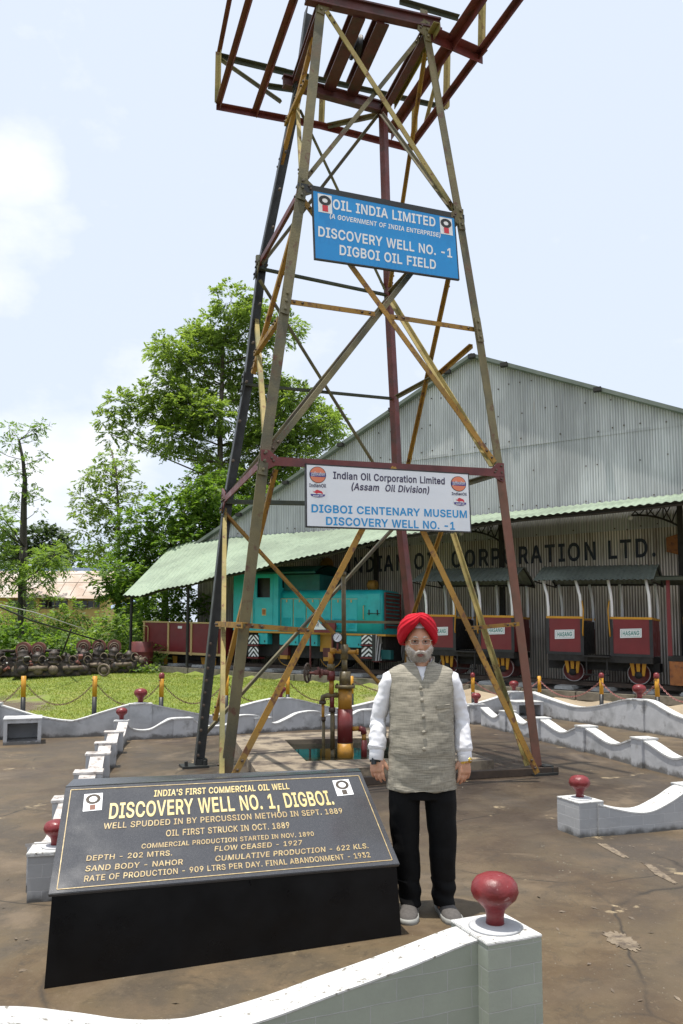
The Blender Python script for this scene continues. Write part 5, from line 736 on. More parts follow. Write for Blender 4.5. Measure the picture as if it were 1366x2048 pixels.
seg(690, 1370, 1343, 11.5, 'pipeolive', 'casing_cap'); seg(689, 1343, 1316, 5.6, 'pipeolive', 'riser'); seg(689, 1318, 1289, 7.6, 'pipeolive', 'cross_fitting')
seg(688, 1290, 1150, 4.6, 'pipeolive', 'riser', x1=687); seg(687, 1152, 1144, 5.6, 'pipeolive', 'riser_collar')
h = MB().tube([wpnt(664, 1301), wpnt(690, 1304)], 4.6*pxm, 12); h.tube([wpnt(660, 1302), wpnt(670, 1302)], 6.2*pxm, 12); h.tube([wpnt(690, 1304), wpnt(714, 1304)], 4.2*pxm, 12); h.tube([wpnt(713, 1304), wpnt(717, 1304)], 6*pxm, 8); h.build('cross_pipe', MT['pipeyellow'], wh)
# second standpipe with the gate valve
seg(661, 1304, 1328, 5, 'pipeyellow', 'standpipe'); seg(662, 1328, 1342, 7.4, 'pipeolive', 'pipe_coupling'); seg(662, 1342, 1361, 8.2, 'pipered', 'valve_body'); seg(663, 1361, 1388, 5, 'pipeyellow', 'standpipe'); seg(664, 1388, 1417, 4.6, 'pipered', 'standpipe'); seg(664, 1415, 1424, 6.6, 'rail', 'pipe_coupling'); seg(665, 1424, 1500, 4.6, 'pipeolive', 'standpipe'); seg(666, 1498, 1526, 4.6, 'pipeolive', 'standpipe')
v = MB().tube([wpnt(662, 1345), wpnt(640, 1345, -.05)], [6.2*pxm, 5*pxm], 12); v.tube([wpnt(645, 1345, -.04), wpnt(640, 1345, -.05)], 7.5*pxm, 8); v.tube([wpnt(641, 1345, -.05), wpnt(617, 1346, -.12)], [3.6*pxm, 2*pxm], 10); v.tube([wpnt(636, 1334, -.05), wpnt(641, 1356, -.05)], 2.6*pxm, 6); v.tube([wpnt(633, 1340, -.06), wpnt(634, 1350, -.06)], 5*pxm, 8); v.build('valve_stem', MT['scrapred'], wh)
wc = wpnt(615, 1346, -.13); ax_ = (Vector((.3, .95, 0)).normalized(), Z, Vector((.95, -.3, 0)))
hw = MB(); R_ = 18*pxm; ring = [wc+(ax_[0]*math.cos(k*math.pi/14)+ax_[1]*math.sin(k*math.pi/14))*R_ for k in range(29)]; hw.tube(ring, 2.0*pxm, 8, cap=False)
for k in range(4): a = k*math.pi/2+.4; hw.tube([wc, wc+(ax_[0]*math.cos(a)+ax_[1]*math.sin(a))*R_], 1.5*pxm, 6)
hw.lathe([(.03, -.02), (.03, .02)], wc, 10, ax=(ax_[0], ax_[1], ax_[2])); hw.build('valve_wheel', MT['rail'], wh)
# side outlets
e = MB().tube([wpnt(676, 1390), wpnt(655, 1391), wpnt(646, 1394), wpnt(645, 1404)], 5.2*pxm, 12); e.build('elbow', MT['pipeolive'], wh)
seg(645, 1402, 1408, 7, 'rail', 'pipe_coupling'); seg(646, 1407, 1438, 3.1, 'pipeyellow', 'drain_pipe'); seg(647, 1434, 1442, 4.4, 'rail', 'pipe_coupling'); seg(647, 1440, 1526, 3.2, 'pipeolive', 'drain_pipe')
e = MB().tube([wpnt(702, 1458), wpnt(718, 1457)], 4.6*pxm, 12); e.build('side_pipe', MT['pipeyellow'], wh)
e = MB().tube([wpnt(718, 1457), wpnt(726, 1459), wpnt(728, 1468)], 6.2*pxm, 12); e.build('elbow', MT['pipered'], wh)
seg(728, 1468, 1482, 4.6, 'pipeyellow', 'side_pipe'); seg(728, 1480, 1520, 6, 'pipered', 'side_pipe')
gc = wpnt(675, 1275, -.08); gx = (Vector((1, 0, 0)), Z, Vector((0, -1, 0)))
ga = MB().lathe([(10.2*pxm, -.04), (10.2*pxm, .012), (8.6*pxm, .016), (8.4*pxm, .008)], gc, 26, ax=gx).build('pressure_gauge', MT['blackpaint'], wh)
MB().lathe([(8.5*pxm, .011), (0, .011)], gc, 26, ax=gx).build('dial', MT['signwhite'], ga)
nd = MB().bar(gc+Vector((-.018, -.015, -.03)), gc+Vector((.02, -.015, .03)), (.007, .003), Vector((0, -1, 0)))
for k in range(9): a = R(225-k*33.75); d_ = Vector((math.cos(a), 0, math.sin(a))); nd.bar(gc+Vector((0, -.014, 0))+d_*.042, gc+Vector((0, -.014, 0))+d_*.052, (.003, .002), Vector((0, -1, 0)))
nd.build('needle', MT['blackpaint'], ga)
MB().tube([gc+Vector((0, .02, -.07)), gc+Vector((0, .03, -.16)), wpnt(676, 1302, -.02)], 1.7*pxm, 8).build('gauge_pipe', MT['pipered'], wh)
# ------------------------------------------------------------------ railway
def tb(mb, s0, s1, w0, w1, z0, z1, m=0):
    return mb.hexa([TK(s0, w1, z0), TK(s1, w1, z0), TK(s1, w0, z0), TK(s0, w0, z0), TK(s0, w1, z1), TK(s1, w1, z1), TK(s1, w0, z1), TK(s0, w0, z1)], m)
UA = (U+Z*RS).normalized()
for w_ in (.38, -.38):
    m = MB()
    for (hw, z0, z1) in ((.05, -.1, -.085), (.01, -.085, -.03), (.03, -.03, 0)): tb(m, -8, 24, w_-hw, w_+hw, z0, z1)
    tag(m.build('rail', MT['rail']), 'rusty rail nearer the yard, under the parked train' if w_ > 0 else 'rusty rail nearer the shed, under the parked train', 'rail')
sp = thing('sleeper', 'pale concrete sleeper under the rails, seen end on', 'sleeper', TK(-5, 0, 0), 'sleepers under the railway track')
m = MB(); tb(m, -5.24, -4.76, -1.0, 1.15, -.32, -.1); m.build('sleeper_block', MT['sleeper'], sp, bev=.03)
for k in range(1, 24):
    c = copy_tree(sp); ds = k*1.0+random.uniform(-.08, .08); c.location = sp.location+U*ds+Z*RS*ds+W*random.uniform(-.05, .05)
    c.rotation_euler.z = R(random.uniform(-2, 2))
def wheel(par, s, w_, r, mat, rim, wd=.1):
    a = MB().lathe([(r*.92, -wd/2), (r, -wd/2), (r, wd/2), (r*.88, wd/2), (r*.86, wd*.3), (r*.25, wd*.25), (r*.22, wd*.6), (0, wd*.6)], TK(s, w_, r), 28, ax=(UA, Z, W)).build('wheel', mat, par)
    MB().lathe([(r*1.0, wd*.505), (r*.94, wd*.505), (r*.94, wd*.54), (r*1.0, wd*.54), (r*1.0, wd*.505)], TK(s, w_, r), 28, ax=(UA, Z, W)).build('rim', rim, a)
    return a
def plate(mb, L, w_, off, m=0):    # polygon from pixels on a plane beside the track, a few mm thick
    pts = []
    for px, py in L: s, z = SP(px, py, w_); pts.append(TK(s, w_+off, z))
    mb.prism(pts, W*.012, m); return pts
def side_quad(w_, TL, TR, BR, BL):
    o = []
    for px, py in (TL, TR, BR, BL): s, z = SP(px, py, w_); o.append(TK(s, w_, z))
    return o
# ---- coaches
CW = .80
s1, zt = SP(1094, 1232, CW); s2, _ = SP(1164, 1230, CW); s3, _ = SP(1221, 1226, CW); s4, zt2 = SP(1302, 1225, CW); _, zbm = SP(1150, 1308, CW)
co = thing('open_coach', 'open maroon rail coach with yellow rail and tin roof, nearest the right edge', 'rail coach', TK((s1+s4)/2, 0, 0), 'open maroon coaches on the track')
b = MB(); tb(b, s4, s1, -CW, CW, zbm-.18, zbm-.02); tb(b, s4-.1, s1+.1, -.3, .3, zbm-.4, zbm-.18); b.build('underframe', MT['rubber'], co)
for (a0, a1) in ((s2, s1), (s4, s3)):
    p = MB(); t_ = .05
    tb(p, a0, a1, CW-t_, CW, zbm, zt-.06); tb(p, a0, a1, -CW, -CW+t_, zbm, zt-.06)
    e0, e1 = (a1-t_, a1) if a1 == s1 else (a0, a0+t_); tb(p, e0, e1, -CW+t_+.001, CW-t_-.001, zbm, zt-.06); p.build('side_panel', MT['maroon'], co)
    q = MB(); tb(q, a0-.02, a1+.02, CW-t_-.01, CW+.012, zt-.058, zt); tb(q, a0-.02, a1+.02, -CW-.012, -CW+t_+.01, zt-.058, zt); tb(q, e0-.012, e1+.012, -CW+t_+.011, CW-t_-.011, zt-.058, zt); q.build('yellow_rail', MT['yellow'], co)
    f = MB()
    for e in (a0, a1): tb(f, e-.03 if e == a0 else e-.05, e+.05 if e == a0 else e+.03, CW+.001, CW+.018, zbm-.02, zt-.06)
    tb(f, a0, a1, CW+.001, CW+.016, zbm-.02, zbm+.05); f.build('black_edging', MT['blackpaint'], co)
    bk = MB(); tb(bk, (a0 if a1 == s1 else a1-.04), (a0+.04 if a1 == s1 else a1), -CW+.06, CW-.06, zbm, zt-.1); tb(bk, a0+.06, a1-.06, -CW+.06, CW-.06, zbm+.35, zbm+.4); bk.build('bench', MT['blackpaint'], co)
for k, (a0, a1) in enumerate((((1110, 1260), (1149, 1278)), ((1240.5, 1258), (1283.5, 1276)))):
    q = side_quad(CW, (a0[0], a0[1]), (a1[0], a0[1]-1), (a1[0], a1[1]-1), (a0[0], a1[1])); q = [x+W*.022 for x in q]
    pa = MB().hexa([q[3]-W*.01, q[2]-W*.01, q[1]-W*.01, q[0]-W*.01, q[3], q[2], q[1], q[0]]).build('name_plate', MT['whitepaint'], co)
    t = MB(); hh = (a1[1]-a0[1]); letter(t, q, 'HASANG', (a0[0]+5, a1[1]-5), (a1[0]-5, a1[1]-6), (a0[0]+5, a0[1]+4.5), .018, .004); t.build('lettering', MT['txtgreen'], pa)
    f = MB(); n_ = W
    for i in range(4):
        cc = [bil(q, x, y) for x, y in ((.06, .12), (.94, .12), (.94, .88), (.06, .88))]; f.bar(cc[i]+W*.002, cc[(i+1) % 4]+W*.002, (.007, .002), W)
    f.build('plate_border', MT['txtgreen'], pa)
se, ze = SP(1066, 1161, 1.12); sr, zr_e = SP(1307, 1148, 1.12); _, zrg = SP(1210, 1131, 0)
def roofpt(s, x): # x -1..1 across
    return TK(s, x*1.14, zrg+(ze-zrg)*abs(x)**1.15)
rf = MB(); nS = 150
def rfn(u, v): s = sr+(se-sr)*u; return roofpt(s, v*2-1)+Z*(.012*math.sin(u*nS/6*2*math.pi*.9))
rf.grid(rfn, nS, 8, True); rf.build('tin_roof', MT['greytin'], co, fix=False)
gd = MB(); 
for s in (sr+.05, se-.05): gd.tube([roofpt(s, x)-Z*.03 for x in (-1, -.5, 0, .5, 1)], .022, 6); gd.tube([TK(s, -1.05, ze-.03), TK(s, 1.05, ze-.03)], .02, 6)
for x in (-.9, .9): gd.tube([roofpt(sr+.05, x)-Z*.03, roofpt(se-.05, x)-Z*.03], .022, 6)
gd.build('roof_frame', MT['rubber'], co)
for s in (s1-.03, s2+.03, s3-.03, s4+.03):
    for sg in (1, -1):
        bow = .10 if sg > 0 else .02; e = .10 if s in (s1-.03, s2+.03) else .06
        MB().tube([TK(s, sg*(CW-.03), zt-.3), TK(s, sg*(CW-.03), zt+.25), TK(s+e*.2, sg*(CW-.02), zt+.55), TK(s+e, sg*(CW+.06), ze+.02)], .038, 8).build('roof_post', MT['whitepaint'], co)
for s in (s2-.02, s3+.02):
    MB().tube([TK(s, CW+.03, zt-.5), TK(s, CW+.06, zt-.42), TK(s+.03*(1 if s < s2-.1 else -1), CW+.07, zt+.15), TK(s, CW+.06, zt+.38), TK(s, CW+.0, zt+.4)], .016, 6).build('grab_rail', MT['yellow'], co)
st = MB(); tb(st, s3+.03, s2-.03, CW-.02, CW+.2, zbm-.06, zbm-.02); tb(st, s3+.08, s2-.05, CW, CW+.22, zbm-.52, zbm-.485)
for s in (s3+.1, s2-.1): tb(st, s-.015, s+.015, CW+.08, CW+.11, zbm-.52, zbm-.06)
st.build('step', MT['rubber'], co)
swl = [SP(1147, 1340, .5)[0], SP(1278, 1341, .5)[0]]
for s in swl:
    for sg in (.46, -.46): wheel(co, s, sg, .275, MT['redoxide'], MT['sleeper'] if sg > 0 else MT['rail'], .1 if sg > 0 else -.1)
    for k in (-1, 0, 1):
        MB().hexa([TK(s+k*.13-.03-k*.02, .56, .22), TK(s+k*.13+.03-k*.02, .56, .22), TK(s+k*.13+.03-k*.02, .60, .22), TK(s+k*.13-.03-k*.02, .60, .22), TK(s+k*.15-.05, .60, .55), TK(s+k*.15+.05, .60, .55), TK(s+k*.15+.05, .64, .55), TK(s+k*.15-.05, .64, .55)]).build('axle_guard', MT['yellow'], co)
    a = MB(); a.lathe([(.09, 0), (.09, .06), (0, .07)], TK(s, .57, .24), 10, ax=(UA, Z, W)); a.build('axle_box', MT['rubber'], co)
c1s = SP(857, 1234, CW)[0]; c1e = SP(1018, 1232, CW)[0]; ds = ((c1s+c1e)-(s1+s4))/2
c = copy_tree(co); c.location = co.location+U*ds+Z*RS*ds; c['label'] = 'open maroon rail coach with yellow rail and tin roof, behind the turbaned man'
# ---- small engine at the far right
ft = thing('rail_trolley', 'small dark roofed rail locomotive with red posts, cut off at the right edge', 'rail trolley', TK(SP(1366, 1320, .7)[0], 0, 0))
sa, zf = SP(1340, 1312, .75); sb_ = sa-2.4; _, zrf = SP(1320, 1156, .9); sro, _ = SP(1310, 1156, .9)
m = MB(); m.grid(lambda u, v: TK(sro+(sb_-sro)*u, (v*2-1)*.95, zrf+.12*(1-(v*2-1)**2)), 4, 10); m.grid(lambda u, v: TK(sro+(sb_-sro)*u, (v*2-1)*.95, zrf-.05+.12*(1-(v*2-1)**2)), 4, 10); tb(m, sb_, sro, .93, .955, zrf-.06, zrf+.02); m.build('cab_roof', MT['darkgreen'], ft, fix=False)
for s in (sa, sa-1.1): MB().hexa([TK(s-.05, .70, zf), TK(s+.05, .70, zf), TK(s+.05, .62, zf), TK(s-.05, .62, zf), TK(s-.04, .70, zrf), TK(s+.04, .70, zrf), TK(s+.04, .62, zrf), TK(s-.04, .62, zrf)]).build('cab_post', MT['logored'] if False else MT['maroon'], ft)
m = MB(); tb(m, sb_, sa+.05, -.75, .75, zf-.12, zf); tb(m, sb_, sa-.1, -.5, .5, .1, zf-.12); m.build('frame', MT['rubber'], ft)
m = MB(); tb(m, sa-.35, sa+.02, .52, .74, .04, zf-.13); m.build('end_panel', MT['shield'], ft)
m = MB()
for k in range(4): tb(m, sa-.75, sa-.38, .74, .78, .12+k*.16, .15+k*.16)
for s in (sa-.75, sa-.38): tb(m, s-.015, s+.015, .735, .765, .05, zf-.02)
m.build('ladder', MT['rubber'], ft)
m = MB(); m.lathe([(.16, 0), (.2, .1), (.2, .75), (.12, .95), (0, 1.0)], TK(sa-.62, .1, zf), 16); m.build('boiler', MT['blackpaint'], ft)
m = MB(); m.tube([TK(sa-.3, .35, zf), TK(sa-.34, .36, zf+.75), TK(sa-.4, .35, zf+.95)], .02, 6); m.lathe([(.06, 0), (.06, .16), (0, .18)], TK(sa-.34, .36, zf+.8), 10); m.build('brake_lever', MT['gold'], ft)
wheel(ft, sa-.9, .46, .27, MT['redoxide'], MT['rail'])
# ---- teal locomotive
LW_ = .85
LS = lambda px, py, w_=LW_: SP(px, py, w_)
lc0 = thing('shunting_locomotive', 'small teal shunting locomotive with chevron steps behind the derrick', 'locomotive', TK(LS(640, 1300)[0], 0, 0))
sR = LS(768, 1262)[0]; sL = LS(470, 1262)[0]; sC = LS(556, 1240)[0]; zrb = LS(640, 1265)[1]; ztop = LS(690, 1178)[1]; scab = LS(484, 1240)[0]
# bonnet with rounded shoulders
def bon(s, wd, z1, z0, k=8):
    o = []; r = .22
    o.append(TK(s, wd, z0))
    for i in range(k+1): a = i/k*math.pi/2; o.append(TK(s, wd-r+r*math.cos(a), z1-r+r*math.sin(a)))
    for i in range(k+1): a = math.pi/2+i/k*math.pi/2; o.append(TK(s, -wd+r+r*math.cos(a), z1-r+r*math.sin(a)))
    o.append(TK(s, -wd, z0)); return o
bw = .70; s_front = LS(764, 1250, bw)[0]
hood = MB().loft([bon(sC+.05, bw, ztop, zrb), bon(s_front+.10, bw, ztop, zrb), bon(s_front+.03, bw-.03, ztop-.03, zrb), bon(s_front, bw-.08, ztop-.08, zrb)], True); hb = hood.build('bonnet', MT['teal'], lc0)
gr = MB(); zg0, zg1 = zrb+.18, ztop-.12; 
for k in range(9): z = zg0+(zg1-zg0)*k/9; gr.hexa([TK(s_front-.005, .52, z), TK(s_front-.045, .52, z+.01), TK(s_front-.045, -.52, z+.01), TK(s_front-.005, -.52, z), TK(s_front-.005, .52, z+.075), TK(s_front-.02, .52, z+.085), TK(s_front-.02, -.52, z+.085), TK(s_front-.005, -.52, z+.075)])
tb(gr, s_front-.05, s_front-.006, .52, .56, zg0-.03, zg1+.03); tb(gr, s_front-.05, s_front-.006, -.56, -.52, zg0-.03, zg1+.03); tb(gr, s_front-.05, s_front-.006, -.52, .52, zg1, zg1+.04)
gr.build('radiator_grille', MT['redoxide'], lc0)
# bonnet doors: raised frames, louvres, hinges
for (x0, x1) in ((562, 586), (587, 612), (613, 639), (640, 662), (663, 690), (691, 715)):
    a, b = LS(x0, 1230, bw)[0], LS(x1, 1230, bw)[0]; z1 = ztop-.30; z0 = zrb+.06
    d_ = MB(); tb(d_, b+.015, a-.015, bw+.001, bw+.012, z0, z1)
    dd = d_.build('bonnet_door', MT['teal'], lc0); lv = MB()
    for k in range(7): z = z0+.10+k*.042; lv.hexa([TK(b+.08, bw+.012, z), TK(a-.08, bw+.012, z), TK(a-.08, bw+.034, z), TK(b+.08, bw+.034, z), TK(b+.08, bw+.012, z+.03), TK(a-.08, bw+.012, z+.03), TK(a-.08, bw+.014, z+.03), TK(b+.08, bw+.014, z+.03)])
    lv.build('louvres', MT['teal'], dd)
    e = MB(); tb(e, b, a, bw+.002, bw+.016, z1, z1+.014); tb(e, a-.006, a+.006, bw+.002, bw+.015, z0, z1); tb(e, (a+b)/2-.02, (a+b)/2+.02, bw+.012, bw+.03, z1-.10, z1-.02); e.build('door_lining', MT['cream'], dd)
hd = MB(); a = LS(728, 1215, bw)[0]; hd.tube([TK(a, bw, zrb+.42), TK(a, bw+.05, zrb+.45), TK(a, bw+.05, zrb+.82), TK(a, bw, zrb+.85)], .014, 6); hd.build('handrail', MT['cream'], lc0)
a0, a1 = LS(735, 1215, bw)[0], LS(760, 1215, bw)[0]; d_ = MB(); tb(d_, a1, a0, bw+.001, bw+.012, zrb+.62, ztop-.14); d_.build('access_hatch', MT['teal'], lc0)
d_ = MB()
for s in (a0-.06, a1+.08): tb(d_, s-.015, s+.015, bw+.012, bw+.035, zrb+.56, zrb+.72)
tb(d_, a1, a0, bw+.002, bw+.02, zrb+.60, zrb+.615); d_.build('hatch_hinges', MT['rubber'], lc0)
# cab
zc = LS(520, 1147)[1]; cb = MB(); t_ = .05; wz0, wz1 = LS(525, 1195)[1], LS(525, 1156)[1]; ws0, ws1 = LS(540, 1175)[0], LS(513, 1175)[0]
cabL = sL+.08; tb(cb, sC, ws0, LW_-t_, LW_, zrb, zc); tb(cb, ws1, cabL, LW_-t_, LW_, zrb, zc); tb(cb, ws0, ws1, LW_-t_+.001, LW_-.001, zrb, wz0); tb(cb, ws0, ws1, LW_-t_+.001, LW_-.001, wz1, zc)
tb(cb, sC, cabL, -LW_, -LW_+t_, zrb, zc); tb(cb, sC, sC+t_, -LW_+t_+.001, LW_-t_-.001, zrb, zc-.45); tb(cb, cabL-t_, cabL, -LW_+t_+.001, LW_-t_-.001, zrb, zc)
tb(cb, sC, sC+t_, -LW_+t_+.001, -.62, zc-.45, zc); tb(cb, sC, sC+t_, .62, LW_-t_-.001, zc-.45, zc); tb(cb, sC, sC+t_, -.08, .08, zc-.45, zc)
cb.build('cab', MT['teal'], lc0)
wn = MB(); tb(wn, sC+.015, sC+.03, -.62, -.08, zc-.45, zc); tb(wn, sC+.015, sC+.03, .08, .62, zc-.45, zc); wn.build('cab_window', MT['glassdark'], lc0)
tb_ = MB(); tb(tb_, sC+t_+.01, cabL-t_-.01, -LW_+t_+.02, LW_-t_-.12, zrb, zc-.02); tb_.build('cab_interior', MT['blackpaint'], lc0)
ds0, ds1 = LS(546, 1200)[0], LS(508, 1200)[0]; fm = MB(); tb(fm, ds0, ds0+.03, LW_+.001, LW_+.015, zrb+.04, zc-.04); tb(fm, ds1-.03, ds1, LW_+.001, LW_+.015, zrb+.04, zc-.04); tb(fm, ds0+.03, ds1-.03, LW_+.001, LW_+.015, zc-.07, zc-.04); tb(fm, ds0+.03, ds1-.03, LW_+.001, LW_+.02, wz0-.07, wz0-.045); dr = fm.build('cab_door', MT['teal'], lc0)
e = MB(); tb(e, LS(532, 1224)[0], LS(524, 1224)[0], LW_+.001, LW_+.01, LS(528, 1231)[1], LS(528, 1217)[1]); e.build('door_badge', MT['cream'], dr)
e = MB(); tb(e, LS(531, 1224)[0], LS(525, 1224)[0], LW_+.01, LW_+.014, LS(528, 1229)[1], LS(528, 1219)[1]); e.build('badge_emblem', MT['shield'], dr)
e = MB(); e.tube([TK(ds1+.04, LW_, zrb+.2), TK(ds1+.04, LW_+.05, zrb+.24), TK(ds1+.04, LW_+.05, zrb+1.0), TK(ds1+.04, LW_, zrb+1.04)], .014, 6); e.build('handrail', MT['cream'], lc0)
rfm = MB(); sro2 = LS(648, 1150, .3)[0]; zpk = LS(560, 1133, 0)[1]
rfm.grid(lambda u, v: TK(sro2*.0+(sC-1.45)*(1-u)+(cabL+.15)*u, (v*2-1)*.98, zc+.02+(zpk-zc)*.9*(1-(v*2-1)**2)), 6, 14); rfm.grid(lambda u, v: TK((sC-1.45)*(1-u)+(cabL+.15)*u, (v*2-1)*.98, zc-.03+(zpk-zc)*.9*(1-(v*2-1)**2)), 6, 14); tb(rfm, sC-1.45, cabL+.15, .965, .985, zc-.03, zc+.02); rfm.build('cab_roof', MT['tealdark'], lc0, fix=False)
bx_ = MB(); tb(bx_, sC-1.35, sC-.01, -.72, .55, ztop-.02, zc-.03); bx_.build('forward_cab', MT['tealdark'], lc0)
# frame, running board, tool boxes
m = MB(); tb(m, sR-.06, sL, -LW_, LW_+.02, zrb-.06, zrb-.002); m.build('running_board', MT['gold'], lc0)
m = MB(); tb(m, sR+.1, sL-.05, -.55, .55, .28, zrb-.06); m.build('frame', MT['rubber'], lc0)
for (x0, x1) in ((515, 534), (558, 596), (598, 634), (692, 722)):
    m = MB(); tb(m, LS(x1, 1280)[0], LS(x0, 1280)[0], LW_-.3, LW_-.02, LS(600, 1291)[1], zrb-.07); bxo = m.build('tool_box', MT['teal'], lc0, bev=.01)
    e = MB(); tb(e, LS(x1-6, 1280)[0], LS(x1-3, 1280)[0]+.03, LW_-.02, LW_-.005, LS(600, 1287)[1], LS(600, 1283)[1]); e.build('latch', MT['rubber'], bxo)
for (x0, x1) in ((497, 517), (723, 752)):
    for (y0, y1) in ((1270, 1288), (1294, 1313)):
        q = side_quad(LW_+.03, (x0, y0), (x1, y0), (x1, y1), (x0, y1)); n_ = W
        pa = MB().hexa([q[3]-W*.03, q[2]-W*.03, q[1]-W*.03, q[0]-W*.03, q[3], q[2], q[1], q[0]]).build('step_plate', MT['blackpaint'], lc0)
        cv = MB()
        for k in range(3):
            v0 = -.38+k*.50; h_ = .25
            for sg in (0, 1):
                L = [(.5, v0), (1.0 if sg else 0, v0+.72), (1.0 if sg else 0, v0+.72+h_), (.5, v0+h_)]
                # clip to the plate
                L2 = []
                for i in range(4):
                    p, q2 = L[i], L[(i+1) % 4]
                    for lim, keep in ((0, 1),): pass
                    L2.append(p)
                def clip(P, f):
                    o = []
                    for i in range(len(P)):
                        a, b = P[i], P[(i+1) % len(P)]; fa, fb = f(a), f(b)
                        if fa >= 0: o.append(a)
                        if (fa >= 0) != (fb >= 0): t = fa/(fa-fb); o.append((a[0]+(b[0]-a[0])*t, a[1]+(b[1]-a[1])*t))
                    return o
                L2 = clip(L2, lambda p: p[1]); L2 = clip(L2, lambda p: 1-p[1]) if len(L2) > 2 else []
                if len(L2) > 2: cv.add([bil(q, u, v)+W*.004 for u, v in L2], [tuple(range(len(L2)))])
        cv.build('chevrons', MT['whitepaint'], pa, fix=False)
        m = MB(); s_a, z_a = LS(x0-1, y1+1, LW_); s_b, _ = LS(x1+1, y1+1, LW_); tb(m, s_b, s_a, LW_-.3, LW_+.06, z_a-.035, z_a); m.build('step_tread', MT['maroon'], pa)
# buffer beam at the front end with slanted stripes and the maker's plate
zbt, zbb = zrb-.02, LS(760, 1322)[1]; sF = SP(750, 1290, 1.0)[0]
m = MB(); tb(m, sF, sF+.1, -1.0, 1.0, zbb, zbt); bbm = m.build('buffer_beam', MT['blackpaint'], lc0)
cv = MB(); qF = [TK(sF-.004, 1.0, zbt), TK(sF-.004, -1.0, zbt), TK(sF-.004, -1.0, zbb), TK(sF-.004, 1.0, zbb)]
for k in range(-1, 13):
    u = k*.085; L = [(u+.10, 0), (u+.145, 0), (u+.045, 1), (u, 1)]; L = [(max(0, min(1, a)), b) for a, b in L]; cv.add([bil(qF, a, b) for a, b in L], [(0, 1, 2, 3)])
cv.build('stripes', MT['whitepaint'], bbm, fix=False)
q = [TK(sF-.012, .70, zbt-.02), TK(sF-.012, -.45, zbt-.02), TK(sF-.012, -.45, zbt-.26), TK(sF-.012, .70, zbt-.26)]
pa = MB().hexa([q[3]+UA*.008, q[2]+UA*.008, q[1]+UA*.008, q[0]+UA*.008, q[3], q[2], q[1], q[0]]).build('maker_plate', MT['sleeper'], bbm)
t = MB(); vs, fs = textmesh('RUSTON', .0); x1_ = max(v.x for v in vs); t.add([bil(q, .08+.84*v.x/x1_, .82-.64*v.y/capheight())-UA*.006 for v in vs], fs); t.build('lettering', MT['blackpaint'], pa, fix=False)
for x in (575, 662):
    s, _ = LS(x, 1318, .5)
    for sg in (.46, -.46): wheel(lc0, s, sg, .40, MT['rubber'], MT['gold'], .1 if sg > 0 else -.1)
    m = MB(); tb(m, s-.16, s+.16, .56, .72, .34, .62); m.build('axle_box', MT['redoxide'], lc0); m = MB(); tb(m, s-.14, s+.14, .56, .74, .22, .335); m.build('axle_box_keeper', MT['gold'], lc0)
m = MB(); s, _ = LS(645, 1285); tb(m, s-.2, s+.2, .5, .66, .5, zrb-.06); m.build('spring_hanger', MT['gold'], lc0)
m = MB(); m.lathe([(.13, -.14), (.17, -.12), (.17, .1), (.12, .14), (.05, .14)], TK(LS(745, 1166, .0)[0], 0, ztop+.16), 14, ax=(W, Z, UA)); m.build('headlamp', MT['mustard'], lc0)
m = MB()
for k in range(5): m.lathe([(.07, 0), (.08, .05), (.06, .12), (0, .13)], TK(LS(638+k*7, 1238)[0], .78, zrb+.03+.12), 8)
m.build('pipe_fittings', MT['scrapred'], lc0)
m = MB(); tb(m, sF-.32, sF-.005, .42, .62, zbb+.05, zbb+.32); m.build('coupling', MT['tealdark'], lc0)
m = MB(); tb(m, sF+.05, sF+.3, -.6, .6, zbb-.05, zbb+.2); m.build('front_guard', MT['maroon'], lc0)
# rivet rows
m = MB()
for k in range(46): m.lathe([(.009, 0), (.007, .006), (0, .007)], TK(s_front+.2+k*.075, bw+.0, ztop-.25), 6, ax=(UA, Z, W))
for k in range(14): m.lathe([(.01, 0), (.008, .006), (0, .007)], TK(sC+.05, LW_, zrb+.1+k*.095), 6, ax=(UA, Z, W)); m.lathe([(.01, 0), (.008, .006), (0, .007)], TK(cabL-.05, LW_, zrb+.1+k*.095), 6, ax=(UA, Z, W))
m.build('rivets', MT['teal'], hb)
# triangular board standing in front of the locomotive
tq = thing('notice_board', 'small triangular white notice board on a red box before the teal locomotive', 'notice board', TK(LS(632, 1262, 1.2)[0], 1.2, 0))
m = MB(); plate(m, [(614, 1259), (632, 1238), (652, 1259)], 1.2, 0); m.build('board_panel', MT['signwhite'], tq); m = MB(); tb(m, LS(668, 1260, 1.2)[0], LS(612, 1260, 1.2)[0], 1.12, 1.2, LS(640, 1265, 1.2)[1], LS(640, 1259.5, 1.2)[1]); tb(m, LS(669, 1260, 1.2)[0], LS(652, 1260, 1.2)[0], 1.1, 1.19, LS(640, 1259, 1.2)[1], LS(640, 1243, 1.2)[1]); m.build('board_base', MT['maroon'], tq)
m = MB(); 
for x in (618, 662): tb(m, LS(x+2, 1290, 1.2)[0], LS(x, 1290, 1.2)[0], 1.13, 1.18, -.19, LS(640, 1265, 1.2)[1])
m.build('board_posts', MT['redoxide'], tq)
qT = side_quad(1.2, (614, 1238), (654, 1238), (654, 1259), (614, 1259)); qT = [x+W*.013 for x in qT]; t = MB(); letter(t, qT, 'AR', (629, 1253), (638, 1253), (629, 1245), .01, .004); t.build('lettering', MT['txtnavy'], tq, fix=False)
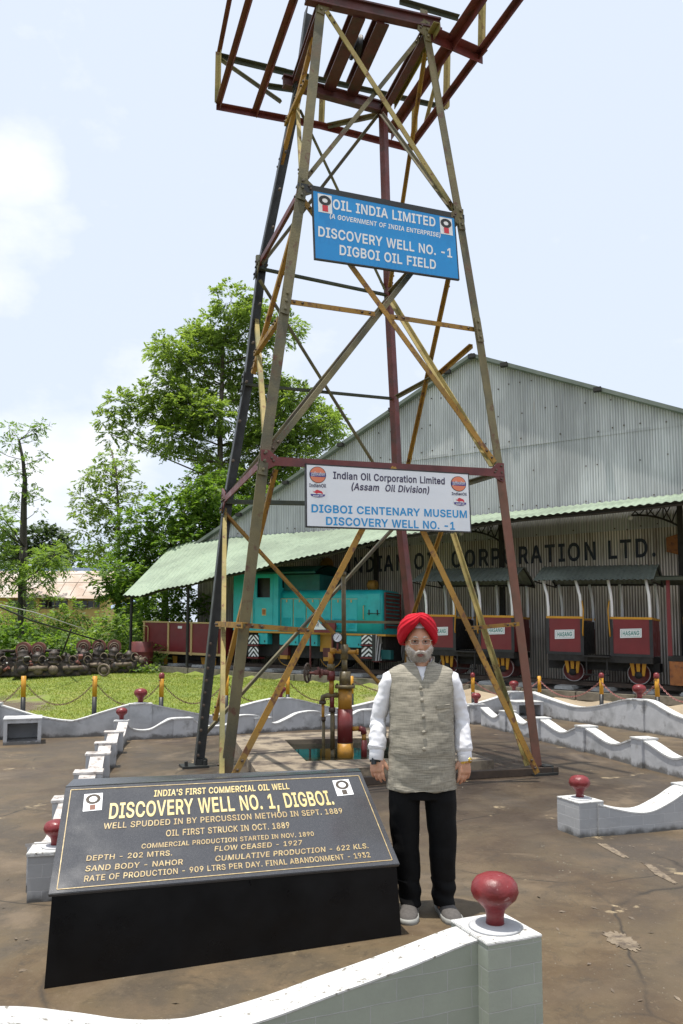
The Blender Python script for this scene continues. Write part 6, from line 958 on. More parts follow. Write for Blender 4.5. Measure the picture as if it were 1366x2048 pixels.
# ---- maroon open wagon
WG = .95
wg = thing('open_wagon', 'low maroon open goods wagon with cream lining at the left end of the train', 'goods wagon', TK(SP(370, 1290, WG)[0], 0, 0))
wl, zwt = SP(287, 1243, WG); wr = SP(446, 1246, WG)[0]; zwb = SP(340, 1306, WG)[1]; m = MB(); t_ = .06
tb(m, wr, wl, WG-t_, WG, zwb, zwt); tb(m, wr, wl, -WG, -WG+t_, zwb, zwt); tb(m, wl-t_, wl, -WG+t_+.001, WG-t_-.001, zwb, zwt); tb(m, wr, wr+t_, -WG+t_+.001, WG-t_-.001, zwb, zwt); tb(m, wr+t_+.001, wl-t_-.001, -WG+t_+.001, WG-t_-.001, zwb, zwb+.06); m.build('wagon_body', MT['maroon'], wg)
e = MB(); 
for x in (288.5, 337, 383, 424): s = SP(x, 1270, WG)[0]; tb(e, s-.035, s+.035, WG+.001, WG+.03, zwb-.05, zwt-.03)
tb(e, wr, wl, WG+.001, WG+.022, zwb-.03, zwb+.05); tb(e, wr-.02, wl+.02, WG-.07, WG+.035, zwt-.028, zwt+.02)
s = SP(297, 1270, WG)[0]; e.tube([TK(wl-.02, WG+.03, zwt-.16), TK(s+.03, WG+.03, zwt-.16), TK(s, WG+.03, zwt-.22), TK(s, WG+.03, zwb+.04)], .02, 6); s = SP(436, 1270, WG)[0]; e.tube([TK(wr+.02, WG+.03, zwt-.16), TK(s-.03, WG+.03, zwt-.16), TK(s, WG+.03, zwt-.22), TK(s, WG+.03, zwb+.04)], .02, 6)
e.build('cream_lining', MT['cream'], wg)
e = MB(); tb(e, SP(364, 1254, WG)[0], SP(356, 1254, WG)[0], WG+.001, WG+.012, SP(360, 1257, WG)[1], SP(360, 1252, WG)[1]); e.build('number_plate', MT['whitepaint'], wg)
e = MB(); tb(e, wr, wl, -.6, .6, zwb-.22, zwb-.002); e.build('underframe', MT['rubber'], wg)
for x in (343, 420):
    s = SP(x, 1310, .6)[0]
    for sg in (.5, -.5): wheel(wg, s, sg, .36, MT['redoxide'], MT['gold'], .1 if sg > 0 else -.1)
    for k in (-.22, .22): MB().hexa([TK(s+k-.05, .62, zwb-.5), TK(s+k+.05, .62, zwb-.5), TK(s+k+.05, .66, zwb-.5), TK(s+k-.05, .66, zwb-.5), TK(s+k-.1, .66, zwb-.1), TK(s+k+.1, .66, zwb-.1), TK(s+k+.1, .70, zwb-.1), TK(s+k-.1, .70, zwb-.1)]).build('axle_guard', MT['gold'], wg)
dm = tag(MB().lathe([(.33, 0), (.36, .02), (.36, .28), (.375, .30), (.36, .32), (.36, .6), (.375, .62), (.36, .64), (.36, .95), (.33, .97), (0, .95)], onground(284, 1338)-Z*.05, 22).build('oil_drum', MT['redoxide']), 'dark rusty oil drum standing at the end of the maroon wagon', 'oil drum')

# ------------------------------------------------------------------ warehouse and canopy
WN = W; wallp = T0+W*(-2.2)
def WX(t): return Vector((-5.62, 29.66, 0))+Vector((.871, -.491, 0))*t
E_ = Vector((.871, -.491, 0)); BK = -W
TR_, ZR_, TE = 11.4, 10.95, 23.2
def ztop_(t): return ZR_-.475*abs(t-TR_) if t < TR_ else ZR_-.455*(t-TR_)
wh_ = thing('warehouse', 'big corrugated iron gabled warehouse with painted company name', 'warehouse', WX(TR_))
PIT = .0762
def sheet(t0, t1, z0, ztopf, off, mat, name, seg_=6):
    n = int((t1-t0)/PIT*seg_); vs = []
    for i in range(n+1):
        t = t0+(t1-t0)*i/n; o = off+.0095*math.cos(t/PIT*2*math.pi); p = WX(t)+W*o; za = z0(t) if callable(z0) else z0; vs += [p+Z*za, p+Z*max(za+.01, ztopf(t))]
    mb = MB(); mb.add(vs, [(2*i, 2*i+2, 2*i+3, 2*i+1) for i in range(n)], False); return mb.build(name, mat, wh_, fix=False)
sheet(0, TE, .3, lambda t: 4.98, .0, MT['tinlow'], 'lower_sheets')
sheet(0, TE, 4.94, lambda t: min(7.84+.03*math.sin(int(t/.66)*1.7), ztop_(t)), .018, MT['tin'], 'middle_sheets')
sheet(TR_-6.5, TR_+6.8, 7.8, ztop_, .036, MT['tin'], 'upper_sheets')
# hook bolts
hbm = MB()
for zz in (5.0, 5.9, 7.0, 8.0, 8.9, 9.8):
    for k in range(60):
        t = .4+k*.38+random.uniform(-.05, .05)
        if zz < ztop_(t)-.1 and random.random() < .55: hbm.box(WX(t)+W*.055+Z*(zz+random.uniform(-.06, .06)), (.035, .02, .035), (E_, W, Z))
hbm.build('hook_bolts', MT['rail'], wh_)
rfb = MB(); L_ = 26
for (ta, tb2) in ((-.5, TR_), (TR_, TE+.6)):
    za, zb_ = ztop_(ta)+.06, ztop_(tb2)+.06; n = 40
    rfb.add([WX(ta)+W*.28+Z*za, WX(tb2)+W*.28+Z*zb_, WX(tb2)+BK*L_+Z*zb_, WX(ta)+BK*L_+Z*za], [(0, 1, 2, 3)])
rfb.build('roof', MT['greentin'], wh_)
ed = MB()
for (ta, tb2) in ((-.5, TR_), (TE+.6, TR_)):
    p, q = WX(ta)+W*.2+Z*(ztop_(ta)+.0), WX(tb2)+W*.2+Z*(ztop_(tb2)+.0); n_ = (q-p).cross(W).normalized(); ed.bar(p, q, (.11, .20), W)
ed.build('verge_flashing', MT['roofedge'], wh_)
pu = MB()
for t in (2.2, 4.3, 6.6, 8.6, 10.6, TR_+.05, 12.5, 15.3, 18.2): pu.box(WX(t)+W*.33+Z*(ztop_(t)-.05), (.22, .16, .12), (E_, W, Z))
pu.build('purlin_ends', MT['rubber'], wh_)
sdw = MB()
for t in (0, TE): sdw.add([WX(t), WX(t)+BK*L_, WX(t)+BK*L_+Z*ztop_(t), WX(t)+Z*ztop_(t)], [(0, 1, 2, 3)])
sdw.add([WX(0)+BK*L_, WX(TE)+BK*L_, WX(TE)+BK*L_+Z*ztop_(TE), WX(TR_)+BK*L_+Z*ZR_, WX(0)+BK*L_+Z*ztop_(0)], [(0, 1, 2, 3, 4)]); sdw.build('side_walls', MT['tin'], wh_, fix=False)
# company name painted on the lower sheets: cut at every corrugation so that the paint follows the sheet
def wall_t(px, py): p = onplane(px, py, WX(0), W); return (p-WX(0)).dot(E_), p.z
vs, fs = textmesh('INDIAN OIL CORPORATION LTD.', .022, 1.16); x1_ = max(v.x for v in vs); ta, zA = wall_t(693, 1146); tb3, zB = wall_t(1312, 1112); ch = wall_t(1299, 1113)[1]; chh = wall_t(1290, 1078)[1]-wall_t(1290, 1114)[1]
bm = bmesh.new(); vv = [bm.verts.new((ta+(tb3-ta)*v.x/x1_, zA+(zB-zA)*v.x/x1_+chh*v.y/capheight(), 0)) for v in vs]
for f in fs:
    try: bm.faces.new([vv[i] for i in f])
    except ValueError: pass
n = int(TE/PIT*6); d_ = TE/n
for i in range(int(ta/d_), int(tb3/d_)+2):
    if i % 2: continue
    t = i*d_; bmesh.ops.bisect_plane(bm, geom=bm.verts[:]+bm.edges[:]+bm.faces[:], plane_co=(t, 0, 0), plane_no=(1, 0, 0), dist=1e-6)
mb = MB(); bm.verts.index_update(); mb.add([WX(v.co.x)+W*(.0165+.0095*math.cos(v.co.x/PIT*2*math.pi))+Z*v.co.y for v in bm.verts], [[v.index for v in f.verts] for f in bm.faces]); bm.free()
mb.build('lettering', MT['navypaint'], wh_, fix=False)
# orange shield, lamp disc
q = [wall_t(*p) for p in ((1333, 1076), (1362, 1067), (1372, 1067), (1372, 1110), (1358, 1110), (1334, 1104))]
tag(MB().prism([WX(t)+W*.06+Z*z for t, z in q], W*.03).build('shield_sign', MT['shield']), 'rusty orange shield shaped plate on the warehouse wall', 'wall plate')
p = WX(wall_t(656, 1131)[0])+Z*wall_t(656, 1131)[1]
tag(MB().lathe([(0, 0), (.26, 0), (.27, .02), (.26, .04), (.22, .045), (0, .045)], p+W*.06, 24, ax=(E_, Z, W)).build('round_sign', MT['mustard']), 'round yellow disc hung on the warehouse wall above the locomotive', 'round sign')
# ---- canopy
FRT = [(246, 1190), (278, 1192), (313, 1180), (351, 1173), (386, 1167), (421, 1155), (451, 1149), (483, 1143), (521, 1136), (562, 1123), (640, 1107), (784, 1073), (943, 1047), (1023, 1037), (1200, 1018), (1366, 1001)]
BCK = [(337, 1097), (357, 1090), (380, 1084), (416, 1081), (451, 1075), (533, 1069), (640, 1062), (943, 1031), (1150, 1010), (1366, 987)]
CWF, CWB = 2.2, -2.14
fr = sorted((SP(x, y, CWF)[0], SP(x, y, CWF)[1]+zb(SP(x, y, CWF)[0])) for x, y in FRT); bk = sorted((SP(x, y, CWB)[0], SP(x, y, CWB)[1]+zb(SP(x, y, CWB)[0])) for x, y in BCK)
def ip(L, s):
    if s <= L[0][0]: return L[0][1]
    return float(np.interp(s, [a for a, _ in L], [b for _, b in L]))
sEndF, sEndB = fr[-1][0], bk[-1][0]; s0_ = -6.5
cp = thing('train_canopy', 'pale green corrugated canopy roof over the parked train', 'canopy roof', T0)
def cpt(u, v):    # u along, v from wall to eave
    sF = s0_+(sEndF-s0_)*u; sB = s0_+(sEndB-s0_)*u; zF, zB = ip(fr, sF), ip(bk, sB); k = v
    jag = .04*math.sin(int(u*31)*2.3)*max(0, u-.45)*(1 if v > .99 else 0)
    ph = (sF-s0_)/.19*2*math.pi
    return Vector((T0.x, T0.y, 0))+(U*sB+W*CWB)*(1-k)+(U*(sF)+W*(CWF+jag))*k+Z*(zB*(1-k)+zF*k-.12*math.sin(math.pi*k)*0+.017*math.cos(ph))
nC = int((sEndF-s0_)/.19*6)
m = MB().grid(cpt, nC, 5, True); m.build('roof_sheet', MT['greentin'], cp, fix=False)
m = MB()
for v in (.05, .35, .65, .97): m.tube([cpt(k/24, v)-Z*.09 for k in range(25)], .04, 4, False)
m.build('purlins', MT['rubber'], cp)
def cpost(s, w_, ztop__, r=.07, brk=True):
    zc_ = zb(s); mm = MB(); mm.box((TK(s, w_, -.2)+TK(s, w_, ztop__-zc_))/2, (2*r, 2*r, ztop__-zc_+.2), (U, W, Z)); po = mm.build('post', MT['rubber'], cp)
    if brk:
        b = MB(); zt = ztop__-.12; L = 1.25; top = [TK(s+L*k/6, w_, 0)-Z*zb(s+L*k/6)+Z*(zt) for k in range(7)]; arc = [TK(s+L*k/6, w_, 0)-Z*zb(s+L*k/6)+Z*(zt-.22-.42*(1-k/6)**2.2) for k in range(7)]
        b.tube(arc, .03, 6); b.tube(top, .03, 6)
        for k in range(6): b.tube([arc[k], top[k+1] if k % 2 else top[k]], .018, 5); b.tube([top[k], arc[k+1]], .018, 5)
        b.build('bracket', MT['rubber'], po)
        MB().lathe([(0, -.07), (.05, -.05), (.07, 0), (.05, .05), (0, .07)], arc[-1]+U*.02-Z*.08+W*.05, 12).build('lamp_globe', MT['whitepaint'], po)
for x in (1003, 1362, 752):
    s = SP(x, 1100, -1.6)[0]; cpost(s, -1.6, ip(bk, s)-.25)
for x in (376, 263): s = SP(x, 1200, 1.9)[0]; cpost(s, 1.9, ip(fr, s)-.03, .035, False)

# ------------------------------------------------------------------ bollards and chains
BO = [(-95, 12.9, 0), (48, 13.9, 0), (190, 14.1, 0), (323, 14.4, 1), (452, 15.2, 0), (576, 16.0, 0), (704, 16.7, 0), (946, 18.0, 1), (1079, 18.1, 0), (1201, 16.3, 1), (1315, 14.6, 1), (1428, 13.2, 1)]
def bollard(cap):
    r = thing('bollard', 'yellow and black post', 'bollard', (0, 0, 0), 'yellow and black bollards along the low wall'); rr = .043
    MB().lathe([(rr, -.1), (rr, .62)], (0, 0, 0), 14).build('black_base', MT['blackpaint'], r, local=True); MB().lathe([(rr, .62), (rr, 1.0), (0, 1.0)], (0, 0, 0), 14).build('yellow_top', MT['yellow'], r, local=True)
    if cap: MB().lathe([(rr*1.12, .965), (rr*1.28, 1.0), (rr*1.2, 1.05), (rr*.6, 1.075), (0, 1.08)], (0, 0, 0), 14).build('red_cap', MT['knob'], r, local=True)
    MB().tube([Vector((-.02-rr, 0, .93)), Vector((rr+.02, 0, .93))], .012, 6).build('chain_hook', MT['chain'], r, local=True)
    return r
pb, pc_ = bollard(0), bollard(1); tops = []; used = set()
BL = ['', 'yellow and black bollard nearest the left edge of the lawn', 'yellow and black bollard without a cap, second from the left', 'yellow and black bollard with red cap at the middle of the lawn', 'yellow and black bollard seen between the two left derrick legs', 'yellow and black bollard behind the front yellow derrick brace', 'yellow and black bollard just behind the wellhead pipe', 'yellow and black bollard with red cap just right of the man', 'capless yellow bollard just right of the brown derrick leg', 'red capped yellow bollard in front of the middle of the right coach', 'red capped yellow bollard in front of the right coach wheel', '']
for i, (x, Y, cap) in enumerate(BO):
    p = AY(x, 1360, Y); src = pc_ if cap else pb
    if not BL[i]: tops.append((Vector((p.x, p.y, max(0, hgt(p.x, p.y))+.95)))); continue
    if cap in used: o = copy_tree(src)
    else: o = src; used.add(cap)
    zt = AY(x, 1345 if cap else 1352, Y).z; o.location = (p.x, p.y, zt-(1.08 if cap else 1.0)); o.rotation_euler = (R(random.uniform(-1, 1)), R(random.uniform(-1, 1)), random.random()); o['label'] = BL[i]; tops.append(Vector((p.x, p.y, zt-.1-(.08 if cap else 0))))
def link(mb, p, d, tw, l=.034):
    a = d.cross(Z).normalized(); b = d.cross(a); sdv = a*math.cos(tw)+b*math.sin(tw); pts = []
    for k in range(9): t = k/8*2*math.pi; pts.append(p+d*math.cos(t)*l*.75+sdv*math.sin(t)*l*.42)
    mb.tube(pts, .0062, 4, False, cap=False)
CL = ['hanging chain at the left edge of the lawn', 'hanging rusty chain between the two leftmost bollards', 'hanging rusty chain over the middle of the lawn', 'hanging rusty chain passing behind the black derrick leg', 'hanging rusty chain behind the olive derrick leg', 'hanging rusty chain just left of the wellhead', 'hanging chain behind the turbaned man', 'red chain between the bollards right of the man', 'red chain hanging in front of the coach entrance', 'red chain hanging between the two red capped bollards at right', 'red chain leaving the frame at the right edge']
for i in range(len(tops)-1):
    a, b = tops[i], tops[i+1]; m = MB(); L = (b-a).length; sag = .42 if i < 6 else .36; n = int(L*1.13/.046); prev = None; P = [a.lerp(b, k/n)-Z*(sag*(1-(2*k/n-1)**2)) for k in range(n+1)]
    for k in range(n): link(m, (P[k]+P[k+1])/2, (P[k+1]-P[k]).normalized(), (k % 2)*math.pi/2+.6)
    tag(m.build('barrier_chain', MT['chain'] if i < 7 else MT['chainpink'], fix=False), CL[i], 'chain', 'chains between the bollards')

# ------------------------------------------------------------------ scrap engines on the lawn
def engine(label, base, L, seed, reds=0, low=False):
    rg = random.Random(seed); r = thing('scrap_engine', label, 'old engine', base, 'old pump engines dumped on the lawn'); A = (U, W, Z); A = (Vector((.96, .28, 0)), Vector((.28, -.96, 0)), Z); a, b, _ = A; C_ = base
    m = MB(); m.box(C_+Z*.24, (L, .7, .42), A); m.box(C_+Z*.08, (L*1.06, .8, .14), A); m.box(C_+Z*.5+b*-.1, (L*.92, .42, .2), A); m.build('engine_block', MT['scrap'], r, bev=.03)
    n = max(2, int(L/.42))
    for k in range(n):
        x = (k+.5)/n*L-L/2; c = C_+a*x+b*.22+Z*.46
        c = c+Z*rg.uniform(-.12, .06)+a*rg.uniform(-.05, .05)+b*rg.uniform(-.08, .06); tl = Vector((rg.uniform(-.22, .22), rg.uniform(-.15, .15), 1)).normalized(); t1 = tl.cross(b).normalized()
        m = MB(); m.lathe([(.15, -.1), (.18, -.08), (.18, -.02), (.15, 0), (.16, .05), (.18, .07), (.18, .12), (.15, .15), (.165, .22), (.165, .27), (.10, .30), (.06, .36), (0, .37)], c, 16, ax=(t1, tl.cross(t1), tl)); m.build('cylinder', MT['scrap'], r)
        m = MB(); m.lathe([(.12, 0), (.15, .03), (.15, .08), (.07, .12), (0, .12)], C_+a*(x+.05)+b*.36+Z*.2, 14, ax=(a, Z, b))
        for q in range(6): an = q*math.pi/3; m.lathe([(.014, 0), (.014, .03)], C_+a*(x+.05+.115*math.cos(an))+b*.43+Z*(.2+.115*math.sin(an)), 6, False, ax=(a, Z, b))
        m.build('valve_cover', MT['scraptan'] if rg.random() < .45 else MT['scrap'], r)
        if rg.random() < .8: m = MB(); ring = [C_+a*(x+.17)+b*(.42+.02*math.sin(q))+a*.11*math.cos(q*math.pi/8)+Z*(.50+.13*math.sin(q*math.pi/8)) for q in range(14)]; m.tube(ring, .018, 6); m.build('hose', MT['scraptan'], r)
        if k < reds:
            m = MB(); c2 = C_+a*(x)-b*.05+Z*.82; m.tube([c2-b*.26+Z*.02, c2+b*.16+Z*.02], [.23, .22], 18); m.tube([c2+b*.15, c2+b*.19], [.15, .14], 16); m.build('cylinder_head', MT['scrapred'], r)
            m = MB(); m.box(c2-Z*.2-b*.05, (.34, .4, .26), A); m.build('head_casing', MT['scrapred'], r, bev=.03)
            m = MB(); ring = [c2+b*.2+(a*math.cos(q*math.pi/7)+Z*math.sin(q*math.pi/7))*.14 for q in range(15)]; m.tube(ring, .022, 6, cap=False); ring = [p+b*.02+(c2+b*.2-p)*.45 for p in ring]; m.tube(ring, .018, 6, cap=False); m.build('head_flange', MT['scraptan'], r)
    m = MB(); m.tube([C_-a*L*.3+b*.42+Z*.24, C_-a*L*.05+b*.44+Z*.26], .075, 12); m.tube([C_+a*L*.15+b*.42+Z*.25, C_+a*L*.42+b*.43+Z*.27], .07, 12); m.build('manifold_pipe', MT['scraptan'], r)
    for q in range(int(L*9)):       # loose fittings, studs and pipe stubs
        c = C_+a*rg.uniform(-.5, .5)*L+b*rg.uniform(.05, .5)+Z*rg.uniform(.12, .72); k = rg.random(); m = MB(); d = Vector((rg.gauss(0, 1), rg.gauss(0, 1), rg.gauss(0, .7))).normalized()
        if k < .4: m.tube([c-d*.09, c+d*.09], rg.uniform(.02, .05), 8); m.tube([c+d*.08, c+d*.1], rg.uniform(.05, .075), 8)
        elif k < .7: m.box(c, (rg.uniform(.06, .2), rg.uniform(.06, .16), rg.uniform(.05, .15)), (d, d.cross(Z).normalized(), d.cross(d.cross(Z)).normalized()))
        else: e = d.cross(Z).normalized(); m.tube([c+(d*math.cos(u_*.7)+e*math.sin(u_*.7))*.09 for u_ in range(7)], .018, 6)
        m.build('fitting', (MT['scrap'], MT['scraptan'], MT['scrap'], MT['sleeper'], MT['scrapred'])[rg.choice((0, 0, 0, 1, 2, 2, 4, 3))], r)
    m = MB(); m.tube([C_-a*L*.48+b*.05+Z*.78, C_+a*L*.1+b*.05+Z*.80], .05, 10); m.tube([C_-a*L*.2+b*.1+Z*.78, C_-a*L*.2+b*.3+Z*.6], .03, 8); m.build('exhaust_pipe', MT['scrap'], r)
    return r
ge = lambda x, y: onground(x, y)
engine('dark rusted engine with a row of cylinders at the left edge', ge(15, 1352), 2.0, 1, 0)
engine('rusted engine with two red domed heads in the middle of the heap', ge(105, 1352), 2.2, 2, 2)
engine('rusted engine with tall red casings nearest the wagon', ge(212, 1345), 1.9, 3, 3)
pu_ = thing('pump_barrel', 'tan pump barrel with flanges lying in front of the red engine', 'pump', ge(215, 1350), None); pb0 = ge(172, 1349)+Z*.14; pb1 = ge(293, 1344)+Z*.16
m = MB(); m.tube([pb0, pb0.lerp(pb1, .5), pb1], [.12, .13, .10], 14); m.build('barrel', MT['scraptan'], pu_)
m = MB(); d = (pb1-pb0).normalized()
for k in (.0, .36, .42, .98): m.tube([pb0.lerp(pb1, k), pb0.lerp(pb1, k)+d*.05], .19, 16)
m.build('flange', MT['scrap'], pu_)
m = MB(); 
for k in range(7): c = pb0.lerp(pb1, .42+.08*k)+Z*(.12+.05*(k % 2)); m.lathe([(.09, 0), (.12, .04), (.11, .14), (.06, .2), (0, .21)], c, 10); m.tube([c+Z*.12, c+Z*.2+d*.14, c+d*.22+Z*.1], .03, 8)
m.build('valve_chest', MT['scraptan'], pu_)
m = MB(); c = ge(210, 1353)+Z*.2+Vector((0, -.12, 0)); ring = [c+Vector((math.cos(q*math.pi/8), 0, math.sin(q*math.pi/8)))*.17 for q in range(17)]; m.tube(ring, .035, 8, cap=False); m.lathe([(.11, -.05), (.13, 0), (.05, .05), (0, .05)], c, 12, ax=(Vector((1, 0, 0)), Z, Vector((0, -1, 0)))); m.build('gear_wheel', MT['scraptan'], pu_)
# long boom poles slanting over the engines
e0 = ge(200, 1345)+Z*.9
tag(MB().tube([AY(-60, 1188, 19.5), AY(60, 1240, 20.5), AY(206, 1284, e0.y)], .024, 8).build('boom_pole', MT['black']), 'dark iron boom slanting down to the red engine heads', 'boom')
tag(MB().tube([AY(-60, 1196, 20.6), AY(70, 1225, 21.6), AY(170, 1259, 22.6)], .014, 8).build('boom_pole', MT['sleeper']), 'thin pale pole slanting above the dark boom', 'pole')
tag(MB().tube([ge(118, 1340)+Z*.3, AY(142, 1260, 22.3)], .03, 8).build('boom_pole', MT['black']), 'short dark strut leaning up to the pale pole', 'pole')

# ------------------------------------------------------------------ far buildings
YB = 46.0; yb = thing('ochre_building', 'ochre building with a rust stained roof beyond the left trees', 'building', AY(60, 1262, YB))
ZG = lambda x, y, Y=YB: AY(x, y, Y)
m = MB(); a, b = ZG(-140, 1193), ZG(207, 1198); 
m.hexa([Vector((a.x, YB, -.2)), Vector((b.x, YB, -.2)), Vector((b.x, YB+7, -.2)), Vector((a.x, YB+7, -.2)), Vector((a.x, YB, a.z)), Vector((b.x, YB, b.z)), Vector((b.x, YB+7, b.z)), Vector((a.x, YB+7, a.z))]); m.build('wall', MT['ochre'], yb)
rz = ZG(60, 1140, YB+3).z
def rfy(u, v): x = a.x-.4+(b.x+.8-a.x)*u; y = YB-.7+4.2*v; e = a.z+(b.z-a.z)*u; return Vector((x, y, e-.03+(rz-e)*math.sin(v*math.pi/2)))
m = MB().grid(rfy, 30, 14); m.grid(lambda u, v: Vector((a.x-.4+(b.x+.8-a.x)*u, YB+3.5+4.2*v, rz-(rz-a.z)*(1-math.cos(v*math.pi/2)))), 4, 8); m.build('roof', MT['rustroof'], yb, fix=False)
m = MB()
for k in range(16): u = k/15; m.tube([rfy(u, v)+Z*.012 for v in (.05, .3, .55, .8, 1)], .018, 4)
for v in (.35, .62): m.tube([rfy(u/20, v)+Z*.012 for u in range(21)], .014, 4)
m.build('roof_seams', MT['scraptan'], yb); MB().bar(rfy(0, 1)+Z*.1, rfy(1, 1)+Z*.1, (.2, .2), Vector((0, -1, 0))).build('ridge_cap', MT['bluetin'], yb)
for (x0, x1) in ((20, 70), (84, 136), (149, 201)):
    p, q = ZG(x0, 1201), ZG(x1, 1216); m = MB(); m.box(((p.x+q.x)/2, YB-.012, (p.z+q.z)/2), (abs(q.x-p.x), .02, abs(p.z-q.z))); wno = m.build('window', MT['glassdark'], yb); m = MB()
    for k in range(5): x = p.x+(q.x-p.x)*k/4; m.box((x, YB-.03, (p.z+q.z)/2), (.07, .03, abs(p.z-q.z)))
    m.box(((p.x+q.x)/2, YB-.035, p.z), (abs(q.x-p.x)+.2, .05, .08)); m.box(((p.x+q.x)/2, YB-.035, q.z), (abs(q.x-p.x)+.2, .05, .09)); m.build('window_frame', MT['slab'], wno)
m = MB()
for x in (75, 142, 206): p = ZG(x, 1198); m.box((p.x, YB-.05, p.z/2), (.3, .12, p.z))
m.build('pier', MT['ochre'], yb)
sh = thing('lean_to_shed', 'small shed with a blue tin roof beside the ochre building', 'shed', AY(255, 1235, 36)); p = [AY(222, 1217, 35), AY(284, 1199, 35), AY(284, 1194, 38), AY(222, 1211, 38)]
MB().hexa([x-Z*.05 for x in p]+p).build('roof', MT['bluetin'], sh); MB().hexa([Vector((p[0].x+.3, 35.2, 0)), Vector((p[1].x, 35.2, 0)), Vector((p[1].x, 37.8, 0)), Vector((p[0].x+.3, 37.8, 0)), p[0]+Vector((.3, .2, -.06)), p[1]+Vector((0, .2, -.06)), p[2]+Vector((0, -.2, -.06)), p[3]+Vector((.3, -.2, -.06))]).build('wall', MT['rubber'], sh)
# ------------------------------------------------------------------ foliage
def fastmesh(name, V, n_per, mat, parent=None, kind=None):   # V: (faces, n_per, 3)
    nf = V.shape[0]; o = np.array(origin(parent)) if parent else np.zeros(3); me = bpy.data.meshes.new(name); me.vertices.add(nf*n_per); me.vertices.foreach_set('co', (V-o).reshape(-1).astype(np.float32))
    me.loops.add(nf*n_per); me.loops.foreach_set('vertex_index', np.arange(nf*n_per, dtype=np.int32)); me.polygons.add(nf); me.polygons.foreach_set('loop_start', np.arange(0, nf*n_per, n_per, dtype=np.int32))
    me.materials.append(mat); me.update(calc_edges=True); me.validate(); ob = bpy.data.objects.new(name, me); col.objects.link(ob)
    if parent: ob.parent = parent
    return tag(ob, kind=kind)
def unit(a): return a/np.maximum(np.linalg.norm(a, axis=-1, keepdims=True), 1e-6)
def sprays(O, D, L, npair, ll, lw, droop=.35):     # pinnate leaf sprays
    n = len(O); up = np.array([0, 0, 1.]); S = unit(np.cross(D, up+rng.normal(0, .25, (n, 3)))); out = []
    for k in range(npair):
        t = .15+.85*(k+.5)/npair; c = O+D*(L[:, None]*t)-up*(droop*L[:, None]*t*t)
        for sg in (-1, 1):
            d = unit(S*sg*.85+D*.55-up*rng.uniform(.05, .5, (n, 1))+rng.normal(0, .13, (n, 3))); wv = unit(np.cross(d, up+rng.normal(0, .35, (n, 3)))); l = ll*rng.uniform(.75, 1.25, (n, 1))*(1-.45*abs(t-.5)); w_ = lw*l/ll
            out.append(np.stack([c, c+d*l*.45+wv*w_, c+d*l, c+d*l*.45-wv*w_], 1))
    return np.concatenate(out)
def crown_leaves(clumps, dens, Ls, npair, ll, lw, flat=.75, droop=.35, outw=1.0):
    Os, Ds, LL = [], [], []
    for (c, r) in clumps:
        n = max(5, int(dens*r*r)); u = unit(rng.normal(0, 1, (n, 3))); rad = r*rng.uniform(.25, 1, (n, 1))**.6; p = np.array(c)+u*rad*np.array([1, 1, flat]); d = unit(u*outw+rng.normal(0, .45, (n, 3))+np.array([0, 0, .12])); Os.append(p); Ds.append(d); LL.append(Ls*rng.uniform(.7, 1.25, n))
    return sprays(np.concatenate(Os), np.concatenate(Ds), np.concatenate(LL), npair, ll, lw, droop)
def tree(name, label, px, Y, trunk, mat, bark, r0, dens, Ls, npair, ll, lw, dspread=1.0, group=None, flat=.75, droop=.35, limbs=True, sub=1):
    base = Vector(trunk[0]) if not isinstance(trunk[0], tuple) or len(trunk[0]) == 3 else AY(*trunk[0], Y)
    T = [AY(x, y, Y) for x, y in trunk]; b0 = Vector((T[0].x, Y, 0)); root = thing(name, label, 'tree', b0, group); cl = []
    for (x, y, r) in px:
        rr = r*Y/F; dy = rng.uniform(-1, 1)*dspread*max(rr, .8)*1.6; c = AY(x, y, Y); c = Vector((c.x, Y+dy, c.z)); cl.append((c, rr))
        if sub > 1:
            for _ in range(sub-1): q = rng.normal(0, .55, 3)*rr; cl.append((c+Vector(q), rr*rng.uniform(.35, .65)))
    T = [b0-Z*.2]+[t+Vector((0, 0, 0)) for t in T]; m = MB(); nT = len(T); m.tube(T, [r0*(1-.75*i/(nT-1)) for i in range(nT)], 10)
    extra = []
    if limbs:
        for ci, (c, rr) in enumerate(cl):
            if sub > 1 and ci % sub: continue
            cand = [p for p in resample(T, 4)[2:] if p.z < c.z-.15*rr] or [T[1]]; p = min(cand, key=lambda p: (p-c).length+abs((c.z-p.z)-(Vector((p.x-c.x, p.y-c.y, 0)).length)*.45)*.9)
            md = p.lerp(c, .5)+Vector((rng.uniform(-.3, .3)*rr, rng.uniform(-.3, .3)*rr, rng.uniform(-.16, .04)*(c-p).length)); e = c+Vector((0, 0, rr*.25)); rl = min(r0*.22, .012+.008*(c-p).length); m.tube([p, md, c, e], [rl, rl*.7, rl*.4, .008], 6)
            if (c-p).length > 1.6:
                for tt in (.55, .8): extra.append((md.lerp(c, (tt-.5)*2)+Vector((0, 0, .1)), min(rr*.6, .75)))
            for _ in range(2): d = Vector(unit(rng.normal(0, 1, 3)))*rr*.8; m.tube([c-Z*rr*.15, c+d*.6+Z*.05, c+d], [rl*.35, rl*.22, .006], 4)
    m.build('trunk', bark, root); fastmesh('crown', crown_leaves(cl+extra, dens, Ls, npair, ll, lw, flat, droop), 4, mat, root); return root
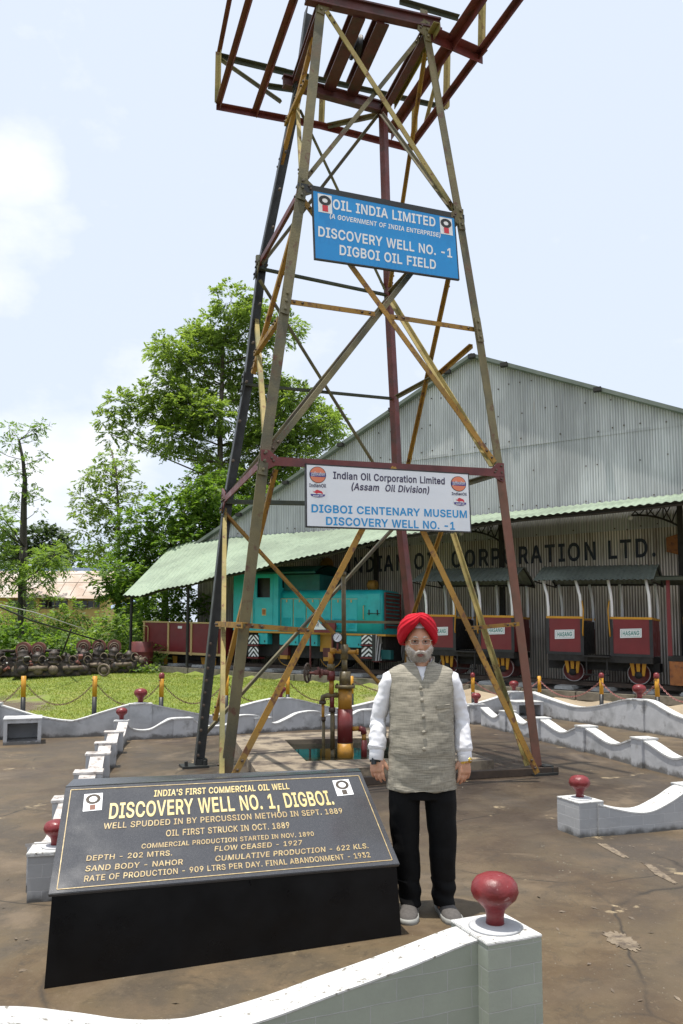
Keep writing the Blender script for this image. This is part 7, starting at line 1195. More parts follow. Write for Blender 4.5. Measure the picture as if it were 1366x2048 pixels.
big = [(470, 618, 42), (495, 600, 28), (438, 655, 40), (395, 662, 34), (372, 640, 22), (410, 690, 45), (455, 700, 48), (520, 655, 42), (345, 718, 34), (318, 700, 20), (325, 690, 16), (385, 745, 45), (585, 672, 26), (560, 690, 22), (440, 760, 46), (500, 740, 40), (250, 812, 30), (292, 800, 28), (225, 845, 22), (262, 872, 20), (235, 880, 16), (345, 790, 34), (330, 830, 45), (390, 830, 52), (440, 850, 46), (540, 780, 42), (580, 770, 34), (520, 830, 46), (600, 810, 40), (645, 820, 32), (655, 862, 38), (615, 868, 44), (560, 870, 50), (680, 880, 18), (360, 890, 45), (420, 915, 50), (490, 900, 46), (400, 975, 46), (460, 965, 44), (545, 940, 46), (600, 930, 36), (505, 985, 40)]
big = [(x, y, r*.92) for x, y, r in big]
tree('feathery_tree', 'tallest tree, broad with feathery light green leaves, behind the derrick', big, 35, [(440, 1150), (441, 1000), (440, 860), (444, 770), (446, 690), (462, 630)], MT['leaf'], MT['bark'], .20, 135, .46, 7, .22, .042, 1.0, None, .68, .35, True, 2)
dense = [(400, 1000, 48), (350, 1020, 48), (440, 1030, 50), (390, 1060, 48), (330, 1070, 48), (270, 1040, 36), (240, 1085, 38), (290, 1105, 42), (225, 1125, 30), (255, 1150, 36), (215, 1160, 22), (310, 1140, 36), (230, 1190, 24), (360, 1100, 40), (440, 990, 40), (500, 1030, 42), (480, 1070, 40), (270, 1190, 30), (560, 1000, 36), (620, 985, 26), (650, 960, 18)]
tree('dense_tree', 'dense bushy bright green tree just above the left end of the canopy', dense, 31.5, [(330, 1235), (330, 1150), (345, 1080), (370, 1020)], MT['leafdark'], MT['bark'], .2, 120, .42, 6, .21, .05, .9, None, .8, .3, True, 2)
med = [(215, 905, 24), (190, 928, 20), (236, 925, 26), (262, 930, 16), (172, 960, 20), (205, 955, 30), (240, 962, 30), (268, 975, 18), (160, 995, 22), (150, 1010, 14), (190, 1000, 30), (225, 1005, 30), (262, 1010, 22), (180, 1035, 26), (210, 1045, 28), (175, 1065, 20), (200, 1085, 26), (240, 1060, 28), (225, 1095, 24), (190, 1110, 20)]
tree('feathery_tree', 'mid sized feathery tree standing left of the tallest tree', med, 42, [(238, 1160), (238, 1080), (236, 1000), (232, 940), (222, 900)], MT['leaf'], MT['bark'], .12, 62, .42, 6, .24, .047, .9, None, .6, .4)
thin = [(12, 850, 18), (20, 885, 18), (0, 905, 16), (58, 858, 18), (82, 852, 14), (100, 852, 10), (40, 880, 14), (70, 875, 12), (55, 915, 12), (18, 925, 14), (30, 940, 14), (62, 930, 14), (80, 910, 8), (88, 915, 8), (20, 938, 12), (45, 948, 12), (75, 945, 10), (60, 980, 18), (40, 985, 18), (78, 990, 14), (30, 1000, 12), (90, 1000, 9), (85, 1022, 9), (25, 1020, 8), (38, 1030, 8)]
tree('lone_tree', 'tall thin tree with dark trunk and sparse crown at the left edge', thin, 44, [(46, 1150), (47, 1060), (48, 1000), (50, 960), (46, 920), (38, 880)], MT['leafdark'], MT['darkbark'], .26, 70, .36, 5, .2, .045, .6, None, .6, .3)
near = [(30, 1115, 30), (75, 1105, 28), (108, 1108, 24), (128, 1118, 12), (55, 1130, 30), (95, 1135, 26), (15, 1145, 30), (50, 1160, 28), (85, 1158, 20), (110, 1150, 14), (0, 1110, 30), (-10, 1050, 24), (8, 1045, 20), (22, 1035, 14), (-20, 1085, 30), (60, 1185, 16), (45, 1200, 14), (70, 1198, 12)]
tree('drooping_tree', 'young pale green tree with drooping leaves before the ochre building', near, 29, [(42, 1275), (41, 1220), (40, 1170), (45, 1120), (50, 1095)], MT['leafpale'], MT['darkbark'], .14, 95, .5, 7, .24, .034, .9, None, .8, .55)
far = [(80, 1070, 30), (105, 1075, 26), (60, 1085, 28), (120, 1095, 28), (140, 1110, 20), (90, 1100, 32), (50, 1105, 26), (30, 1085, 22), (10, 1095, 26), (150, 1122, 14), (110, 1120, 26), (70, 1122, 24), (20, 1120, 24), (-15, 1110, 30)]
tree('far_tree', 'distant round dark green tree behind the ochre building', far, 70, [(95, 1220), (95, 1120)], MT['leaffar'], MT['darkbark'], .35, 28, .9, 4, .5, .14, .8, None, .8, .2, False, 2)
far2 = [(190, 1120, 22), (178, 1140, 20), (200, 1145, 22), (170, 1110, 14), (195, 1095, 14), (205, 1165, 16), (165, 1150, 12)]
tree('far_tree', 'distant dark bushy tree right of the rust stained roof', far2, 52, [(185, 1215), (185, 1140)], MT['leafdark'], MT['darkbark'], .25, 26, .7, 4, .36, .09, .8, None, .8, .2, False, 2)
# climbing shrub under the left end of the canopy, behind the wagon
shp = [(285, 1215, 22), (310, 1200, 22), (335, 1215, 24), (300, 1232, 22), (330, 1238, 20), (360, 1190, 24), (360, 1222, 24), (385, 1205, 20), (350, 1165, 14), (390, 1180, 16), (375, 1235, 20), (265, 1235, 18), (410, 1215, 16), (300, 1180, 22), (322, 1185, 24), (345, 1200, 24), (285, 1245, 22), (310, 1255, 22), (345, 1250, 24), (395, 1225, 20), (290, 1195, 18), (375, 1170, 16)]
tree('climbing_shrub', 'dark green shrub climbing under the canopy behind the maroon wagon', shp, 29.5, [(330, 1275), (335, 1230)], MT['leafdark'], MT['darkbark'], .08, 150, .34, 4, .17, .05, .6, None, .9, .3, False, 2)
# undergrowth on the bank behind the engines
def under(n, x0, x1, y0, y1, hmax, ll, mat):
    x = rng.uniform(x0, x1, n); y = rng.uniform(y0, y1, n); hh = hmax*(.45+.55*np.sin(x*.9+np.sin(y*1.3)*1.5)*np.sin(y*.8+x*.35)); k = np.clip((y-y0)/2.5, .25, 1); z = np.array([hgt(a, b) for a, b in zip(x, y)])+np.maximum(.1, hh*k)*rng.uniform(.1, 1, n)**.4
    return sprays(np.stack([x, y, z], 1), unit(rng.normal(0, 1, (n, 3))+np.array([0, -.3, .55])), np.full(n, ll*2.0)*rng.uniform(.6, 1.3, n), 2, ll, ll*.30, .3)
fastmesh('undergrowth', np.concatenate([under(15000, -24, -6.0, 24.5, 33, 1.7, .15, None), under(9000, -26, -8.2, 28, 37, 2.6, .16, None)]), 4, MT['leafpale'], None, 'stuff')
dk_sh = [(20, 1290, 30), (60, 1300, 28), (0, 1265, 26), (40, 1265, 24), (95, 1285, 22), (-20, 1300, 30), (90, 1310, 20), (120, 1300, 16)]
tree('dark_shrub', 'dark green shrub thicket behind the engines at the left edge', dk_sh, 25.5, [(40, 1320), (40, 1300)], MT['leafdark'], MT['darkbark'], .06, 170, .34, 4, .18, .055, .6, None, .9, .3, False, 2)
lt = [(225, 1250, 20), (255, 1248, 16), (205, 1262, 16), (240, 1272, 20), (270, 1262, 14), (190, 1275, 14)]
tree('leafy_shrub', 'bright leafy shrub between the engines and the ochre building', lt, 27.5, [(230, 1300), (230, 1270)], MT['leafpale'], MT['darkbark'], .05, 200, .3, 4, .17, .05, .6, None, .9, .3, False, 2)
for nm, lab, pts_ in (('sapling', 'slender sapling with upright leaves before the left window of the ochre building', [(118, 1222, 9), (125, 1205, 8), (112, 1235, 9), (130, 1230, 8)]), ('sapling', 'slender sapling with upright leaves before the right window of the ochre building', [(155, 1215, 9), (165, 1225, 10), (150, 1235, 9), (172, 1238, 9)])):
    tree(nm, lab, pts_, 32, [(pts_[2][0]+4, 1270), (pts_[0][0], 1225)], MT['leafpale'], MT['bark'], .03, 260, .4, 5, .2, .04, .5, None, 1.0, .4, False)
# grass of the lawn
n = 90000; x = rng.uniform(-12, 2.6, n); y = rng.uniform(12.6, 25, n); o1x = [p.x for p in o1]; o1y = [p.y for p in o1]; lim = np.interp(x, o1x, o1y)
wq = (x-7)*W.x+(y-20)*W.y; ok = (y > lim+.12) & (wq > 1.95) & (rng.random(n) < np.clip(1.6-(y-12)/18, .35, 1)); bare = (np.hypot(x+9.2, y-18.0) < 2.2+.5*np.sin(x*3)) | ((x > .5+.5*np.sin(y*2)) & (rng.random(n) < .8)); ok &= ~bare
x, y = x[ok], y[ok]; z = np.array([hgt(a, b) for a, b in zip(x, y)]); n = len(x); h_ = rng.uniform(.02, .055, n); an = rng.uniform(0, 6.283, n); wd = rng.uniform(.006, .012, n)
P = np.stack([x, y, z-.006], 1); dx = np.stack([np.cos(an)*wd, np.sin(an)*wd, np.zeros(n)], 1); tip = P+np.stack([rng.normal(0, .03, n), rng.normal(0, .03, n), h_], 1)
fastmesh('grass', np.stack([P-dx, P+dx, tip], 1), 3, MT['grass'], None, 'stuff')

# dead leaves, chips and small stones lying on the yard
ck = MB(); rg = random.Random(9)
for _ in range(200):
    if rg.random() < .55: p = G(rg.uniform(1060, 1400), rg.uniform(1690, 2060))
    else: p = G(rg.uniform(-40, 1400), rg.uniform(1500, 2060))
    s_ = rg.uniform(.002, .005) if p.y < 5 else rg.uniform(.004, .009); a_ = rg.uniform(0, 6.28); u_ = Vector((math.cos(a_), math.sin(a_), 0)); v_ = Vector((-u_.y, u_.x, 0)); p = p+Z*.006
    ck.add([p-u_*s_-v_*s_*.6, p+u_*s_*.8-v_*s_*.7, p+u_*s_+v_*s_*.5, p-u_*s_*.7+v_*s_*.8, p+Z*s_*.7], [(0, 1, 4), (1, 2, 4), (2, 3, 4), (3, 0, 4), (3, 2, 1, 0)])
tag(ck.build('loose_chips', MT['kerbstone'], fix=False), kind='stuff')
lf = MB()
for _ in range(60):
    p = G(rg.uniform(-40, 1400), rg.uniform(1480, 2050))+Z*.009; s_ = rg.uniform(.012, .028); a_ = rg.uniform(0, 6.28); u_ = Vector((math.cos(a_), math.sin(a_), .1)); v_ = Vector((-u_.y, u_.x, rg.uniform(-.3, .3))); lf.add([p-u_*s_, p-v_*s_*.35+Z*.004, p+u_*s_+Z*.003, p+v_*s_*.35], [(0, 1, 2, 3)])
tag(lf.build('fallen_leaves', MT['scraptan'], fix=False), kind='stuff')
# ------------------------------------------------------------------ the man
def skin_mat():
    m, t, b = base_mat('skin'); g = N(t, 'ShaderNodeTexCoord'); v = g.outputs['Object']
    c = ramp(t, noise(t, v, 30, 5), [(.3, (.50, .255, .155)), (.7, (.60, .335, .22))])
    c = mix(t, ramp(t, noise(t, v, 9, 3), [(.45, (0, 0, 0)), (.75, (.5,)*3)]), c, (.42, .15, .095))
    t.links.new(c, b.inputs['Base Color']); b.inputs['Roughness'].default_value = .5; b.inputs['Subsurface Weight'].default_value = .12; b.inputs['Subsurface Radius'].default_value = (.012, .005, .003)
    bumpn(t, b, noise(t, v, 140, 3), .12, .002); return m
MT['skin'] = skin_mat()
MT['lip'] = M('lip', [(.30, .10, .08), (.26, .085, .07)], 40, .45, 0, 0)
def vest_mat():
    m, t, b = base_mat('slubbed raw silk'); g = N(t, 'ShaderNodeTexCoord'); mp = N(t, 'ShaderNodeMapping'); mp.inputs['Scale'].default_value = (10, 10, 150); t.links.new(g.outputs['Object'], mp.inputs[0])
    n1 = noise(t, mp.outputs[0], 1.2, 6, .6); mp2 = N(t, 'ShaderNodeMapping'); mp2.inputs['Scale'].default_value = (240, 240, 30); t.links.new(g.outputs['Object'], mp2.inputs[0]); n2 = noise(t, mp2.outputs[0], 1, 3)
    c = ramp(t, n1, [(.28, (.10, .092, .075)), (.44, (.22, .205, .165)), (.56, (.32, .295, .24)), (.74, (.44, .405, .325))]); c = mix(t, .25, c, ramp(t, n2, [(.3, (.2, .18, .14)), (.7, (.52, .47, .38))])); t.links.new(c, b.inputs['Base Color']); b.inputs['Roughness'].default_value = .8; b.inputs['Specular IOR Level'].default_value = .25
    bumpn(t, b, n1, .25, .002); return m
MT['vest'] = vest_mat()
def cloth(name, cols, rough=.85, bump=.2, sc=9):
    m, t, b = base_mat(name); g = N(t, 'ShaderNodeTexCoord'); v = g.outputs['Object']; t.links.new(ramp(t, noise(t, v, sc, 4), [(.3, cols[0]), (.7, cols[1])]), b.inputs['Base Color']); b.inputs['Roughness'].default_value = rough; b.inputs['Specular IOR Level'].default_value = .18; bumpn(t, b, noise(t, v, 500, 2), bump, .001); return m
MT['shirt'] = cloth('white cotton', [(.74, .74, .78), (.80, .80, .83)]); MT['trouser'] = cloth('black wool', [(.004, .004, .0045), (.007, .007, .0075)], .8)
MT['turban'] = cloth('red turban cloth', [(.38, .006, .016), (.47, .009, .022)], .75); MT['under'] = cloth('white band', [(.70, .70, .78), (.75, .75, .82)])
MT['shoe'] = cloth('grey knit shoe', [(.085, .078, .073), (.115, .106, .10)], .85, .5, 60); MT['sole'] = M('pale rubber sole', [(.30, .30, .28), (.24, .24, .225)], 20, .6, 0, 0)
MT['goldmetal'] = M('gold metal', [(.72, .48, .12), (.66, .43, .10)], 30, .28, 1, 0); MT['silver'] = M('silver wire', [(.7, .66, .58), (.62, .58, .5)], 30, .25, 1, 0)
MT['beads'] = M('dark bead string', [(.14, .03, .025), (.09, .025, .02)], 90, .4)
MT['eyewhite'] = M('eye white', [(.55, .52, .5), (.5, .47, .45)], 20, .25, 0, 0); MT['iris'] = M('dark iris', [(.02, .012, .008), (.03, .018, .01)], 20, .15, 0, 0)
def hair_mat():
    m, t, b = base_mat('white beard'); g = N(t, 'ShaderNodeTexCoord'); mp = N(t, 'ShaderNodeMapping'); mp.inputs['Scale'].default_value = (260, 260, 45); t.links.new(g.outputs['Object'], mp.inputs[0]); n = noise(t, mp.outputs[0], 1, 4)
    n2 = noise(t, g.outputs['Object'], 22, 4); c = ramp(t, n, [(.25, (.26, .21, .17)), (.5, (.56, .51, .455)), (.8, (.78, .74, .70))]); c = mix(t, ramp(t, n2, [(.5, (0, 0, 0)), (.75, (.45,)*3)]), c, (.33, .22, .165)); t.links.new(c, b.inputs['Base Color']); b.inputs['Roughness'].default_value = .75; bumpn(t, b, n, .7, .003); return m
MT['beard'] = hair_mat()
def glass():
    m, t, b = base_mat('tinted lens'); tr = N(t, 'ShaderNodeBsdfTransparent'); tr.inputs[0].default_value = (.62, .58, .54, 1); gl = N(t, 'ShaderNodeBsdfGlossy', i_Roughness=.05); ms = N(t, 'ShaderNodeMixShader', i_0=.035); t.links.new(tr.outputs[0], ms.inputs[1]); t.links.new(gl.outputs[0], ms.inputs[2]); t.links.new(ms.outputs[0], t.nodes['Material Output'].inputs[0]); return m
MT['lens'] = glass()

MAN = Vector((.475, 4.58, 0)); 
def ring(c, rx, ry, n=40, e=2.2, yoff=0, tilt=0):     # superellipse ring, x right, y away from the camera
    o = []
    for k in range(n):
        a = 2*math.pi*k/n; ca, sa = math.cos(a), math.sin(a); x = rx*math.copysign(abs(ca)**(2/e), ca); y = ry*math.copysign(abs(sa)**(2/e), sa); o.append(Vector((c[0]+x, c[1]+y+yoff, c[2]+tilt*x)))
    return o
def oring(c, d, rx, ry, n=24, side=Vector((1, 0, 0))):   # ring across direction d
    d = d.normalized(); a = (side-d*side.dot(d)).normalized(); b = d.cross(a); return [Vector(c)+a*rx*math.cos(2*math.pi*k/n)+b*ry*math.sin(2*math.pi*k/n) for k in range(n)]
def limb(mb, P, rad, n=20, side=Vector((1, 0, 0))):
    P = [Vector(p) for p in P]; mb.loft([oring(p, P[min(i+1, len(P)-1)]-P[max(i-1, 0)], *(rad[i] if isinstance(rad[i], tuple) else (rad[i], rad[i])), n, side) for i, p in enumerate(P)])
def fuse(mb, vox, smooth=2):    # join overlapping lofts into one skin
    me = bpy.data.meshes.new('f'); me.from_pydata(mb.v, [], mb.f); bm = bmesh.new(); bm.from_mesh(me); bmesh.ops.remove_doubles(bm, verts=bm.verts, dist=1e-5); bmesh.ops.recalc_face_normals(bm, faces=bm.faces); bm.to_mesh(me); bm.free()
    ob = bpy.data.objects.new('f', me); col.objects.link(ob); r = ob.modifiers.new('r', 'REMESH'); r.mode = 'VOXEL'; r.voxel_size = vox; s = ob.modifiers.new('s', 'SMOOTH'); s.factor = .5; s.iterations = smooth
    dg = bpy.context.evaluated_depsgraph_get(); ev = ob.evaluated_get(dg); m2 = bpy.data.meshes.new_from_object(ev); bpy.data.objects.remove(ob); return m2
from mathutils import noise as mn
def put(me, name, mat, parent, fn=None):
    co = np.empty(len(me.vertices)*3, np.float32); me.vertices.foreach_get('co', co); co = co.reshape(-1, 3)
    if fn:
        no = np.empty(len(me.vertices)*3, np.float32); me.vertices.foreach_get('normal', no); no = no.reshape(-1, 3)
        for i in range(len(co)): co[i] += no[i]*fn(Vector(co[i]))
        me.vertices.foreach_set('co', co.reshape(-1)); me.update()
    me.materials.clear(); me.materials.append(mat); me.polygons.foreach_set('use_smooth', [True]*len(me.polygons)); me.polygons.foreach_set('material_index', [0]*len(me.polygons)); me.name = name
    o = bpy.data.objects.new(name, me); col.objects.link(o)
    if parent: o.parent = parent
    return o
# head shape: radius as a function of direction, front is -y
HC = Vector((-.012, -.02, 1.585)); HX, HY, HZ = .073, .093, .115
def gs(x, s): return math.exp(-(x/s)**2)
def headpt(th, ph, off=0):      # th 0 top .. pi bottom; ph angle, front = -pi/2
    sx, sy, sz = math.sin(th)*math.cos(ph), math.sin(th)*math.sin(ph), math.cos(th); fr = max(0, -sy)
    k = 1.0; x, y, z = HX*sx, HY*sy, HZ*sz
    if z < 0: x *= 1-.16*(-sz)**1.6+.06*gs(sz+.45, .3); y *= 1-.10*(-sz)**2
    if fr > .15:
        dy = 0
        dy += .004*gs(z-.020, .012)*gs(x, .05)                                     # brow
        for sg in (-1, 1): dy -= .010*gs(z-.001, .013)*gs(x-sg*.032, .017); dy += .005*gs(z+.030, .018)*gs(x-sg*.042, .02); dy += .005*gs(z+.052, .011)*gs(x-sg*.0125, .008)*1.3
        nz = max(0, min(1, (.012-z)/.055)); dy += .026*nz*gs(x, .010+.004*nz)*(1 if z > -.048 else gs(z+.048, .007))+.006*gs(z-.005, .02)*gs(x, .008)   # nose
        dy += .005*gs(z+.074, .006)*gs(x, .024)+.005*gs(z+.083, .006)*gs(x, .02)-.004*gs(z+.0785, .0035)*gs(x, .022)      # lips
        dy += .008*gs(z+.105, .016)*gs(x, .024)
        y -= dy*min(1, (fr-.15)*3)
    p = HC+Vector((x, y, z)); 
    if off: p += Vector((sx, sy, sz))*off
    return p
b = MB(); nT, nP = 70, 96
b.grid(lambda u, v: headpt(.02+(math.pi-.04)*v, 2*math.pi*u-math.pi/2), nP, nT); b.f += []
b.add([headpt(.02, 2*math.pi*k/nP-math.pi/2) for k in range(nP)], [tuple(range(nP))]); b.add([headpt(math.pi-.02, 2*math.pi*k/nP-math.pi/2) for k in range(nP)], [tuple(range(nP))])
limb(b, [(-.005, .01, 1.54), (0, .008, 1.46), (0, .012, 1.39), (0, .015, 1.34)], [(.05, .055), (.052, .056), (.062, .062), (.10, .07)])
for sg in (-1, 1): b.loft([oring(Vector((HC.x+sg*(.070+.004*k), HC.y+.012+.004*k, HC.z-.018)), Vector((sg, .3, 0)), r_, r_*1.7, 14, Vector((0, 1, 0))) for k, r_ in enumerate((.016, .019, .014))])
b.loft([ring((0, .01, z), rx, ry) for z, rx, ry in ((1.40, .10, .07), (1.36, .165, .10), (1.28, .175, .115), (1.12, .165, .12), (.98, .168, .125), (.88, .17, .125), (.80, .165, .12))])
ARM = {}
for sg, sh, el, wr in ((-1, (-.180, .012, 1.375), (-.250, .035, 1.12), (-.268, -.02, .915)), (1, (.180, .012, 1.375), (.240, .035, 1.12), (.252, -.02, .905))):
    sh, el, wr = Vector(sh), Vector(el), Vector(wr); ARM[sg] = (sh, el, wr)
    limb(b, [sh, sh.lerp(el, .5), el, el.lerp(wr, .4), wr], [.036, .040, .038, .036, (.027, .022)])
    # hand: palm hanging, back of the hand turned outwards and forwards
    d = Vector((sg*-.03, -.12, -1)).normalized(); sd_ = Vector((-sg*.88, -.5, 0)); sd_ = (sd_-d*sd_.dot(d)).normalized(); nn = d.cross(sd_)   # sd_: across the knuckles, index finger towards the body
    inn = nn if nn.y > 0 else -nn
    limb(b, [wr, wr+d*.03, wr+d*.06, wr+d*.09, wr+d*.098], [(.030, .022), (.037, .022), (.045, .020), (.046, .018), (.040, .013)], 20, sd_)
    for k, (o, L, r_) in enumerate(((.0335, .076, .0096), (.0112, .084, .0100), (-.0112, .078, .0096), (-.033, .061, .0086))):
        p = wr+d*(.084-.004*abs(k-1))+sd_*o; cur = (.30, .42, .50, .55)[k]; P = [p]; dd = (d+sd_*(o*1.9)+inn*.12).normalized(); seg_ = (.46, .3, .24)
        for q in range(3): P.append(P[-1]+dd*L*seg_[q]); dd = (dd+inn*(cur+.14*q)).normalized()
        limb(b, P, [r_*1.08, r_*1.05, r_*.95, r_*.62], 12, sd_)
    p = wr+d*.022+sd_*.026+inn*.004; t1 = (d*.72+sd_*.52+inn*.32).normalized(); P = [p-t1*.01, p+t1*.030, p+t1*.030+(t1+d*.5).normalized()*.028, p+t1*.030+(t1+d*.5).normalized()*.028+(t1+d*.9+inn*.2).normalized()*.022]
    limb(b, P, [.0135, .0125, .0105, .0065], 12, sd_)
for sg, hp, kn, an in ((-1, (-.085, .01, .86), (-.088, .0, .47), (-.072, .03, .09)), (1, (.085, .01, .86), (.112, .0, .47), (.122, .03, .09))): limb(b, [hp, Vector(hp).lerp(Vector(kn), .5), kn, Vector(kn).lerp(Vector(an), .35), an], [.085, .075, .055, .055, .038]); limb(b, [Vector(an)+Vector((0, .03, -.03)), Vector(an)+Vector((0, -.06, -.04)), Vector(an)+Vector((sg*.02, -.14, -.06))], [.04, .036, .025])
me = fuse(b, .0042, 2)
man = put(me, 'person', MT['skin'], None); man.location = MAN; man.rotation_euler = (0, 0, 0)
tag(man, 'man in a red turban, grey waistcoat, white shirt and black trousers standing beside the plaque', 'person')
def wr_(p, amp, f, seed=0, st=(1, 1, 1)): q = Vector((p.x*f*st[0]+seed, p.y*f*st[1], p.z*f*st[2])); return amp*(mn.noise(q)+.5*mn.noise(q*2.1))
# shirt: body and full sleeves gathered into cuffs
b = MB(); b.loft([ring((0, .012, z), rx, ry) for z, rx, ry in ((1.44, .08, .06), (1.425, .115, .075), (1.40, .165, .09), (1.36, .178, .10), (1.28, .178, .115), (1.1, .175, .13), (.9, .175, .13), (.78, .17, .125))])
for sg in (-1, 1):
    sh, el, wr = ARM[sg]; P = [sh+Vector((-sg*.07, 0, .015)), sh+Vector((sg*.012, 0, -.02)), sh.lerp(el, .28)+Vector((sg*.006, 0, 0)), sh.lerp(el, .6)+Vector((sg*.008, .0, 0)), el+Vector((sg*.004, .006, 0)), el.lerp(wr, .35), el.lerp(wr, .66), el.lerp(wr, .80), el.lerp(wr, .87), el.lerp(wr, .885), el.lerp(wr, 1.02)+Vector((0, 0, .012))]
    limb(b, P, [.050, (.052, .066), (.051, .064), (.049, .060), (.047, .057), (.047, .055), (.051, .056), (.056, .058), (.047, .047), (.041, .039), (.039, .036)], 28)
me = fuse(b, .006, 2)
def shirtfn(p):
    k = min(1, max(0, (abs(p.x)-.17)/.04)); fz = 1 if p.z > .97 else .15; e = 0
    if k: e = wr_(p, .006, 12, 3, (1.0, 1.0, 1.6))+.0035*(1-abs(mn.noise(Vector((p.x*14, p.y*14+p.z*12, p.z*9))))*4)*(1.25 if p.z < 1.12 else .5)
    return e*k*fz+wr_(p, .003, 9)
put(me, 'shirt', MT['shirt'], man, shirtfn)
for sg in (-1, 1):
    sh, el, wr = ARM[sg]; d = (wr-el).normalized(); m = MB(); c = el.lerp(wr, .9)
    m.loft([oring(c+d*k, d, rx, ry, 28) for k, rx, ry in ((-.012, .044, .042), (.0, .0445, .0425), (.05, .0425, .0405), (.052, .039, .037))]); m.build('cuff', MT['shirt'], man, local=True)
# shirt collar
for sg in (-1, 1):
    m = MB(); L1 = [Vector((sg*.014, -.074, 1.378)), Vector((sg*.036, -.060, 1.415)), Vector((sg*.062, -.018, 1.452)), Vector((sg*.056, .04, 1.462)), Vector((0, .068, 1.465))]; 
    for k in range(4):
        a, c = L1[k], L1[k+1]; m.hexa([a+Vector((0, -.003, 0)), c+Vector((0, -.003, 0)), c+Vector((0, .003, 0)), a+Vector((0, .003, 0)), a+Vector((sg*.006, -.009, .030)), c+Vector((sg*.004, -.006, .034)), c+Vector((sg*.004, 0, .034)), a+Vector((sg*.006, -.003, .030))])
    m.build('shirt_collar', MT['shirt'], man, local=True, bev=.0015)
m = MB(); m.box((.004, -.088, 1.345), (.020, .008, .08)); m.build('shirt_placket', MT['shirt'], man, local=True)
# waistcoat: shell open at the neck
NV = 72
def vest_ring(z, rx, ry, cy, e=2.35): return ring((0.0, cy, z), rx, ry, NV, e)
prof = [(.722, .207, .155, .004), (.74, .208, .157, .004), (.80, .203, .158, .002), (.90, .197, .158, -.002), (1.0, .192, .156, -.006), (1.1, .190, .150, -.004), (1.2, .191, .143, .0), (1.28, .195, .136, .004), (1.335, .198, .126, .008), (1.375, .199, .116, .01), (1.40, .197, .106, .012), (1.418, .188, .097, .014), (1.432, .165, .090, .014), (1.445, .130, .083, .014), (1.456, .098, .077, .013), (1.464, .08, .072, .012)]
m = MB(); R3 = []
for z, rx, ry, cy in prof:
    r_ = vest_ring(z, rx, ry, cy)
    if z > 1.3:       # shoulders slope outwards
        r_ = [Vector((p.x, p.y, p.z-.0*abs(p.x))) for p in r_]
    R3.append(r_)
R3 = [[Vector(p) for p in r] for r in R3]
# cut the neck opening: pull the front centre down into a V
def vee(p):
    if p.y < 0 and p.z > 1.34: lim = 1.355+.11*(abs(p.x)/.042)**.8 if abs(p.x) < .042 else 9; return Vector((p.x, p.y, min(p.z, lim)))
    return p
fine = []
for i in range(len(R3)-1):
    for k in range(4): fine.append([R3[i][j].lerp(R3[i+1][j], k/4) for j in range(NV)])
fine.append(R3[-1]); fine = [[vee(p) for p in r] for r in fine]; m.loft(fine, True, 0, False)
hem = [Vector((p.x*.97, p.y*.97, p.z+.004)) for p in fine[0]]; m.loft([hem, fine[0]], True, 0, False)
me = bpy.data.meshes.new('vest'); me.from_pydata(m.v, [], m.f); bm = bmesh.new(); bm.from_mesh(me); bmesh.ops.remove_doubles(bm, verts=bm.verts, dist=1e-5); bmesh.ops.recalc_face_normals(bm, faces=bm.faces); bmesh.ops.subdivide_edges(bm, edges=bm.edges, cuts=1, use_grid_fill=True); bm.to_mesh(me); bm.free(); me.update()
def vestfn(p):
    k = .5+.5*min(1, max(0, (1.25-p.z)/.4)); f = wr_(p, .008, 7, 1, (1, 1, 1.7))*k+wr_(p, .004, 16, 4, (1, 1, 2))*k
    if p.y < 0 and abs(p.x) < .02: f -= .006*gs(p.x-.004, .0035)          # front opening
    f += .0035*math.sin(p.x*34+p.z*7)*min(1, max(0, (1.0-p.z)/.25)); return f
ve = put(me, 'waistcoat', MT['vest'], man, vestfn)
def vfront(x, z):
    L = [(a, (b_, c_, d_)) for a, b_, c_, d_ in prof]; zs = [a for a, *_ in prof]; rx = np.interp(z, zs, [p[1] for p in prof]); ry = np.interp(z, zs, [p[2] for p in prof]); cy = np.interp(z, zs, [p[3] for p in prof]); return cy-ry*(max(0, 1-abs(x/rx)**2.35))**(1/2.35)
for sg in (-1, 1):      # stand collar
    m = MB(); rows = []
    for k in range(13):
        t = k/12; a = -math.pi/2+sg*(.42+(math.pi-.42)*t); x, y = .083*math.cos(a), .078*math.sin(a)+.010; z0 = 1.400+.056*min(1, t*2.2)**.8; h_ = .040; rows.append([Vector((x, y, z0)), Vector((x*1.02, y*1.02-.002, z0+h_)), Vector((x*.95, y*.95, z0+h_)), Vector((x*.92, y*.92, z0))])
    m.loft(rows, True); m.build('vest_collar', MT['vest'], man, local=True)
for i, (x, z) in enumerate(((-.014, 1.315), (-.010, 1.245), (-.003, 1.155), (-.002, 1.065), (-.002, .970))):
    m = MB(); c = Vector((x, vfront(x, z)-.007, z)); m.lathe([(.0, -.004), (.010, -.003), (.0115, 0), (.009, .004), (0, .0055)], c, 14, ax=(Vector((1, 0, 0)), Z, Vector((0, -1, 0)))); m.build('button', MT['vest'], ve, local=True)
m = MB(); P = []
for k in range(9): x = .075+.085*k/8; P.append(Vector((x, vfront(x, 1.205)-.009, 1.205+.004*k/8)))
m.loft([[p+Vector((0, .006, -.011)), p+Vector((0, -.001, -.010)), p+Vector((0, -.001, .010)), p+Vector((0, .006, .011))] for p in P], False); m.build('pocket_welt', MT['vest'], ve, local=True)
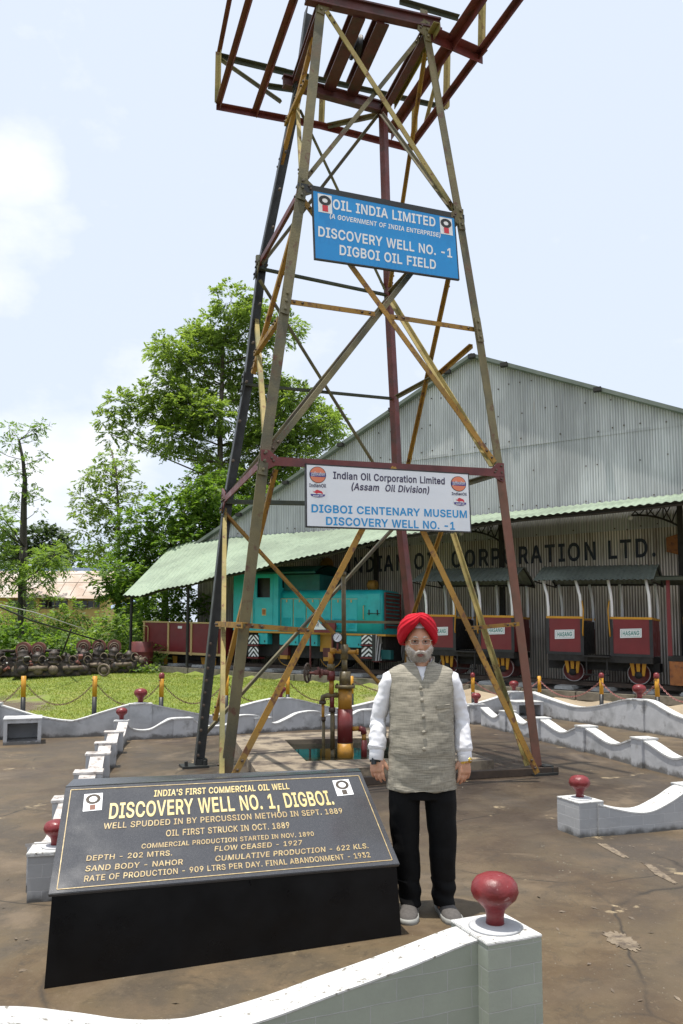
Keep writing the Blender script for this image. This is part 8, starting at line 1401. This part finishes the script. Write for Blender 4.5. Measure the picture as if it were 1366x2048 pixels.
for sg in (-1, 1):
    m = MB(); P = [Vector((sg*(.07+.10*k/8), vfront(.07+.10*k/8, .945)-.006, .945)) for k in range(9)]; m.loft([[p+Vector((0, .006, -.008)), p+Vector((0, -.0, -.008)), p+Vector((0, -.0, .008)), p+Vector((0, .006, .008))] for p in P], False); m.build('pocket_welt', MT['vest'], ve, local=True)
# trousers
b = MB(); b.loft([ring((0, .005, z), rx, ry) for z, rx, ry in ((.90, .17, .125), (.80, .178, .128), (.74, .185, .13), (.70, .188, .13), (.67, .186, .125))])
for sg, P, rd in ((-1, [(-.095, .005, .80), (-.104, .0, .66), (-.104, .0, .5), (-.094, .0, .36), (-.080, .008, .2), (-.072, .008, .10), (-.070, .002, .048)], [(.098, .12), (.095, .11), (.087, .095), (.079, .088), (.070, .082), (.064, .082), (.062, .082)]), (1, [(.095, .005, .80), (.108, .0, .66), (.115, .0, .5), (.120, -.0, .36), (.124, .008, .2), (.125, .008, .10), (.126, .002, .048)], [(.098, .12), (.095, .11), (.087, .095), (.079, .088), (.070, .082), (.065, .082), (.063, .082)])): limb(b, P, rd, 28)
me = fuse(b, .007, 3); put(me, 'trousers', MT['trouser'], man, lambda p: wr_(p, .006, 9, 5)+(.0045*math.sin(p.z*60+p.x*30+2*mn.noise(p*8)) if p.z < .2 else 0)+.004*gs(p.y+.13, .06))
# shoes
for sg, cx in ((-1, -.072), (1, .128)):
    ang = sg*.16; ca, sa = math.cos(ang), math.sin(ang)
    def rot(x, y, z, c=cx): x, y, z = x*1.12, y*1.1, z*1.08; return Vector((c+x*ca-y*sa, .015+x*sa+y*ca, z))
    m = MB(); rings = []
    for t, wd, h_ in ((.085, .022, .05), (.075, .034, .085), (.03, .038, .098), (-.03, .041, .092), (-.08, .046, .070), (-.13, .050, .058), (-.17, .044, .048), (-.19, .03, .038), (-.198, .012, .03)): rings.append([rot(wd*math.cos(a), t, .022+(h_-.022)*max(0, math.sin(a))**.75 if math.sin(a) > 0 else .022) for a in [2*math.pi*k/20 for k in range(20)]])
    m.loft(rings); sho = m.build('shoe', MT['shoe'], man, local=True)
    m = MB(); o_ = [(.0, .095), (.03, .085), (.042, .03), (.043, -.03), (.050, -.09), (.055, -.14), (.046, -.185), (.024, -.207), (0, -.211), (-.024, -.207), (-.046, -.185), (-.055, -.14), (-.050, -.09), (-.043, -.03), (-.042, .03), (-.03, .085)]
    m.loft([[rot(x*k, y*k, z) for x, y in o_] for z, k in ((.001, .96), (.006, 1.0), (.026, 1.0), (.031, .95))], True); m.build('sole', MT['sole'], sho, local=True)
# turban
m = MB(); nP, nT = 120, 40; TCx = HC+Vector((-.006, .018, .050))
def tlow(ph):     # lower rim: a steep inverted V over the forehead, down to the ears, low at the nape
    a = (ph+math.pi/2+math.pi) % (2*math.pi)-math.pi; x = abs(a); z = .064-.127*min(1, (x/1.25))**.85 if x < 1.25 else -.063-.012*math.sin((x-1.25)); return z
def tpt(u, v):
    ph = 2*math.pi*u-math.pi/2; a = (ph+math.pi/2+math.pi) % (2*math.pi)-math.pi; z0 = tlow(ph); zt = .118
    th = v*math.pi/2; bl = z0+(zt-z0)*math.sin(th)**1.05; rr = max(0, math.cos(th))**.50
    rx, ry = .113, .130; bulge = 1.0+.12*math.sin(math.pi*min(1, v*1.5))-(.05 if v < .04 else 0)
    # wrapped layers: they run parallel to the rim on each side and cross at the front
    sgn = 1 if a > 0 else -1; fr_ = gs(a, 1.25)
    lay = v*5.6+abs(a)*.75+(.35 if sgn > 0 else 0); f = lay-math.floor(lay); pl = (.0065*(1-f)**1.2-.003)*math.sin(math.pi*min(1, v*1.15))**.5
    asym = (.010 if sgn < 0 else .0)*gs(a+.8, .8)*math.sin(math.pi*v)
    x = rx*bulge*rr*math.cos(ph); y = ry*bulge*rr*math.sin(ph); nrm_ = Vector((math.cos(ph), math.sin(ph), .5)).normalized()
    return TCx+Vector((x, y, bl))+nrm_*(pl+asym+.0025*mn.noise(Vector((a*3, v*9, 1))))+Vector((.010*v*v, 0, .012*gs(a-.35, .5)*math.sin(math.pi*v)))
m.grid(tpt, nP, nT); m.grid(lambda u, v: tpt(u, 0)+(TCx-tpt(u, 0))*Vector((1, 1, 0)).length*.0+Vector(((TCx.x-tpt(u, 0).x)*.22*v, (TCx.y-tpt(u, 0).y)*.22*v, .012*v)), nP, 3)
m.build('turban', MT['turban'], man, local=True)
m = MB(); m.grid(lambda u, v: headpt(.48+.42*v, -math.pi/2+(u-.5)*.9, .022-.012*v), 14, 8); m.build('turban_underband', MT['under'], man, local=True, fix=False)
# beard and moustache
def brd(u, v):
    a = (u-.5)*2*1.62; th = 1.66+1.25*v; x = abs(a); top = 1.60+.55*gs(a, .92); th = top+(2.86-top)*v; p = headpt(th, -math.pi/2+a); o = Vector((math.sin(a)*.7, -math.cos(a), -.35*v)).normalized(); e = min(1, v*6)*min(1, (1-abs(u-.5)*2)*9); ln = (.010+.012*v)*e
    return p+o*(ln-.003+.004*e*mn.noise(p*95)+.002*e*mn.noise(p*220))
m = MB().grid(brd, 90, 46); bd = m.build('beard', MT['beard'], man, local=True, fix=False)
hs = MB(); rg = random.Random(4)
for _ in range(2600):
    u, v = rg.uniform(.02, .98), rg.uniform(.05, 1)**.8; p = brd(u, v); a = (u-.5)*3.24; o = Vector((math.sin(a)*.8+rg.gauss(0, .3), -math.cos(a)*.7+rg.gauss(0, .25), -.9)).normalized(); L = rg.uniform(.006, .014); sd_ = o.cross(Vector((0, -1, 0))).normalized()*.0009; hs.add([p-sd_, p+sd_, p+o*L], [(0, 1, 2)])
hs.build('beard_strands', MT['beard'], bd, local=True, fix=False)
mo = MB(); fz = HC.z-.062; fy = HC.y-.093-.012
for sg in (-1, 1):
    P = [Vector((HC.x+sg*.002, fy-.004, fz+.003)), Vector((HC.x+sg*.014, fy-.003, fz+.001)), Vector((HC.x+sg*.026, fy+.006, fz-.006)), Vector((HC.x+sg*.034, fy+.016, fz-.017)), Vector((HC.x+sg*.037, fy+.022, fz-.026))]; limb(mo, P, [(.006, .007), (.008, .008), (.0085, .008), (.006, .006), (.002, .002)], 10)
    for _ in range(260):
        t = rg.uniform(0, 3.9); i = int(t); p = P[i].lerp(P[i+1], t-i)+Vector((rg.gauss(0, .003), -.006, rg.gauss(0, .004))); o = Vector((sg*.75, -.15, -.55+rg.gauss(0, .2))).normalized()*rg.uniform(.007, .012); mo.add([p, p+Vector((0, 0, .0011)), p+o], [(0, 1, 2)])
mo.build('moustache', MT['beard'], man, local=True, fix=False)
for sg in (-1, 1):
    m = MB(); P = [Vector((HC.x+sg*(.014+.030*k/5), HC.y-.0935+.018*(k/5)**2, HC.z+.021+.006*math.sin(k/5*2.6))) for k in range(6)]; limb(m, P, [.002, .0035, .004, .0035, .003, .0015], 8); m.build('eyebrow', MT['beard'], man, local=True)
    c = Vector((HC.x+sg*.031, HC.y-.070, HC.z+.001)); m = MB(); m.lathe([(.0001, -.0115), (.008, -.008), (.0115, 0), (.008, .008), (.0001, .0115)], c, 14, ax=(Vector((1, 0, 0)), Z, Vector((0, -1, 0)))); ey = m.build('eye', MT['eyewhite'], man, local=True)
    m = MB(); m.lathe([(.0065, -.001), (.004, .001), (0, .0014)], c+Vector((0, -.0108, -.001)), 12, ax=(Vector((1, 0, 0)), Z, Vector((0, -1, 0)))); m.build('iris', MT['iris'], ey, local=True)
    m = MB(); m.grid(lambda u, v: c+Vector((.0135*math.cos(math.pi*u), -.0128*math.sin(math.pi*u)*math.cos((.2+.9*v)*1.2)-.0005, .003+.0118*math.sin((.12+.9*v)*1.3)*math.sin(math.pi*u)**.5)), 12, 6); m.build('eyelid', MT['skin'], ey, local=True, fix=False)
m = MB(); m.tube([Vector((HC.x-.021, fy+.0155, HC.z-.0795)), Vector((HC.x-.010, fy+.006, HC.z-.077)), Vector((HC.x, fy+.005, HC.z-.078)), Vector((HC.x+.010, fy+.006, HC.z-.077)), Vector((HC.x+.021, fy+.0155, HC.z-.0795))], [.0015, .0035, .0038, .0035, .0015], 8); m.tube([Vector((HC.x-.017, fy+.012, HC.z-.084)), Vector((HC.x, fy+.004, HC.z-.086)), Vector((HC.x+.017, fy+.012, HC.z-.084))], [.0015, .0045, .0015], 8); m.build('lips', MT['lip'], man, local=True)
# glasses
gl = MB(); ln = MB(); gy = HC.y-.106
for sg in (-1, 1):
    c = Vector((HC.x+sg*.033, gy+.006, HC.z-.003)); P = []
    for k in range(29): a = 2*math.pi*k/28; ca, sa = math.cos(a), math.sin(a); x = .0255*math.copysign(abs(ca)**.6, ca); P.append(c+Vector((x, .008*((x*sg)/.0255+.3)**2*.5, .0155*math.copysign(abs(sa)**.65, sa))))
    gl.tube(P, .0011, 6, cap=False); ln.add([c+Vector((0, .002, 0))]+P[:-1], [(0, 1+k, 1+(k+1) % 28) for k in range(28)])
    gl.tube([c+Vector((sg*.0255, .006, .007)), c+Vector((sg*.037, .02, .009)), c+Vector((sg*.043, .11, .004))], .0013, 6)
gl.tube([Vector((HC.x-.0085, gy+.005, HC.z+.002)), Vector((HC.x, gy+.001, HC.z+.005)), Vector((HC.x+.0085, gy+.005, HC.z+.002))], .0012, 6); gg = gl.build('glasses', MT['silver'], man, local=True); ln.build('lenses', MT['lens'], gg, local=True, fix=False)
# watches and bead bracelet
sh, el, wr = ARM[-1]; d = (wr-el).normalized(); c = wr+d*.030
m = MB(); m.loft([oring(c+d*k, d, .0345, .0265, 24) for k in (-.011, .011)]+[oring(c+d*k, d, .0365, .0285, 24) for k in (.011, -.011)]+[oring(c-d*.011, d, .0345, .0265, 24)], True, 0, False); wt = m.build('watch', MT['blackpaint'], man, local=True); m = MB(); m.box(c+Vector((-.014, -.030, 0)), (.034, .010, .040), (Vector((.85, .5, 0)).normalized(), Vector((-.5, .85, 0)).normalized(), -d)); m.build('watch_case', MT['glassdark'], wt, local=True, bev=.003)
m = MB()
for k in range(22): a = 2*math.pi*k/22; q = wr+d*.012+Vector((.037*math.cos(a), .030*math.sin(a), 0)); m.lathe([(.0001, -.0042), (.003, -.003), (.0042, 0), (.003, .003), (.0001, .0042)], q, 8)
m.build('bead_bracelet', MT['beads'], man, local=True)
sh, el, wr = ARM[1]; d = (wr-el).normalized(); c = wr+d*.024
m = MB()
for k in range(20): a = 2*math.pi*k/20; q = c+Vector((.035*math.cos(a), .028*math.sin(a), .012*math.cos(a))); m.box(q, (.010, .010, .016))
wt = m.build('watch', MT['goldmetal'], man, local=True, bev=.002); m = MB(); m.lathe([(.0, -.004), (.016, -.004), (.018, 0), (.016, .005), (0, .005)], c+Vector((.026, -.024, .008)), 20, ax=(Vector((.7, .7, 0)).normalized(), Z, Vector((.7, -.7, 0)).normalized())); m.build('watch_case', MT['goldmetal'], wt, local=True)
